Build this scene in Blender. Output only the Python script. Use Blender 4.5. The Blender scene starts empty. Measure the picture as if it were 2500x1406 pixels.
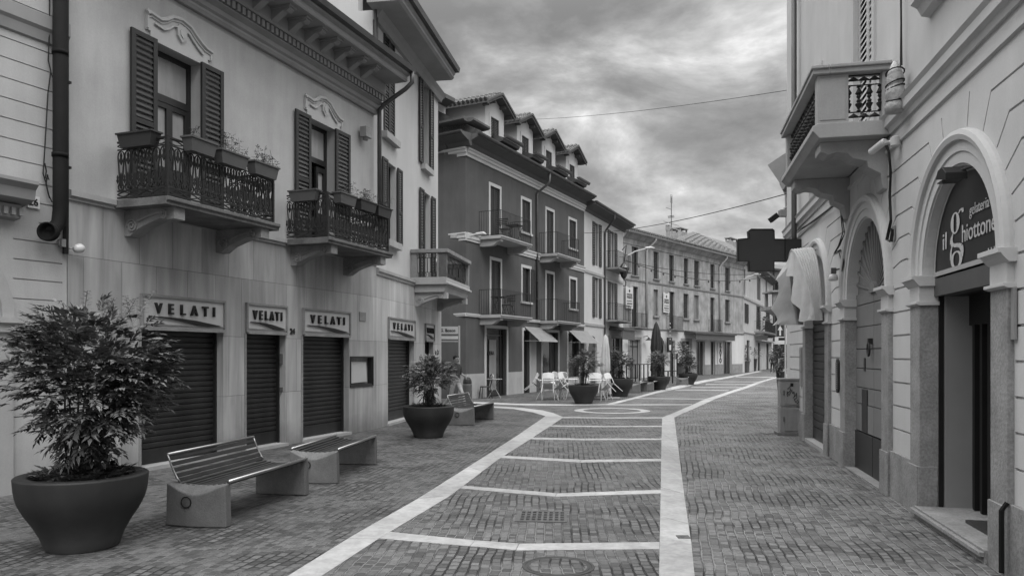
import bpy, bmesh, math, random
from math import sin, cos, pi, radians
from mathutils import Vector, Matrix
from mathutils.geometry import delaunay_2d_cdt
R = random.Random(7)
S = bpy.context.scene
COL = S.collection
# ------------------------------------------------------------------ camera
F, HY, EYE = 1850.0, 865.0, 1.7        # focal length and horizon in photo pixels, eye height in metres
cam = bpy.data.cameras.new("camera"); co = bpy.data.objects.new("camera", cam); COL.objects.link(co)
co.location = (0, 0, EYE); co.rotation_euler = (radians(90), 0, 0)
cam.sensor_width = 36; cam.lens = 36 * F / 2500; cam.shift_y = (HY - 703) / 2500
cam.clip_start = .1; cam.clip_end = 2000
S.camera = co
S.view_settings.view_transform = 'Standard'; S.view_settings.look = 'None'
S.view_settings.exposure = 0.80; S.view_settings.gamma = 1
# ------------------------------------------------------------------ sky
SKY_OFF = 12.3
SUN_EL, SUN_AZ = 58.0, 165.0
w = bpy.data.worlds.new("World"); S.world = w; w.use_nodes = True
nt = w.node_tree; N = nt.nodes; L = nt.links; N.clear()
def nd(t, **k):
    n = N.new(t)
    for a, b in k.items(): setattr(n, a, b)
    return n
def mth(op, a, b=None, c=None, clamp=False):
    n = nd('ShaderNodeMath', operation=op); n.use_clamp = clamp
    for i, v in enumerate((a, b, c)):
        if v is None: continue
        if isinstance(v, (int, float)): n.inputs[i].default_value = v
        else: L.new(v, n.inputs[i])
    return n.outputs[0]
tc = nd('ShaderNodeTexCoord'); sp = nd('ShaderNodeSeparateXYZ'); L.new(tc.outputs['Generated'], sp.inputs[0])
zz = mth('ADD', mth('MAXIMUM', sp.outputs[2], 0.0), 0.30)
cb = nd('ShaderNodeCombineXYZ')
L.new(sp.outputs[0], cb.inputs[0]); L.new(sp.outputs[1], cb.inputs[1]); L.new(mth('ADD', mth('MULTIPLY', sp.outputs[2], 2.3), SKY_OFF), cb.inputs[2])
n1 = nd('ShaderNodeTexNoise'); n1.inputs['Scale'].default_value = 4.2; n1.inputs['Detail'].default_value = 9; n1.inputs['Roughness'].default_value = .60; n1.inputs['Distortion'].default_value = .25
L.new(cb.outputs[0], n1.inputs['Vector'])
n2 = nd('ShaderNodeTexNoise'); n2.inputs['Scale'].default_value = 1.9; n2.inputs['Detail'].default_value = 4; n2.inputs['Distortion'].default_value = .5
L.new(cb.outputs[0], n2.inputs['Vector'])
mixn = mth('ADD', mth('MULTIPLY', n1.outputs[0], .62), mth('MULTIPLY', n2.outputs[0], .38))
rp = nd('ShaderNodeValToRGB'); L.new(mixn, rp.inputs[0])
el = rp.color_ramp.elements
el[0].position = .40; el[0].color = (.14,) * 3 + (1,)
el[1].position = .61; el[1].color = (.60,) * 3 + (1,)
for p, c in ((.455, .185), (.505, .26), (.555, .38)):
    e = el.new(p); e.color = (c, c, c, 1)
sky = nd('ShaderNodeTexSky'); sky.sky_type = 'NISHITA'; sky.sun_disc = False
sky.sun_elevation = radians(SUN_EL); sky.sun_rotation = radians(SUN_AZ)
bw = nd('ShaderNodeRGBToBW'); L.new(sky.outputs[0], bw.inputs[0])
skg = mth('MULTIPLY', bw.outputs[0], .006)                     # thin share of clear sky light under the cloud
base = mth('ADD', rp.outputs[0], skg)
up = nd('ShaderNodeMapRange'); up.interpolation_type = 'SMOOTHSTEP'   # overcast sky: the zenith is brighter
up.inputs[1].default_value = .40; up.inputs[2].default_value = .68; up.inputs[3].default_value = 1; up.inputs[4].default_value = 6.6
L.new(sp.outputs[2], up.inputs[0])
bg = nd('ShaderNodeBackground'); bg.inputs[1].default_value = 1.0
L.new(mth('MULTIPLY', base, up.outputs[0]), bg.inputs[0])
ow = nd('ShaderNodeOutputWorld'); L.new(bg.outputs[0], ow.inputs[0])
sl = bpy.data.lights.new("sun", 'SUN'); sl.energy = 1.0; sl.angle = radians(40); sl.color = (1, 1, 1)
so = bpy.data.objects.new("sun", sl); COL.objects.link(so)
sd = Vector((sin(radians(SUN_AZ)) * cos(radians(SUN_EL)), cos(radians(SUN_AZ)) * cos(radians(SUN_EL)), sin(radians(SUN_EL))))
so.rotation_euler = sd.to_track_quat('Z', 'Y').to_euler()
# ------------------------------------------------------------------ materials
MATS = {}
class NT:
    def __init__(s, name):
        s.m = bpy.data.materials.new(name); s.m.use_nodes = True
        s.t = s.m.node_tree; s.b = s.t.nodes['Principled BSDF']; s.tc = s.n('ShaderNodeTexCoord')
    def n(s, t, **k):
        n = s.t.nodes.new(t)
        for a, b in k.items(): setattr(n, a, b)
        return n
    def l(s, a, b): s.t.links.new(a, b)
    def noise(s, scale, detail=4, vec=None, sc3=None, rough=.5, dist=0):
        n = s.n('ShaderNodeTexNoise'); n.inputs['Scale'].default_value = scale; n.inputs['Detail'].default_value = detail
        n.inputs['Roughness'].default_value = rough; n.inputs['Distortion'].default_value = dist
        v = vec or s.tc.outputs['Object']
        if sc3:
            mp = s.n('ShaderNodeMapping'); mp.inputs['Scale'].default_value = sc3; s.l(v, mp.inputs[0]); v = mp.outputs[0]
        s.l(v, n.inputs['Vector']); return n.outputs[0]
    def math(s, op, a, b=None, clamp=False):
        n = s.n('ShaderNodeMath', operation=op); n.use_clamp = clamp
        for i, v in enumerate((a, b)):
            if v is None: continue
            if isinstance(v, (int, float)): n.inputs[i].default_value = v
            else: s.l(v, n.inputs[i])
        return n.outputs[0]
    def rng(s, v, a, b, c, d):
        n = s.n('ShaderNodeMapRange'); s.l(v, n.inputs[0])
        for i, x in enumerate((a, b, c, d)): n.inputs[i + 1].default_value = x
        return n.outputs[0]
    def bump(s, h, dist, strength=1):
        n = s.n('ShaderNodeBump'); n.inputs['Distance'].default_value = dist; n.inputs['Strength'].default_value = strength
        s.l(h, n.inputs['Height']); s.l(n.outputs[0], s.b.inputs['Normal'])
def mat(name, g, rough=.8, var=.12, scale=1.5, fine=0, bump=0, bscale=60, metal=0, streak=0, spec=.3, dirt=0, isl=0):
    """grey surface: large soft mottling, fine grain, vertical rain streaks, darker splashed foot"""
    if name in MATS: return MATS[name]
    t = NT(name); t.b.inputs['Roughness'].default_value = rough; t.b.inputs['Metallic'].default_value = metal
    t.b.inputs['Specular IOR Level'].default_value = spec
    v = t.rng(t.noise(scale, 6, rough=.6), .3, .7, 1 - var, 1 + var)
    if fine: v = t.math('MULTIPLY', v, t.rng(t.noise(bscale, 3), .25, .75, 1 - fine, 1 + fine))
    if streak: v = t.math('MULTIPLY', v, t.rng(t.noise(1, 6, sc3=(2.6, 2.6, .28), rough=.7, dist=.3), .35, .7, 1 - streak, 1 + streak * .4))
    if dirt:
        sx = t.n('ShaderNodeSeparateXYZ'); t.l(t.tc.outputs['Object'], sx.inputs[0])
        edge = t.math('ADD', sx.outputs[2], t.math('MULTIPLY', t.noise(2.5, 5), -.5))
        v = t.math('MULTIPLY', v, t.rng(edge, -.2, .35 if dirt > 0 else .1, 1 - dirt, 1))
    if isl:
        ge = t.n('ShaderNodeNewGeometry'); v = t.math('MULTIPLY', v, t.rng(ge.outputs['Random Per Island'], 0, 1, 1 - isl, 1 + isl))
    v = t.math('MULTIPLY', v, g, clamp=True)
    t.l(v, t.b.inputs['Base Color'])
    if bump: t.bump(t.noise(bscale, 4, rough=.6), bump)
    MATS[name] = t.m; return t.m
def setts(name, rot, g0, g1, mort, bw_=.115, rh=.095, off=(0, 0)):
    t = NT(name)
    mp = t.n('ShaderNodeMapping'); mp.inputs['Rotation'].default_value = (0, 0, radians(rot)); mp.inputs['Location'].default_value = (off[0], off[1], 0)
    t.l(t.tc.outputs['Object'], mp.inputs[0])
    w1 = t.n('ShaderNodeTexNoise'); w1.inputs['Scale'].default_value = .9; w1.inputs['Detail'].default_value = 2; t.l(mp.outputs[0], w1.inputs['Vector'])
    w2 = t.n('ShaderNodeTexNoise'); w2.inputs['Scale'].default_value = 9; w2.inputs['Detail'].default_value = 3; t.l(mp.outputs[0], w2.inputs['Vector'])
    def off_(wn, amt, vin):
        a = t.n('ShaderNodeVectorMath', operation='SUBTRACT'); t.l(wn.outputs['Color'], a.inputs[0]); a.inputs[1].default_value = (.5, .5, .5)
        b = t.n('ShaderNodeVectorMath', operation='SCALE'); t.l(a.outputs[0], b.inputs[0]); b.inputs['Scale'].default_value = amt
        c = t.n('ShaderNodeVectorMath', operation='ADD'); t.l(b.outputs[0], c.inputs[0]); t.l(vin, c.inputs[1]); return c.outputs[0]
    v = off_(w2, .026, off_(w1, .13, mp.outputs[0]))
    def brick(ms, sm, c1, c2, c3):
        b = t.n('ShaderNodeTexBrick'); b.offset = .5; b.squash = 1
        t.l(v, b.inputs['Vector']); b.inputs['Scale'].default_value = 1
        b.inputs['Brick Width'].default_value = bw_; b.inputs['Row Height'].default_value = rh
        b.inputs['Mortar Size'].default_value = ms; b.inputs['Mortar Smooth'].default_value = sm; b.inputs['Bias'].default_value = 0
        for k, c in (('Color1', c1), ('Color2', c2), ('Mortar', c3)): b.inputs[k].default_value = (c, c, c, 1)
        return b
    b = brick(.0085, .12, g0, g1, mort)
    big = t.rng(t.noise(.55, 4), .35, .65, .87, 1.13)
    fine = t.rng(t.noise(38, 4, rough=.7), .3, .7, .78, 1.22)
    joint = t.rng(t.noise(1.3, 4), .42, .56, .16, 1.0)      # joints: sand filled here, open and dark there
    m1 = t.n('ShaderNodeMix', data_type='FLOAT'); t.l(b.outputs['Fac'], m1.inputs[0]); m1.inputs[2].default_value = 1; t.l(joint, m1.inputs[3])
    val = t.math('MULTIPLY', t.math('MULTIPLY', b.outputs['Color'], big), t.math('MULTIPLY', fine, m1.outputs[0]))
    t.l(val, t.b.inputs['Base Color'])
    t.b.inputs['Roughness'].default_value = .62; t.b.inputs['Specular IOR Level'].default_value = .35
    hb = brick(.012, 1, .0, 1, 0)
    h = t.math('SUBTRACT', 1.0, hb.outputs['Fac'])
    h = t.math('ADD', h, t.math('MULTIPLY', hb.outputs['Color'], .3))
    h = t.math('ADD', h, t.math('MULTIPLY', t.noise(30, 4), .5))
    t.bump(h, .016, 1)
    return t.m
def slabs(name, g, bw_, rh, gap, var, rough=.5, streak=.18, rot=0):
    """veined stone slabs in vertical plane (x, z) or lying flat (x, y)"""
    t = NT(name); sx = t.n('ShaderNodeSeparateXYZ'); t.l(t.tc.outputs['Object'], sx.inputs[0])
    cb_ = t.n('ShaderNodeCombineXYZ'); t.l(sx.outputs[0], cb_.inputs[0]); t.l(sx.outputs[2], cb_.inputs[1])
    b = t.n('ShaderNodeTexBrick'); b.offset = .5; t.l(cb_.outputs[0], b.inputs['Vector']); b.inputs['Scale'].default_value = 1
    b.inputs['Brick Width'].default_value = bw_; b.inputs['Row Height'].default_value = rh; b.inputs['Mortar Size'].default_value = gap
    b.inputs['Mortar Smooth'].default_value = .1
    for k, c in (('Color1', g * (1 - var)), ('Color2', g * (1 + var)), ('Mortar', g * .62)): b.inputs[k].default_value = (c, c, c, 1)
    v = t.math('MULTIPLY', b.outputs['Color'], t.rng(t.noise(1, 6, sc3=(3.6, 3.6, .4), rough=.6, dist=.4), .35, .7, 1 - streak, 1 + streak))
    v = t.math('MULTIPLY', v, t.rng(t.noise(.8, 4), .3, .7, .86, 1.14))
    v = t.math('MULTIPLY', v, t.rng(t.math('ADD', sx.outputs[2], t.math('MULTIPLY', t.noise(3.5, 5), -.45)), -.2, .25, .62, 1))   # splashed foot
    t.l(v, t.b.inputs['Base Color']); t.b.inputs['Roughness'].default_value = rough; t.b.inputs['Specular IOR Level'].default_value = .35
    t.bump(t.math('SUBTRACT', 1.0, b.outputs['Fac']), .003)
    return t.m
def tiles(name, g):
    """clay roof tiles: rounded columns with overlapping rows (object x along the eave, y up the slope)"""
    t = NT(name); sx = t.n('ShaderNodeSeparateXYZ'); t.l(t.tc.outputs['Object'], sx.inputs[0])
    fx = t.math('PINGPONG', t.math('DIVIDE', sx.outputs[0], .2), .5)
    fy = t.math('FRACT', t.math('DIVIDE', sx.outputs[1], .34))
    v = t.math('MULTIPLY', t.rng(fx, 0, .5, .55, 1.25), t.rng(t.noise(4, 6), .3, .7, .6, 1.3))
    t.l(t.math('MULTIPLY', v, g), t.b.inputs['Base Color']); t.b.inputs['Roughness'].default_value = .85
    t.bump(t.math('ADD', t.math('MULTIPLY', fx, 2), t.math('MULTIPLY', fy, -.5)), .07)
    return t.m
def glass(name, g, rough=.06):
    if name in MATS: return MATS[name]
    t = NT(name); v = t.rng(t.noise(1.2, 3), .3, .7, g * .6, g * 1.4); t.l(v, t.b.inputs['Base Color'])
    t.b.inputs['Roughness'].default_value = rough; t.b.inputs['Specular IOR Level'].default_value = .55; t.b.inputs['Metallic'].default_value = 0
    t.bump(t.noise(2.5, 2), .01, .3)
    MATS[name] = t.m; return t.m
M = dict(
 # (grey values are the paints' own: the photograph is monochrome)
 stucco_b=mat('stucco_grey', .38, .9, .14, .8, .05, .0015, 45, streak=.12),
 stucco_a=mat('stucco_rusticated', .38, .9, .12, .9, .04, .0015, 45, streak=.12, dirt=.15),
 stucco_c=mat('stucco_pale', .44, .9, .06, .7, .03, .0015, 45, streak=.06),
 stucco_d=mat('stucco_dark', .082, .9, .14, .9, .05, .001, 45, streak=.14, dirt=.15),
 stucco_e=mat('stucco_light', .44, .9, .08, .6, .03, .001, 40, streak=.06),
 stucco_f=mat('stucco_weathered', .30, .95, .30, 1.3, .10, .002, 20, streak=.32),
 stucco_f0=mat('stucco_shopfront_pale', .50, .9, .08, .8, .03, 0, 40, streak=.08),
 stucco_h=mat('stucco_right', .47, .9, .09, .9, .04, .0012, 50, streak=.05, dirt=.1),
 cladding=slabs('marble_cladding', .34, .62, 1.0, .005, .15, streak=.26),
 cladding_c=slabs('marble_cladding_pale', .41, .62, 1.0, .005, .10, streak=.2),
 slab_stone=mat('stained_slab_stone', .13, .85, .3, 3, .15, .004, 35, streak=.3),
 stone=mat('grey_stone', .22, .8, .2, 3, .1, .004, 35, streak=.12),
 rough_stone=mat('speckled_stone', .23, .85, .24, 3, .22, .006, 38, streak=.12),
 stone_light=mat('light_stone', .33, .8, .1, 2, .04, .001, 40, streak=.1),
 trim=mat('pale_trim', .42, .8, .05, 2, .02),
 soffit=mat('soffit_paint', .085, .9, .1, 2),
 cornice=mat('cornice_paint', .24, .85, .1, 2, streak=.05),
 band=slabs('pale_stone', .5, 30, 30, .001, .02),
 shutter=mat('dark_shutter_paint', .022, .5, .15, 4, spec=.4),
 shutter_d=mat('grey_shutter_paint', .034, .6, .2, 4, streak=.2),
 shutter_w=mat('white_shutter_paint', .45, .6, .05, 4),
 door_wood=mat('painted_plank_door', .17, .6, .12, 2, streak=.12),
 roller=mat('roller_shutter_metal', .021, .45, .35, 2.2, spec=.45, streak=.4, fine=.1, bscale=25),
 roller2=mat('roller_shutter_black', .022, .42, .22, 3, spec=.5),
 frame=mat('dark_window_frame', .016, .4, .1, 3, spec=.5),
 curtain=mat('curtain', .38, .9, .12, 5, streak=.35),
 glass=glass('window_glass', .02), glass_g=glass('shop_glass', .03),
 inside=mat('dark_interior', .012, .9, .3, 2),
 iron=mat('wrought_iron', .014, .55, .25, 8, spec=.4),
 copper=mat('dark_gutter_metal', .05, .45, .3, 4, spec=.5, streak=.2),
 black_pipe=mat('black_pipe', .009, .8, .2, 4, spec=.15),
 grey_pipe=mat('grey_pipe', .33, .5, .1, 4, spec=.5),
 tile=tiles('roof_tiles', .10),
 planter=mat('planter_resin', .024, .6, .16, 3.5, .06, .0006, 120, spec=.35, streak=.18, dirt=-.9),
 soil=mat('soil', .03, 1, .5, 12, .3, .01, 40),
 concrete=mat('bench_concrete', .13, .8, .16, 5, .14, .004, 70, streak=.15),
 steel=mat('stainless_steel', .35, .38, .05, 6, metal=1),
 slat=mat('bench_slat_wood', .024, .55, .35, 5, spec=.3, streak=.0),
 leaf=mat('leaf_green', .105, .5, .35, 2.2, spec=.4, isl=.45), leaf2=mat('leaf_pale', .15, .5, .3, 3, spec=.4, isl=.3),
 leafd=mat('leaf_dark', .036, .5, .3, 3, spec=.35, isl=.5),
 bark=mat('bark', .05, .9, .3, 8, .2, .004, 40),
 white=mat('white_plastic', .5, .45, .04, 4, spec=.5),
 white_metal=mat('white_metal', .36, .5, .08, 4, spec=.5),
 boxpl=mat('grey_plastic', .075, .5, .1, 5, spec=.4), boxpl2=mat('dark_plastic', .03, .5, .1, 5, spec=.4),
 cabinet=mat('cabinet_plastic', .23, .6, .12, 3, streak=.15, fine=.04),
 black=mat('black_paint', .01, .5, .2, 5), ink=mat('black_ink', .008, .7, .1, 5),
 sign=mat('sign_panel', .42, .45, .04, 2, spec=.5), sign_w=mat('white_sign', .5, .5, .05, 3), sign_d=mat('dark_sign', .018, .45, .1, 3, spec=.5),
 canvas=mat('awning_canvas', .32, .9, .1, 3, .05, 0, 60), canvas_l=mat('pale_canvas', .58, .9, .1, 4, .04, 0, 60), canvas_d=mat('dark_canvas', .03, .9, .2, 4),
 skin=mat('skin', .26, .6, .05, 9), hair=mat('hair', .01, .7, .3, 20), shirt=mat('dark_jacket', .04, .9, .3, 14), trousers=mat('light_trousers', .34, .9, .12, 6), darkcloth=mat('dark_cloth', .02, .9, .3, 8),
 shoe=mat('shoe', .03, .6, .2, 9), wrap=mat('plastic_wrap', .33, .4, .25, 9, spec=.6, bump=.02, bscale=14),
 cable=mat('cable', .015, .6, .1, 5), paper=mat('paper', .5, .9, .05, 5),
)
for k_ in ('canvas', 'canvas_l'):      # cloth lets some light through
    t_ = M[k_].node_tree; pb_ = t_.nodes['Principled BSDF']; tr_ = t_.nodes.new('ShaderNodeBsdfTranslucent'); mx_ = t_.nodes.new('ShaderNodeMixShader'); mx_.inputs[0].default_value = .4
    t_.links.new(pb_.inputs['Base Color'].links[0].from_socket, tr_.inputs[0]); t_.links.new(pb_.outputs[0], mx_.inputs[1]); t_.links.new(tr_.outputs[0], mx_.inputs[2])
    t_.links.new(mx_.outputs[0], [n for n in t_.nodes if n.type == 'OUTPUT_MATERIAL'][0].inputs[0])
M['setts_l'] = setts('porphyry_setts_left', -79, .036, .112, .17, .108, .086)
M['setts_c'] = setts('porphyry_setts_middle', -87, .045, .135, .21, .106, .086, off=(.3, .2))
M['setts_r'] = setts('porphyry_setts_right', -77.5, .058, .165, .28, .106, .086, off=(.1, .7))
M['setts_f'] = setts('porphyry_setts_far', -50, .065, .125, .20, off=(.5, .4))
# ------------------------------------------------------------------ geometry helpers
class G:
    def __init__(s): s.v = []; s.f = []; s.mi = []; s.m = 0; s.T = None
    def add(s, vs, fs):
        o = len(s.v)
        if s.T is not None: vs = [tuple(s.T @ Vector(p)) for p in vs]
        s.v += [tuple(p) for p in vs]
        for f in fs: s.f.append(tuple(i + o for i in f)); s.mi.append(s.m)
    def box(s, x0, x1, y0, y1, z0, z1):
        s.add([(x0, y0, z0), (x1, y0, z0), (x1, y1, z0), (x0, y1, z0), (x0, y0, z1), (x1, y0, z1), (x1, y1, z1), (x0, y1, z1)],
              [(0, 3, 2, 1), (4, 5, 6, 7), (0, 1, 5, 4), (1, 2, 6, 5), (2, 3, 7, 6), (3, 0, 4, 7)])
    def prism(s, pts, a, b, axis='x'):
        """closed 2D outline extruded between a and b. axis x: pts are (y,z); y: (x,z); z: (x,y)"""
        def q(p, t): return (t, p[0], p[1]) if axis == 'x' else (p[0], t, p[1]) if axis == 'y' else (p[0], p[1], t)
        n = len(pts)
        s.add([q(p, a) for p in pts] + [q(p, b) for p in pts],
              [tuple(range(n)), tuple(range(2 * n - 1, n - 1, -1))] + [(i, (i + 1) % n, (i + 1) % n + n, i + n) for i in range(n)])
    def quad(s, a, b, c, d): s.add([a, b, c, d], [(0, 1, 2, 3)])
    def tube(s, pts, r, n=6, closed=False, cap=True):
        P = [Vector(p) for p in pts]; m = len(P); rr = r if isinstance(r, (list, tuple)) else [r] * m
        vs = []; up = Vector((0, 0, 1)); prev = None
        for i in range(m):
            a = P[i - 1] if (i > 0 or closed) else P[i]; b = P[(i + 1) % m] if (i < m - 1 or closed) else P[i]
            t = (b - a)
            if t.length < 1e-9: t = Vector((0, 0, 1))
            t.normalize()
            if prev is None:
                side = t.cross(up)
                if side.length < .05: side = t.cross(Vector((0, 1, 0)))
            else: side = prev - t * prev.dot(t)
            side.normalize(); prev = side; nn = side.cross(t)
            for k in range(n):
                an = 2 * pi * (k + .5) / n
                vs.append(tuple(P[i] + side * cos(an) * rr[i] + nn * sin(an) * rr[i]))
        fs = []
        for i in range(m if closed else m - 1):
            j = (i + 1) % m
            for k in range(n): fs.append((i * n + k, i * n + (k + 1) % n, j * n + (k + 1) % n, j * n + k))
        if cap and not closed: fs += [tuple(range(n - 1, -1, -1)), tuple(range((m - 1) * n, m * n))]
        s.add(vs, fs)
    def lathe(s, prof, c=(0, 0, 0), n=32, cap=True):
        vs = []; fs = []; m = len(prof)
        for r, z in prof:
            for k in range(n): vs.append((c[0] + r * cos(2 * pi * k / n), c[1] + r * sin(2 * pi * k / n), c[2] + z))
        for i in range(m - 1):
            for k in range(n): fs.append((i * n + k, i * n + (k + 1) % n, (i + 1) * n + (k + 1) % n, (i + 1) * n + k))
        if cap: fs += [tuple(range(n - 1, -1, -1)), tuple(range((m - 1) * n, m * n))]
        s.add(vs, fs)
    def profile(s, u0, u1, pts):
        """cornice: closed outline of (outward, z) run along u"""
        s.prism([(-o, z) for o, z in pts], u0, u1, 'x')
    def face(s, outer, holes, y=0.0):
        """wall face in the x,z plane at y; holes = (loop, depth, filled, back_material_index)"""
        V = []; E = []; loops = [outer] + [h[0] for h in holes]
        for lp in loops:
            o = len(V); V += [Vector(p) for p in lp]; E += [(o + i, o + (i + 1) % len(lp)) for i in range(len(lp))]
        vv, ee, ff, *_ = delaunay_2d_cdt(V, E, [], 0, 1e-5)
        def inside(p, lp):
            c = False; j = len(lp) - 1
            for i in range(len(lp)):
                if (lp[i][1] > p[1]) != (lp[j][1] > p[1]) and p[0] < (lp[j][0] - lp[i][0]) * (p[1] - lp[i][1]) / (lp[j][1] - lp[i][1]) + lp[i][0]: c = not c
                j = i
            return c
        keep = [];
        for f in ff:
            c = sum((vv[i] for i in f), Vector((0, 0))) / len(f)
            if inside(c, outer) and not any(inside(c, h[0]) for h in holes): keep.append(tuple(f))
        s.add([(p[0], y, p[1]) for p in vv], keep)
        for h in holes:
            lp, d, fill = h[0], h[1], h[2]
            n = len(lp)
            s.add([(p[0], y, p[1]) for p in lp] + [(p[0], y + d, p[1]) for p in lp], [(i, (i + 1) % n, (i + 1) % n + n, i + n) for i in range(n)])
            if fill: s.add([(p[0], y + d, p[1]) for p in lp], [tuple(range(n))])
    def build(s, name, m, parent=None, smooth=False, mw=None, bevel=0, recalc=True):
        me = bpy.data.meshes.new(name); me.from_pydata(s.v, [], s.f)
        ms = m if isinstance(m, (list, tuple)) else [m]
        for x in ms: me.materials.append(M[x] if isinstance(x, str) else x)
        if len(ms) > 1: me.polygons.foreach_set('material_index', s.mi)
        if recalc:
            bm = bmesh.new(); bm.from_mesh(me); bmesh.ops.recalc_face_normals(bm, faces=bm.faces); bm.to_mesh(me); bm.free()
        if smooth: me.polygons.foreach_set('use_smooth', [True] * len(me.polygons))
        me.update()
        o = bpy.data.objects.new(name, me); COL.objects.link(o)
        if parent: o.parent = parent
        if mw is not None: o.matrix_world = mw
        if bevel:
            b = o.modifiers.new('bevel', 'BEVEL'); b.width = bevel; b.segments = 2; b.limit_method = 'ANGLE'; b.angle_limit = radians(50)
        return o
def tag(o, label=None, cat=None, group=None, kind=None):
    if label: o['label'] = label
    if cat: o['category'] = cat
    if group: o['group'] = group
    if kind: o['kind'] = kind
    return o
def thing(name, label, cat, mw=None, group=None):
    o = bpy.data.objects.new(name, None); COL.objects.link(o); o.empty_display_size = .2
    if mw is not None: o.matrix_world = mw
    return tag(o, label, cat, group)
def gp(px, py):
    """photo pixel on the ground -> world point"""
    Z = F * EYE / (py - HY); return Vector(((px - 1250) / F * Z, Z))
def at(px, Z): return Vector(((px - 1250) / F * Z, Z))
def zh(py, Z): return EYE + (HY - py) / F * Z
class Wall:
    """facade plane. local x runs along the wall, local y into the building, outward offset = -y"""
    def __init__(s, px, py, vp, right=False, P=None):
        s.P = P if P is not None else gp(px, py)
        d = Vector(((vp - 1250) / F, 1)).normalized()
        s.x = -d if right else d; s.y = Vector((-s.x.y, s.x.x))
        s.M = Matrix(((s.x.x, s.y.x, 0, s.P.x), (s.x.y, s.y.y, 0, s.P.y), (0, 0, 1, 0), (0, 0, 0, 1)))
    def uz(s, px, off=0.0):
        r = (px - 1250) / F; p = s.P - s.y * off
        # t*(r,1) = p + u*x
        det = r * -s.x.y + s.x.x
        t = (p.x * -s.x.y + p.y * s.x.x) / det; u = (r * p.y - p.x) / det
        return u, t
    def u(s, px, off=0.0): return s.uz(px, off)[0]
    def v(s, px, py, off=0.0): return zh(py, s.uz(px, off)[1])
    def off(s, pxw, pxo):
        """outward distance at which the point straight out of wall pixel pxw shows at pxo"""
        u0 = s.u(pxw); a, b = 0.0, 4.0
        for _ in range(40):
            m = (a + b) / 2; p = s.P + s.x * u0 - s.y * m; q = 1250 + F * p.x / p.y
            if (q < pxo) == (s.x.y > 0): a = m
            else: b = m
        return m
    def mw(s, u, off=0.0, z=0.0, rz=0.0):
        return s.M @ Matrix.Translation((u, -off, z)) @ Matrix.Rotation(rz, 4, 'Z')
def text(name, st, size, m, parent=None, mw=None, x=0, y=0, z=0, ext=.004, bold=0, xs=1, align='LEFT', rot=0):
    cu = bpy.data.curves.new(name, 'FONT'); cu.body = st; cu.size = size; cu.extrude = ext; cu.offset = bold; cu.align_x = align; cu.resolution_u = 3
    o = bpy.data.objects.new(name, cu); COL.objects.link(o)
    dg = bpy.context.evaluated_depsgraph_get(); me = bpy.data.meshes.new_from_object(o.evaluated_get(dg))
    bpy.data.objects.remove(o); bpy.data.curves.remove(cu)
    T = Matrix.Translation((x, y, z)) @ Matrix.Rotation(rot, 4, 'Y') @ Matrix.Rotation(pi / 2, 4, 'X') @ Matrix.Diagonal((xs, 1, 1, 1))
    me.transform(T); me.materials.clear(); me.materials.append(M[m])
    n = bpy.data.objects.new(name, me); COL.objects.link(n)
    if parent: n.parent = parent
    if mw is not None: n.matrix_world = mw
    return n
def clone(o, mw=None):
    """copy of a thing with its parts and their sub-parts"""
    c = o.copy(); COL.objects.link(c)
    if mw is not None: c.matrix_world = mw
    for ch in list(o.children):
        k = ch.copy(); COL.objects.link(k); k.parent = c
        for g2 in list(ch.children):
            q = g2.copy(); COL.objects.link(q); q.parent = k
    return c
def rect(a, b, c, d): return [(a, c), (b, c), (b, d), (a, d)]
def arch(uc, r, z0, zs, n=20, rr=None):
    rr = rr or r
    return [(uc - r, z0), (uc + r, z0), (uc + r, zs)] + [(uc + r * cos(pi * k / n), zs + rr * sin(pi * k / n)) for k in range(1, n)] + [(uc - r, zs)]
def louvre(g, u0, u1, z0, z1, y, n=22, th=.035, rail=.06, mid=.42):
    """one louvred leaf: stiles, three rails and tilted slats"""
    s = min(rail, (u1 - u0) * .17)
    g.box(u0, u0 + s, y - th, y, z0, z1); g.box(u1 - s, u1, y - th, y, z0, z1)
    zm = z0 + (z1 - z0) * mid
    for a, b in ((z0, z0 + s * 1.4), (zm - s * .5, zm + s * .5), (z1 - s, z1)): g.box(u0 + s, u1 - s, y - th + .003, y - .003, a, b)
    for a, b in ((z0 + s * 1.4, zm - s * .5), (zm + s * .5, z1 - s)):
        k = max(3, int(n * (b - a) / (z1 - z0)))
        for i in range(k):
            z = a + (b - a) * (i + .5) / k; h = (b - a) / k
            g.add([(u0 + s, y - th + .006, z - h * .34), (u1 - s, y - th + .006, z - h * .34), (u1 - s, y - .008, z + h * .34), (u0 + s, y - .008, z + h * .34),
                   (u0 + s, y - th + .006, z - h * .34 + .008), (u1 - s, y - th + .006, z - h * .34 + .008), (u1 - s, y - .008, z + h * .34 + .008), (u0 + s, y - .008, z + h * .34 + .008)],
                  [(0, 1, 2, 3), (4, 5, 6, 7), (0, 1, 5, 4), (2, 3, 7, 6)])
def roller(g, u0, u1, z0, z1, y, pitch=.1):
    k = max(3, round((z1 - z0) / pitch)); pts = []
    h = (z1 - z0 - .22) / k
    pts = [(y - .012, z0), (y - .012, z0 + .22)]
    for i in range(k):
        z = z0 + .22 + i * h
        pts += [(y + .016, z + .002), (y + .016, z + .010), (y - .008, z + .016), (y - .014, z + h * .5), (y - .012, z + h * .9), (y - .002, z + h * .98)]
    n = len(pts)
    g.add([(u0, a, b) for a, b in pts] + [(u1, a, b) for a, b in pts], [(i, i + 1, i + 1 + n, i + n) for i in range(n - 1)])
M['glass_curtain'] = mat('curtained_glass', .34, .12, .10, 2.5, spec=.6, streak=.3)
M['letter'] = mat('sign_letter_dark', .015, .5, .1, 5)
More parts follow.
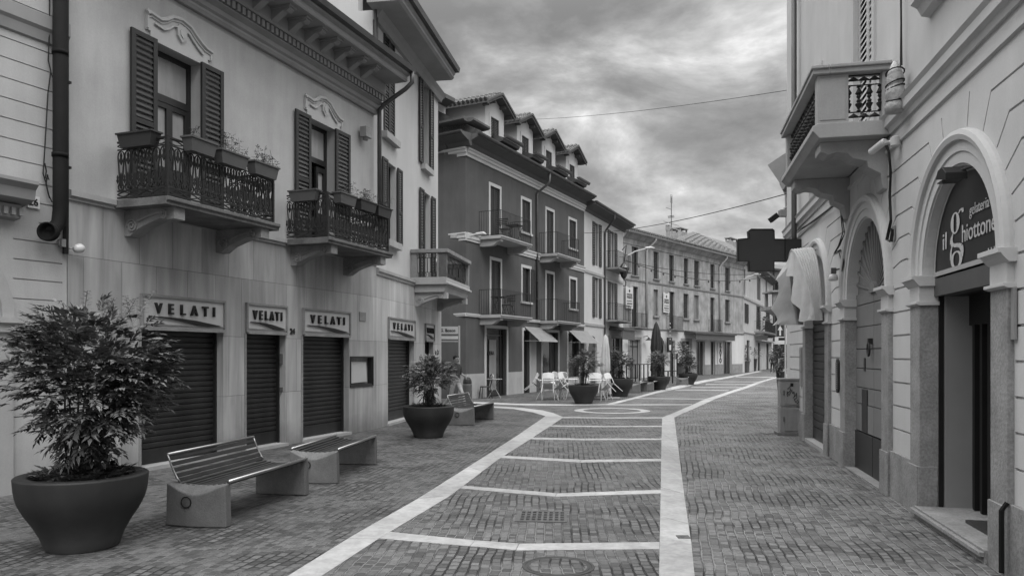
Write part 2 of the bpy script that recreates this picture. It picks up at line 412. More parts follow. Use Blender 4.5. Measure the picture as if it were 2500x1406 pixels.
M['trim_h'] = mat('arch_trim', .44, .85, .05, 2, .03, .001, 40)
M['panel_grey'] = mat('door_panel', .22, .4, .12, .8, spec=.5)
M['sign_x'] = mat('cross_face', .032, .35, .1, 2, spec=.5)
M['leafp'] = mat('leaf_potted', .05, .6, .3, 8)
M['gold'] = mat('pale_lettering', .45, .5, .05, 5)
# ================================================================== GROUND
def sheet(name, pts, z, m, kind='structure'):
    g = G(); g.prism([(p[0], p[1]) for p in pts], z - .05, z, 'z'); o = g.build(name, m); tag(o, kind=kind); return o
g = G(); g.add([(-400, -60, 0), (400, -60, 0), (400, 600, 0), (-400, 600, 0)], [(0, 1, 2, 3)])
gr = tag(g.build('ground', M['setts_l']), kind='structure')
RL = [(1605, 1560), (1609.2, 1406), (1610.8, 1310), (1613.2, 1190), (1615, 1070), (1617, 1018.8), (1638, 1010.5), (1663.4, 1000), (1723, 974), (1768, 959.5), (1812.8, 945.4), (1855.5, 930.5), (1891.7, 921), (1925, 912.5)]
RR = [(1717, 1560), (1696, 1406), (1688, 1330), (1670, 1206), (1658, 1110), (1646, 1018.8), (1664, 1010.5), (1689, 1000), (1748.8, 973), (1790, 958), (1821, 948.6), (1866, 931.5), (1893, 923), (1930, 913.5)]
LL = [(460, 1560), (704, 1406), (852, 1314), (1020, 1218), (1200, 1104), (1268, 1060), (1331.6, 1016), (1300, 1006.5), (1253.4, 998.5), (1206, 995.5), (1150, 994)]
LR = [(560, 1560), (786, 1406), (924, 1316), (1100, 1210), (1216, 1122), (1292, 1074), (1376, 1018.8), (1350, 1008), (1325, 1002), (1269, 994.9), (1206, 991.9), (1150, 990.5)]
FL = [(1144, 980), (1269, 985.8), (1400, 987.0), (1482, 985.8), (1535.4, 973), (1599.4, 956), (1663.4, 939), (1716.8, 928.3), (1770, 920), (1834, 908.7), (1850, 905.5)]
FR = [(1144, 984), (1269, 989.3), (1400, 990.3), (1490, 989), (1547, 974.5), (1604, 959.6), (1665, 946.5), (1722, 932.7), (1776, 923.4), (1845, 909.8), (1862, 906.2)]
P2 = lambda l: [gp(*p) for p in l]
def strip(name, A, B, z, m='band', lab=None):
    a, b = P2(A), P2(B); n = min(len(a), len(b)); g = G()
    if len(a) != len(b):
        g.prism([tuple(p) for p in a] + [tuple(p) for p in reversed(b)], z - .03, z, 'z')
    else:
        for i in range(n - 1):
            # slabs laid end to end with hairline joints
            ln = (a[i + 1] - a[i]).length; k = max(1, round(ln / .95))
            for j in range(k):
                t0, t1 = j / k, (j + 1) / k - .005 / ln
                q = [a[i].lerp(a[i + 1], t0), a[i].lerp(a[i + 1], t1), b[i].lerp(b[i + 1], t1), b[i].lerp(b[i + 1], t0)]
                zj = z + R.uniform(-.0012, .0012)
                g.prism([tuple(p) for p in q], zj - .03, zj, 'z')
    return tag(g.build(name, m), kind='structure')
t = NT('band_marble'); v = t.rng(t.noise(3, 7, dist=1.2, rough=.6), .3, .7, .86, 1.1)
v = t.math('MULTIPLY', v, t.rng(t.noise(.6, 3), .35, .65, .85, 1.1)); v = t.math('MULTIPLY', v, t.rng(t.noise(25, 4), .3, .55, .9, 1.02)); ge_ = t.n('ShaderNodeNewGeometry'); v = t.math('MULTIPLY', v, t.rng(ge_.outputs['Random Per Island'], 0, 1, .84, 1.08)); v = t.math('MULTIPLY', v, t.rng(t.noise(7, 6, rough=.7), .42, .56, .82, 1.0)); t.l(t.math('MULTIPLY', v, .36), t.b.inputs['Base Color'])
t.b.inputs['Roughness'].default_value = .6; M['band'] = t.m
# carriageway and right-hand pavement as sheets a few mm up
road = LR[:7] + [(1376, 1018.8)] + RL[5:0:-1] + [RL[0]]
sheet('road', P2(LR[:7] + RL[5::-1]), .004, M['setts_c'])
sheet('road_far', P2([(1376, 1018.8), (1350, 1008), (1325, 1002), (1269, 994.9), (1206, 991.9), (1144, 990)] + FR + RL[:4:-1]), .004, M['setts_f'])
sheet('pavement', P2(RR + [(2000, 905), (2300, 930), (2700, 1500), (2700, 1560)]), .004, M['setts_r'])
strip('stone_band', LL[:7] , LR[:7], .008)
strip('stone_band', [LL[6]] + LL[7:], [LR[6]] + LR[7:], .008)
strip('stone_band', RL, RR, .008)
strip('stone_band', FL, FR, .008)
def cross(top, bot, z=.0078):
    strip('cross_band', top, bot, z)
cross([(930, 1297), (1160, 1320), (1268, 1328), (1611, 1324)], [(905, 1313), (1148, 1334), (1260, 1344), (1611, 1341)])
cross([(1115, 1184.5), (1280, 1198), (1360, 1205), (1614, 1196)], [(1100, 1190), (1272, 1206), (1356, 1213), (1614, 1205)])
cross([(1220, 1112), (1356, 1119.6), (1420, 1122.8), (1616, 1120)], [(1210, 1117.5), (1348, 1125), (1416, 1129), (1616, 1126)])
cross([(1285, 1068), (1430, 1071), (1617, 1070.5)], [(1280, 1072), (1430, 1075), (1617, 1074.3)])
cross([(1333, 1038.5), (1470, 1040), (1618, 1039.5)], [(1328, 1041.3), (1470, 1042.8), (1618, 1042.3)])
cross([(1374, 1018), (1500, 1019.2), (1618, 1019)], [(1371, 1020.3), (1500, 1021.3), (1618, 1021.3)])
cross([(1400, 987.2), (1560, 987), (1690, 986.6)], [(1400, 989), (1560, 989), (1688, 988.4)])
for (a, b, c, d) in ((1544, 972, 1728, 973.5), (1650, 951, 1780, 952.8), (1688, 944.8, 1815, 945.5), (1724, 937.4, 1836, 938), (1745, 931, 1855, 931.6), (1798, 919.4, 1890, 920.5)):
    cross([(a, b), (c, d)], [(a - 2, b + 1.15), (c - 2, d + 1.15)])
g = G(); c = Vector((at(1494, 22.87).x, 22.87)); n = 48
ring = lambda r: [(c.x + r * cos(2 * pi * k / n), c.y + r * sin(2 * pi * k / n)) for k in range(n)]
o_, i_ = ring(1.14), ring(.86)
g.add([(x, y, .0085) for x, y in o_] + [(x, y, .0085) for x, y in i_], [(k, (k + 1) % n, (k + 1) % n + n, k + n) for k in range(n)])
tag(g.build('ring_band', 'band'), kind='structure')
# drain grate: frame and bars over a dark pit
gc = at(1322, 7.93)
g = G(); s = .235
for k in range(8):
    x = -s + .47 * k / 8
    g.box(x, x + .022, -s, s, 0, .014)
for k in range(5):
    y = -s + .47 * k / 4.2; g.box(-s, s, y, y + .03, 0, .0135)
g.box(-s - .03, -s, -s - .03, s + .03, 0, .016); g.box(s, s + .03, -s - .03, s + .03, 0, .016); g.box(-s, s, -s - .03, -s, 0, .016); g.box(-s, s, s, s + .03, 0, .016)
M['grate'] = mat('worn_iron', .085, .5, .3, 9, .15, .002, 60)
gt = thing('drain_grate', 'square iron storm drain grate set in the middle of the cobbled road', 'drain grate', Matrix.Translation((gc.x, gc.y, .0045)) @ Matrix.Rotation(radians(-4), 4, 'Z') @ Matrix.Diagonal((1, 1, .5, 1)))
g.build('grille', 'grate', gt)
g = G(); g.add([(-s, -s, .001), (s, -s, .001), (s, s, .001), (-s, s, .001)], [(0, 1, 2, 3)]); g.build('pit', 'black', gt)
def manhole(px, Z, r, lab, sq=False):
    c = at(px, Z); t_ = thing('manhole_cover', lab, 'manhole cover', Matrix.Translation((c.x, c.y, .0045)))
    g = G(); g.lathe([(r, .001), (r - .002, .005), (r - .022, .0055), (r - .025, .002), (r - .036, .002), (r - .039, .005), (r - .052, .005), (r - .06, .003)], n=48, cap=False); g.build('rim', 'grate_d', t_)
    g = G(); g.lathe([(r - .06, .003), (.001, .0032)], n=48, cap=False); g.build('cover', M['setts_c'], t_)
M['grate_d'] = mat('cover_iron', .04, .6, .3, 9)
manhole(1363, 6.07, .29, 'round manhole cover filled with setts at the bottom edge of the road')
def plate(px, Z, w_, d_, lab, m='grate', rz=0):
    c = at(px, Z); g = G(); g.box(-w_ / 2, w_ / 2, -d_ / 2, d_ / 2, 0, .006); g.lathe([(w_ * .22, .0062), (w_ * .22, .009), (w_ * .12, .009), (w_ * .1, .007)], n=16)
    o = g.build('utility_cover', m, mw=Matrix.Translation((c.x, c.y, .0085)) @ Matrix.Rotation(rz, 4, 'Z')); tag(o, lab, 'utility cover')
plate(1668, 7.03, .115, .105, 'small iron utility cover set into the edge of the right white stone band')
plate(1885, 16.3, .42, .3, 'flat iron utility cover in the cobbles beside the grey cabinet', rz=.2)
plate(1700, 42.5, .8, .8, 'dark square utility cover far along the road between the white cross bands')

# ================================================================== LEFT BUILDINGS
WB = Wall(854, 1059, 1930)
WA = Wall(150, 1186, 2150)
def solid(g, u0, u1, z0, z1, d, y0=0.0):
    """ends, top and back of a building block; the front is a face with openings"""
    g.add([(u0, y0, z0), (u0, d, z0), (u0, d, z1), (u0, y0, z1)], [(0, 1, 2, 3)]); g.add([(u1, y0, z0), (u1, d, z0), (u1, d, z1), (u1, y0, z1)], [(0, 1, 2, 3)])
    g.add([(u0, y0, z1), (u1, y0, z1), (u1, d, z1), (u0, d, z1)], [(0, 1, 2, 3)]); g.add([(u0, d, z0), (u1, d, z0), (u1, d, z1), (u0, d, z1)], [(0, 1, 2, 3)])
def groove(u0, u1, z, h=.014, d=.018): return (rect(u0, u1, z - h / 2, z + h / 2), d, True)
# ---- building A, far left
A = thing('rusticated_building', 'pale rusticated building cut by the left edge of the photo', 'building', WA.M)
uA1 = WA.u(163); uj = WA.u(130)
holes = []
ud = WA.u(27); rO = 1.15; zs_ = WA.v(20, 775)
for k in range(24):
    z = 6.5 - .242 * k
    if z < .8: continue
    u0_ = WA.u(-900) if z > zs_ + rO + .15 else WA.u(32)
    if 3.30 < z < 3.9: u0_ = WA.u(94)
    holes.append(groove(u0_, uA1 - .06, z))
holes.append((arch(ud - rO - .0, rO - .22, 0, zs_), .3, False))
g = G(); g.face(rect(-9, uA1, 0, 9.5), holes); solid(g, -9, uA1, 0, 9.5, 9)
g.build('wall', 'stucco_a', A)
g = G()                                                  # archivolt, impost and jamb
uc = ud - rO
for ro, ri, o_ in ((rO, rO - .14, .07), (rO - .14, rO - .24, .035)):
    nn = 24; a = [(uc + ro * cos(pi * k / nn), zs_ + ro * sin(pi * k / nn)) for k in range(nn + 1)]; b = [(uc + ri * cos(pi * k / nn), zs_ + ri * sin(pi * k / nn)) for k in range(nn + 1)]
    for k in range(nn): g.add([(a[k][0], -o_, a[k][1]), (a[k + 1][0], -o_, a[k + 1][1]), (b[k + 1][0], -o_, b[k + 1][1]), (b[k][0], -o_, b[k][1]), (a[k][0], 0, a[k][1]), (a[k + 1][0], 0, a[k + 1][1]), (b[k + 1][0], .05, b[k + 1][1]), (b[k][0], .05, b[k][1])], [(0, 1, 2, 3), (0, 1, 5, 4), (2, 3, 7, 6)])
zi = WA.v(30, 829)
g.profile(ud - .26, ud + .1, [(0, zi), (.06, zi), (.06, zi + .07), (.1, zi + .09), (.1, zi + .17), (.14, zi + .2), (.14, zs_), (0, zs_)])
g.box(ud - .24, ud, -.05, .1, 0, zi)
g.build('door_surround', 'stone_light', A)
g = G(); g.box(uc - rO, ud - .2, .28, .34, 0, zi)
for k in range(6): g.box(uc - rO, ud - .26, .24, .28, .3 + k * .33, .5 + k * .33)
for k in range(9):
    an = pi * (k + .5) / 9; g.tube([(uc + .2 * cos(an), .27, zs_ + .2 * sin(an)), (uc + .85 * cos(an), .27, zs_ + .85 * sin(an))], .03, 4)
g.box(uc - rO, ud - .2, .3, .34, zi, zs_ + 1.0)
g.build('door', 'door_wood', A)
g = G(); zc = WA.v(40, 497)
g.profile(WA.u(-900), WA.u(88, .3), [(0, zc - .05), (.22, zc), (.28, zc + .02), (.30, zc + .14), (.36, zc + .2), (.36, zc + .24), (0, zc + .3)])
g.profile(WA.u(-900), WA.u(48, .1), [(0, zc - .22), (.12, zc - .2), (.14, zc - .04), (0, zc - .04)])
for k in range(14):
    u = WA.u(42, .12) - k * .09; g.box(u, u + .045, -.17, -.1, zc - .17, zc - .08)
g.build('door_cornice', 'cornice', A)
g = G(); zt = WA.v(60, 62)
g.profile(-9, uA1, [(0, zt - .14), (.03, zt - .12), (.05, zt), (.08, zt + .04), (.08, zt + .2), (0, zt + .24)])
g.build('string_course', 'cornice', A)
mA = WA.mw(WA.u(79), .02, WA.v(79, 494))
nb = thing('house_number', 'white oval-cornered house number plaque 26 beside the left doorway cornice', 'house number', mA)
g = G(); g.box(-.075, .075, -.01, .01, -.075, .075); g.build('plaque', 'sign_w', nb); text('digits', '26', .12, 'letter', nb, x=-.065, y=-.012, z=-.042, bold=.003)
# downpipe with round cast end, black, in front of the joint
g = G(); r_ = .085
u = WA.u(147, .16); zb = WA.v(147, 560, .16); ue = WA.u(114, .16); ze = WA.v(114, 567, .16)
g.tube([(u, -.16, 9.4), (u, -.16, zb + .25), (u - .02, -.16, zb + .08), (u - .10, -.17, zb - .02), (ue + .05, -.2, ze)], r_, 14)
for zz_ in (4.2, 5.5, 6.8): g.lathe([(r_ + .012, zz_), (r_ + .012, zz_ + .05)], (u, -.16, 0), 14)
pipe = g.build('drainpipe', 'black_pipe', mw=WA.M, smooth=True); tag(pipe, 'thick black drainpipe with a round open end between the two leftmost buildings', 'drainpipe')
g = G(); g.T = Matrix.Translation((ue, -.2, ze)) @ Matrix.Rotation(radians(-60), 4, 'Z') @ Matrix.Rotation(pi / 2, 4, 'X')
g.lathe([(.0, -.10), (.09, -.09), (.115, -.03), (.12, .05), (.10, .055), (.098, .0), (.0, -.02)], n=22, cap=False); g.T = None
o = g.build('pipe_end', 'black_pipe', pipe, smooth=True)
g = G(); u = WA.u(161, .06); g.tube([(u, -.06, 9.3), (u, -.06, 3.6), (u + .01, -.04, 3.0)], .035, 8)
for z in (4.1, 5.2, 6.3): g.box(u - .05, u + .05, -.1, 0, z, z + .03)
tag(g.build('cable_conduit', 'black', mw=WA.M), 'thin black cable conduit running down beside the thick drainpipe', 'conduit')
g = G(); pts = [(116, -60), (116, 60), (113, 150), (119, 175), (112, 230), (107, 320), (102, 400), (100, 425), (108, 450), (113, 475), (122, 494), (133, 489)]
g.tube([(WA.u(x), -.04, WA.v(x, y)) for x, y in pts], .008, 5)
pts = [(119, 178), (124, 192), (134, 203)]; g.tube([(WA.u(x), -.04, WA.v(x, y)) for x, y in pts], .006, 5)
pts = [(102, 400), (106, 420), (103, 436), (112, 440), (109, 428), (105, 450), (114, 486)]; g.tube([(WA.u(x), -.06, WA.v(x, y)) for x, y in pts], .009, 5)
tag(g.build('loose_cable', 'cable', mw=WA.M), 'loose looping cable hanging on the rusticated wall left of the drainpipe', 'cable')
g = G(); u = WA.u(146); z = WA.v(146, 594); g.box(u - .03, u + .03, -.08, 0, z - .05, z + .05); g.box(u - .05, u - .03, -.06, -.02, z - .03, z + .03)
tag(g.build('junction_box', 'cabinet', mw=WA.M), 'tiny pale junction box under the round end of the drainpipe', 'junction box')

# ---- building B, low block with two iron balconies
B = thing('stucco_house', 'low grey stucco house with marble ground floor, two iron balconies and bracketed eaves', 'building', WB.M)
uB0, uB1 = WB.u(165), WB.u(919)
ZS = 3.72                                                # top of cladding
def opening(px0, px1, py0, d, W=WB, py1=None):
    return W.u(px0), W.u(px1), 0 if py1 is None else W.v(px0, py1), W.v(px0, py0)
SH = []
for (a, b, top, bot, inn, sg) in ((343, 545, 806, 1138, 524, 712), (600, 697, 812, 1100, 677, 738), (738, 852, 818, 1083, 833, 749)):
    SH.append((WB.u(a), WB.u(b), WB.v(a, top)))
zT = sum(s_[2] for s_ in SH) / 3
print('shutter top', [round(s_[2], 2) for s_ in SH], 'cladding', WB.v(172, 500), WB.v(700, 600))
holes = [(rect(s_[0], s_[1], 0, zT), .32, False) for s_ in SH]
uf0, uf1 = WB.u(856), WB.u(909); zf0, zf1 = WB.v(856, 942), WB.v(856, 873)
holes.append((rect(uf0, uf1, zf0, zf1), .12, True))
g = G(); g.face(rect(uB0, uB1, 0, ZS), holes); g.add([(uB0, 0, 0), (uB0, .3, 0), (uB0, .3, ZS), (uB0, 0, ZS)], [(0, 1, 2, 3)])
g.build('cladding', 'cladding', B)
zTop = 8.0; yU = .07                                      # upper wall set back behind the cladding edge
D1 = (WB.u(381, -yU), WB.u(490, -yU), 3.95, WB.v(381, 103, -yU)); D2 = (WB.u(757, -yU), WB.u(818, -yU), 3.95, WB.v(757, 290, -yU))
zD = (D1[3] + D2[3]) / 2; print('door tops', D1[3], D2[3], 'cornice low', WB.v(560, 84), WB.v(919, 271))
g = G(); g.face(rect(uB0, uB1, ZS, zTop), [(rect(d[0], d[1], 3.95, zD), .28, False) for d in (D1, D2)], yU); solid(g, uB0, uB1, 0, zTop, 8, yU)
g.build('wall', 'stucco_b', B)
g = G(); g.profile(uB0, uB1, [(-.07, ZS - .005), (.03, ZS - .002), (.03, ZS + .03), (.07, ZS + .05), (.07, ZS + .12), (-.07, ZS + .15)])
g.build('string_course', 'stone_light', B)
# roller shutters in the three openings: name > guide rails, sign panels are things of their own
for k, (u0, u1, _) in enumerate(SH):
    g = G(); roller(g, u0 + .02, u1 - .02, .06, zT, .2, .098); rs = g.build('roller_shutter', 'roller', B)
    g = G()
    for uu in (u0, u1 - .03): g.box(uu, uu + .03, .13, .24, 0, zT)
    g.box(u0, u1, .26, .34, 0, zT); g.build('guide_rail', 'frame', rs)
    g = G(); g.box(u0 - .03, u1 + .03, -.05, .32, .0, .055); g.build('door_sill', 'stone_light', rs)
    g = G(); g.box(u0 - .035, u0, -.02, .1, 0, zT); g.build('jamb', 'stone', rs)
def shop_sign(W, u0, u1, z0, z1, lab, inn=.02):
    t_ = thing('shop_sign', lab, 'shop sign', W.mw(u0, inn, z0), 'white shop signs over the roller shutters')
    w_, h_ = u1 - u0, z1 - z0; b = .035
    g = G(); g.box(0, w_, -.0, .03, 0, h_); g.build('panel', 'sign', t_)
    g = G(); g.box(-b, 0, -.03, .03, -.02, h_ + b); g.box(w_, w_ + b, -.03, .03, -.02, h_ + b); g.box(0, w_, -.03, .03, h_, h_ + b); g.box(0, w_, -.04, .03, -.05, .0)
    g.box(0, w_, -.018, .0, .03, .05); g.build('frame', 'stone', t_)
    s = min(h_ * .50, w_ * .26); gap = (w_ * .86) / 6
    g = G()
    for i, ch in enumerate('VELATI'):
        xs = .92; cxx = w_ * .10 + gap * (i + .45) - (.18 * gap if ch == 'I' else 0)
        o = text('letter', ch, s, 'letter', t_, x=cxx, y=-.022, z=h_ * .46, ext=.02, bold=s * .014, xs=xs * min(1, gap / (s * .86)), align='CENTER')
    g.prism([(w_ * .06, h_ * .36), (w_ * .36, h_ * .345), (w_ * .62, h_ * .28), (w_ * .95, h_ * .13), (w_ * .78, h_ * .09), (w_ * .66, h_ * .11), (w_ * .5, h_ * .2), (w_ * .3, h_ * .3)], -.035, 0, 'y')
    g.build('swoosh', 'letter', t_)
    return t_
labs = ['wide white VELATI sign over the widest roller shutter, partly behind the big shrub', 'narrow white VELATI sign over the middle door shutter left of number 24', 'white VELATI sign over the shutter right of number 24']
for k, ((a, b, y0, y1), lab) in enumerate(zip(((343, 543, 720, 796), (601, 695, 744, 806), (738, 850, 756, 812)), labs)):
    zt_ = zT + .49
    shop_sign(WB, SH[k][0] + .02, SH[k][1] - .02, zT + .04, WB.v(b, y0 + (20 if k == 0 else 8 if k == 1 else 10)), lab)
# display case
g = G(); g.box(uf0, uf1, -.02, .0, zf0 - .03, zf0); g.box(uf0, uf1, -.02, .0, zf1, zf1 + .03); g.box(uf0 - .03, uf0, -.02, .0, zf0 - .03, zf1 + .03); g.box(uf1, uf1 + .03, -.02, 0, zf0 - .03, zf1 + .03)
g.box(uf0, uf1, -.0, .1, zf0, zf0 + .03); g.box(uf1 - .03, uf1, 0, .1, zf0 + .03, zf1)
dc = g.build('display_case', 'frame', mw=WB.M); tag(dc, 'dark framed display case with a blank board in the marble wall right of the shutters', 'display case')
g = G(); g.prism([(uf0 + .01, zf0 + .05), (uf1 - .13, zf0 + .07), (uf1 - .17, zf1 - .1), (uf0 + .01, zf1 - .08)], .06, .085, 'y'); g.build('board', 'sign', dc)
# wall bits
def small(name, lab, cat, W, px, py, w_, h_, d, m, off=.0, txt=None, ts=.1):
    o = thing(name, lab, cat, W.mw(W.u(px, off), off, W.v(px, py, off))) if txt else None
    g = G(); g.box(-w_ / 2, w_ / 2, -d, 0, -h_ / 2, h_ / 2)
    if txt:
        g.build('plate', m, o, bevel=.004); text('lettering', txt, ts, 'letter', o, x=0, y=-d - .002, z=-ts * .35, align='CENTER', ext=.001); return o
    o = g.build(name, m, mw=W.mw(W.u(px, off), off, W.v(px, py, off)), bevel=.004); return tag(o, lab, cat)
small('street_plate', 'small grey name plate on the marble wall above the display case', 'plaque', WB, 884.5, 773, .27, .2, .015, 'stone')
o = text('house_number', '24', .15, 'letter', mw=WB.mw(WB.u(707), .01, WB.v(707, 815)), ext=.008, bold=.004); tag(o, 'dark metal house number 24 between the middle and right shutters', 'house number')
g = G(); ua = WB.u(886, .1); za = WB.v(886, 320, .1)
g.box(-.12, .12, -.16, .0, -.1, .12); g.box(-.07, -.04, -.165, -.15, -.02, .08); g.box(-.01, .02, -.165, -.15, -.02, .08); g.box(.05, .08, -.165, -.15, -.02, .08); g.lathe([(.05, -.16), (.07, -.13), (.07, -.1)], (0, -.07, 0), 12)
o = g.build('alarm_siren', 'cabinet', mw=WB.mw(WB.u(886), 0, za)); tag(o, 'boxy alarm siren high on the stucco wall right of the second balcony door', 'alarm siren')
g = G(); u = WB.u(192, .12); z = WB.v(192, 607, .12); g.T = Matrix.Translation((0, 0, 0)) @ Matrix.Rotation(radians(70), 4, 'Y')
g.lathe([(.001, -.07), (.045, -.055), (.06, -.01), (.06, .04), (.035, .07), (.001, .075)], n=16); g.T = None; g.tube([(0, 0, 0), (-.06, .06, .0), (-.07, .12, 0)], .012, 6)
o = g.build('outdoor_lamp', 'white', mw=WB.mw(u, .12, z), smooth=True); tag(o, 'small white oval outdoor lamp at the left end of the marble wall', 'lamp')
for px, py, h_, lab in ((686, 876, .19, 'grey intercom plate on the jamb of the middle shutter'), (686, 950, .08, 'small square bell push below the intercom plate')):
    small('intercom', lab, 'intercom', WB, px, py, .1, h_, .02, 'boxpl', -.08)
# tall openings on the balconies
def pediment(g, uc, w_, z, y, K=.78):
    """moulded curved head: stepped outline with a raised shield"""
    k = w_ / 2; Z_ = z
    out = [(-k, z), (-k, z + .30), (-k + .05, z + .33), (-k * .62, z + .30), (-k * .45, z + .36), (-k * .28, z + .47), (0, z + .52), (k * .28, z + .47), (k * .45, z + .36), (k * .62, z + .27), (k * .8, z + .2), (k, z + .18), (k, z)]
    out = [(a, Z_ + (b - Z_) * K) for a, b in out]
    g.prism([(uc + a, b) for a, b in out], y - .03, y, 'y')
    top = [(uc + a, y - .05, b) for a, b in out[1:-1]]; g.tube(top, .034, 6); g.tube([(p[0] + (uc - p[0]) * .05, y - .035, p[2] - .045) for p in top], .018, 6)
    g.tube([(uc - k + .02, y - .035, z + .02), (uc - k + .02, y - .035, z + .3)], .022, 4); g.tube([(uc + k - .02, y - .035, z), (uc + k - .02, y - .035, z + .18)], .022, 4)
    g.tube([(p[0] * 1 - (p[0] - uc) * .14, p[1], p[2] - .13) for p in top[1:-1]], .018, 6)
    sh = [(-.09, .13), (-.1, .25), (-.06, .31), (0, .28), (.06, .31), (.1, .25), (.09, .13), (0, .04)]
    g.prism([(uc + a, z + b) for a, b in sh], y - .07, y - .03, 'y'); g.prism([(uc + a * .5, z + .17 + (b - .17) * .5) for a, b in sh], y - .085, y - .07, 'y')
for k, (d, sl_, sr_, ptop) in enumerate(((D1, (318, 381), (490, 543), 48), (D2, (720, 757), (818, 853), 245))):
    u0, u1 = d[0], d[1]; uw = (u1 - u0)
    g = G(); y = yU + .2; f = .075
    g.box(u0, u0 + f, y, y + .07, 3.95, zD); g.box(u1 - f, u1, y, y + .07, 3.95, zD); g.box(u0 + f, u1 - f, y, y + .07, zD - f, zD); ztr = zD - .72
    g.box(u0 + f, u1 - f, y - .02, y + .06, ztr - .05, ztr + .06)
    um = (u0 + u1) / 2
    if k == 0:
        for a, b in ((u0 + f, um), (um, u1 - f)):
            g.box(a, a + .06, y - .01, y + .04, 3.95, ztr - .05); g.box(b - .06, b, y - .01, y + .04, 3.95, ztr - .05); g.box(a + .06, b - .06, y - .01, y + .04, ztr - .13, ztr - .05); g.box(a + .06, b - .06, y - .01, y + .04, 3.95, 4.6)
    else:
        a, b = um + .05, u1 - f; g.box(a, a + .06, y - .01, y + .04, 3.95, ztr - .1); g.box(b - .06, b, y - .01, y + .04, 3.95, ztr - .1); g.box(a + .06, b - .06, y - .01, y + .04, ztr - .2, ztr - .1); g.box(a + .06, b - .06, y - .01, y + .04, 3.95, 4.6)
    wn = g.build('balcony_door', 'frame', B)
    g = G(); g.box(u0 + f, u1 - f, y + .03, y + .05, ztr + .06, zD - f)
    if k == 0: g.box(u0 + f, u1 - f, y + .03, y + .05, 4.6, ztr - .13)
    else: g.box(um + .1, u1 - f, y + .03, y + .05, 4.6, ztr - .2)
    g.build('pane', 'glass_curtain', wn)
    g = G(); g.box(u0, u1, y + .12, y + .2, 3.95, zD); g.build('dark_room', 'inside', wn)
    for (a, b) in (sl_, sr_):
        q0, q1 = WB.u(a, -.03), WB.u(b, -.03)
        if a < u0 and False: pass
        g = G(); louvre(g, q0, q1, 3.98, zD + .02, yU - .035, 30, .04, .075, .46); g.build('shutter', 'shutter', wn)
    g = G(); pediment(g, (u0 + u1) / 2, uw + .42, zD + .12, yU); g.box(u1, u1 + .13, yU - .03, yU, 3.95, zD + .12); g.box(u0 - .13, u0, yU - .03, yU, 3.95, zD + .12); g.box(u0, u1, yU - .03, yU, zD, zD + .12); g.build('door_head', 'trim', wn)
# ornate railing
def ornate(g, p0, p1, z0, H, mod=.125):
    a, b = Vector(p0), Vector(p1); ln = (b - a).length; d = (b - a) / ln; n = max(2, round(ln / mod)); w_ = ln / n
    def q(s, h): p = a + d * s; return (p.x, p.y, z0 + h * H)
    def T(pts, r=.008, k=4): g.tube([q(s, h) for s, h in pts], r * 1.3, k)
    for h, r in ((1, .014), (.87, .009), (.15, .011), (.03, .011)): T([(0, h), (ln, h)], r)
    nw = max(1, round(ln / .5)); S_ = nw * 12
    for sg in (1, -1):
        T([(ln * i / S_, .935 + sg * .04 * sin(2 * pi * i / 12)) for i in range(S_ + 1)], .007)
        T([(ln * i / S_, .09 + sg * .04 * sin(2 * pi * i / 12)) for i in range(S_ + 1)], .008)
    for i in range(n):
        x = i * w_; c = x + w_ / 2; r = w_ * .44
        T([(c + r * cos(t), .765 + r / H * sin(t) * 1.2) for t in [pi * k / 6 for k in range(7)]], .0075)
        T([(c - r, .765), (c - w_ * .16, .30)], .0085); T([(c + r, .765), (c + w_ * .16, .30)], .0085)
        T([(c + r * .9 * cos(t), .225 + r * .9 / H * sin(t)) for t in [pi * .75 + pi * 1.5 * k / 7 for k in range(8)]], .0085)
        def leaf(cx, h0, h1, ww):
            pts = [(cx, h0), (cx + ww, h0 + (h1 - h0) * .35), (cx + ww * .45, h0 + (h1 - h0) * .55), (cx + ww * .6, h0 + (h1 - h0) * .75), (cx, h1), (cx - ww * .6, h0 + (h1 - h0) * .75), (cx - ww * .45, h0 + (h1 - h0) * .55), (cx - ww, h0 + (h1 - h0) * .35)]
            nrm = Vector((d.y, -d.x)) * .005
            f = [Vector(q(s, h)) for s, h in pts]; o3 = Vector((nrm.x, nrm.y, 0))
            k = len(f); g.add([tuple(p + o3) for p in f] + [tuple(p - o3) for p in f], [tuple(range(k)), tuple(range(2 * k - 1, k - 1, -1))] + [(j, (j + 1) % k, (j + 1) % k + k, j + k) for j in range(k)])
        leaf(c, .60, .84, w_ * .28); leaf(c, .18, .48, w_ * .33); leaf(x, .28, .44, w_ * .18)
        T([(c + .016 * cos(t), .215 + .016 / H * sin(t)) for t in [2 * pi * k / 6 for k in range(7)]], .006)
def scroll(g, u0, u1, out, zt, h, y0):
    """console bracket: S-curved side outline (outward, z) with volutes"""
    pts = [(-.02, zt), (out, zt), (out, zt - .16), (out - .1, zt - .17), (out * .72, zt - .14), (out * .5, zt - .2), (out * .3, zt - h * .72), (out * .12, zt - h), (-.02, zt - h)]
    g.prism([(y0 - o, z) for o, z in pts], u0, u1, 'x')
    for uu, s in ((u0, -1), (u1, 1)):
        for (co_, cz, r) in ((out * .17, zt - h * .62, h * .27), (out * .8, zt - .10, .07)):
            P_ = []
            for k in range(22):
                an = k / 21 * 4.2 * pi; rr = r * (1 - k / 24); P_.append((uu + s * .012, y0 - co_ + rr * cos(an), cz + rr * sin(an)))
            g.tube(P_, .017, 5)
        g.tube([(uu + s * .01, y0 - o, z - .035) for o, z in ((out * .3, zt - h * .35), (out * .45, zt - h * .22), (out * .65, zt - h * .1), (out * .78, zt - .03))], .02, 5)
fb_g = 'flower boxes hooked over the balcony rails'
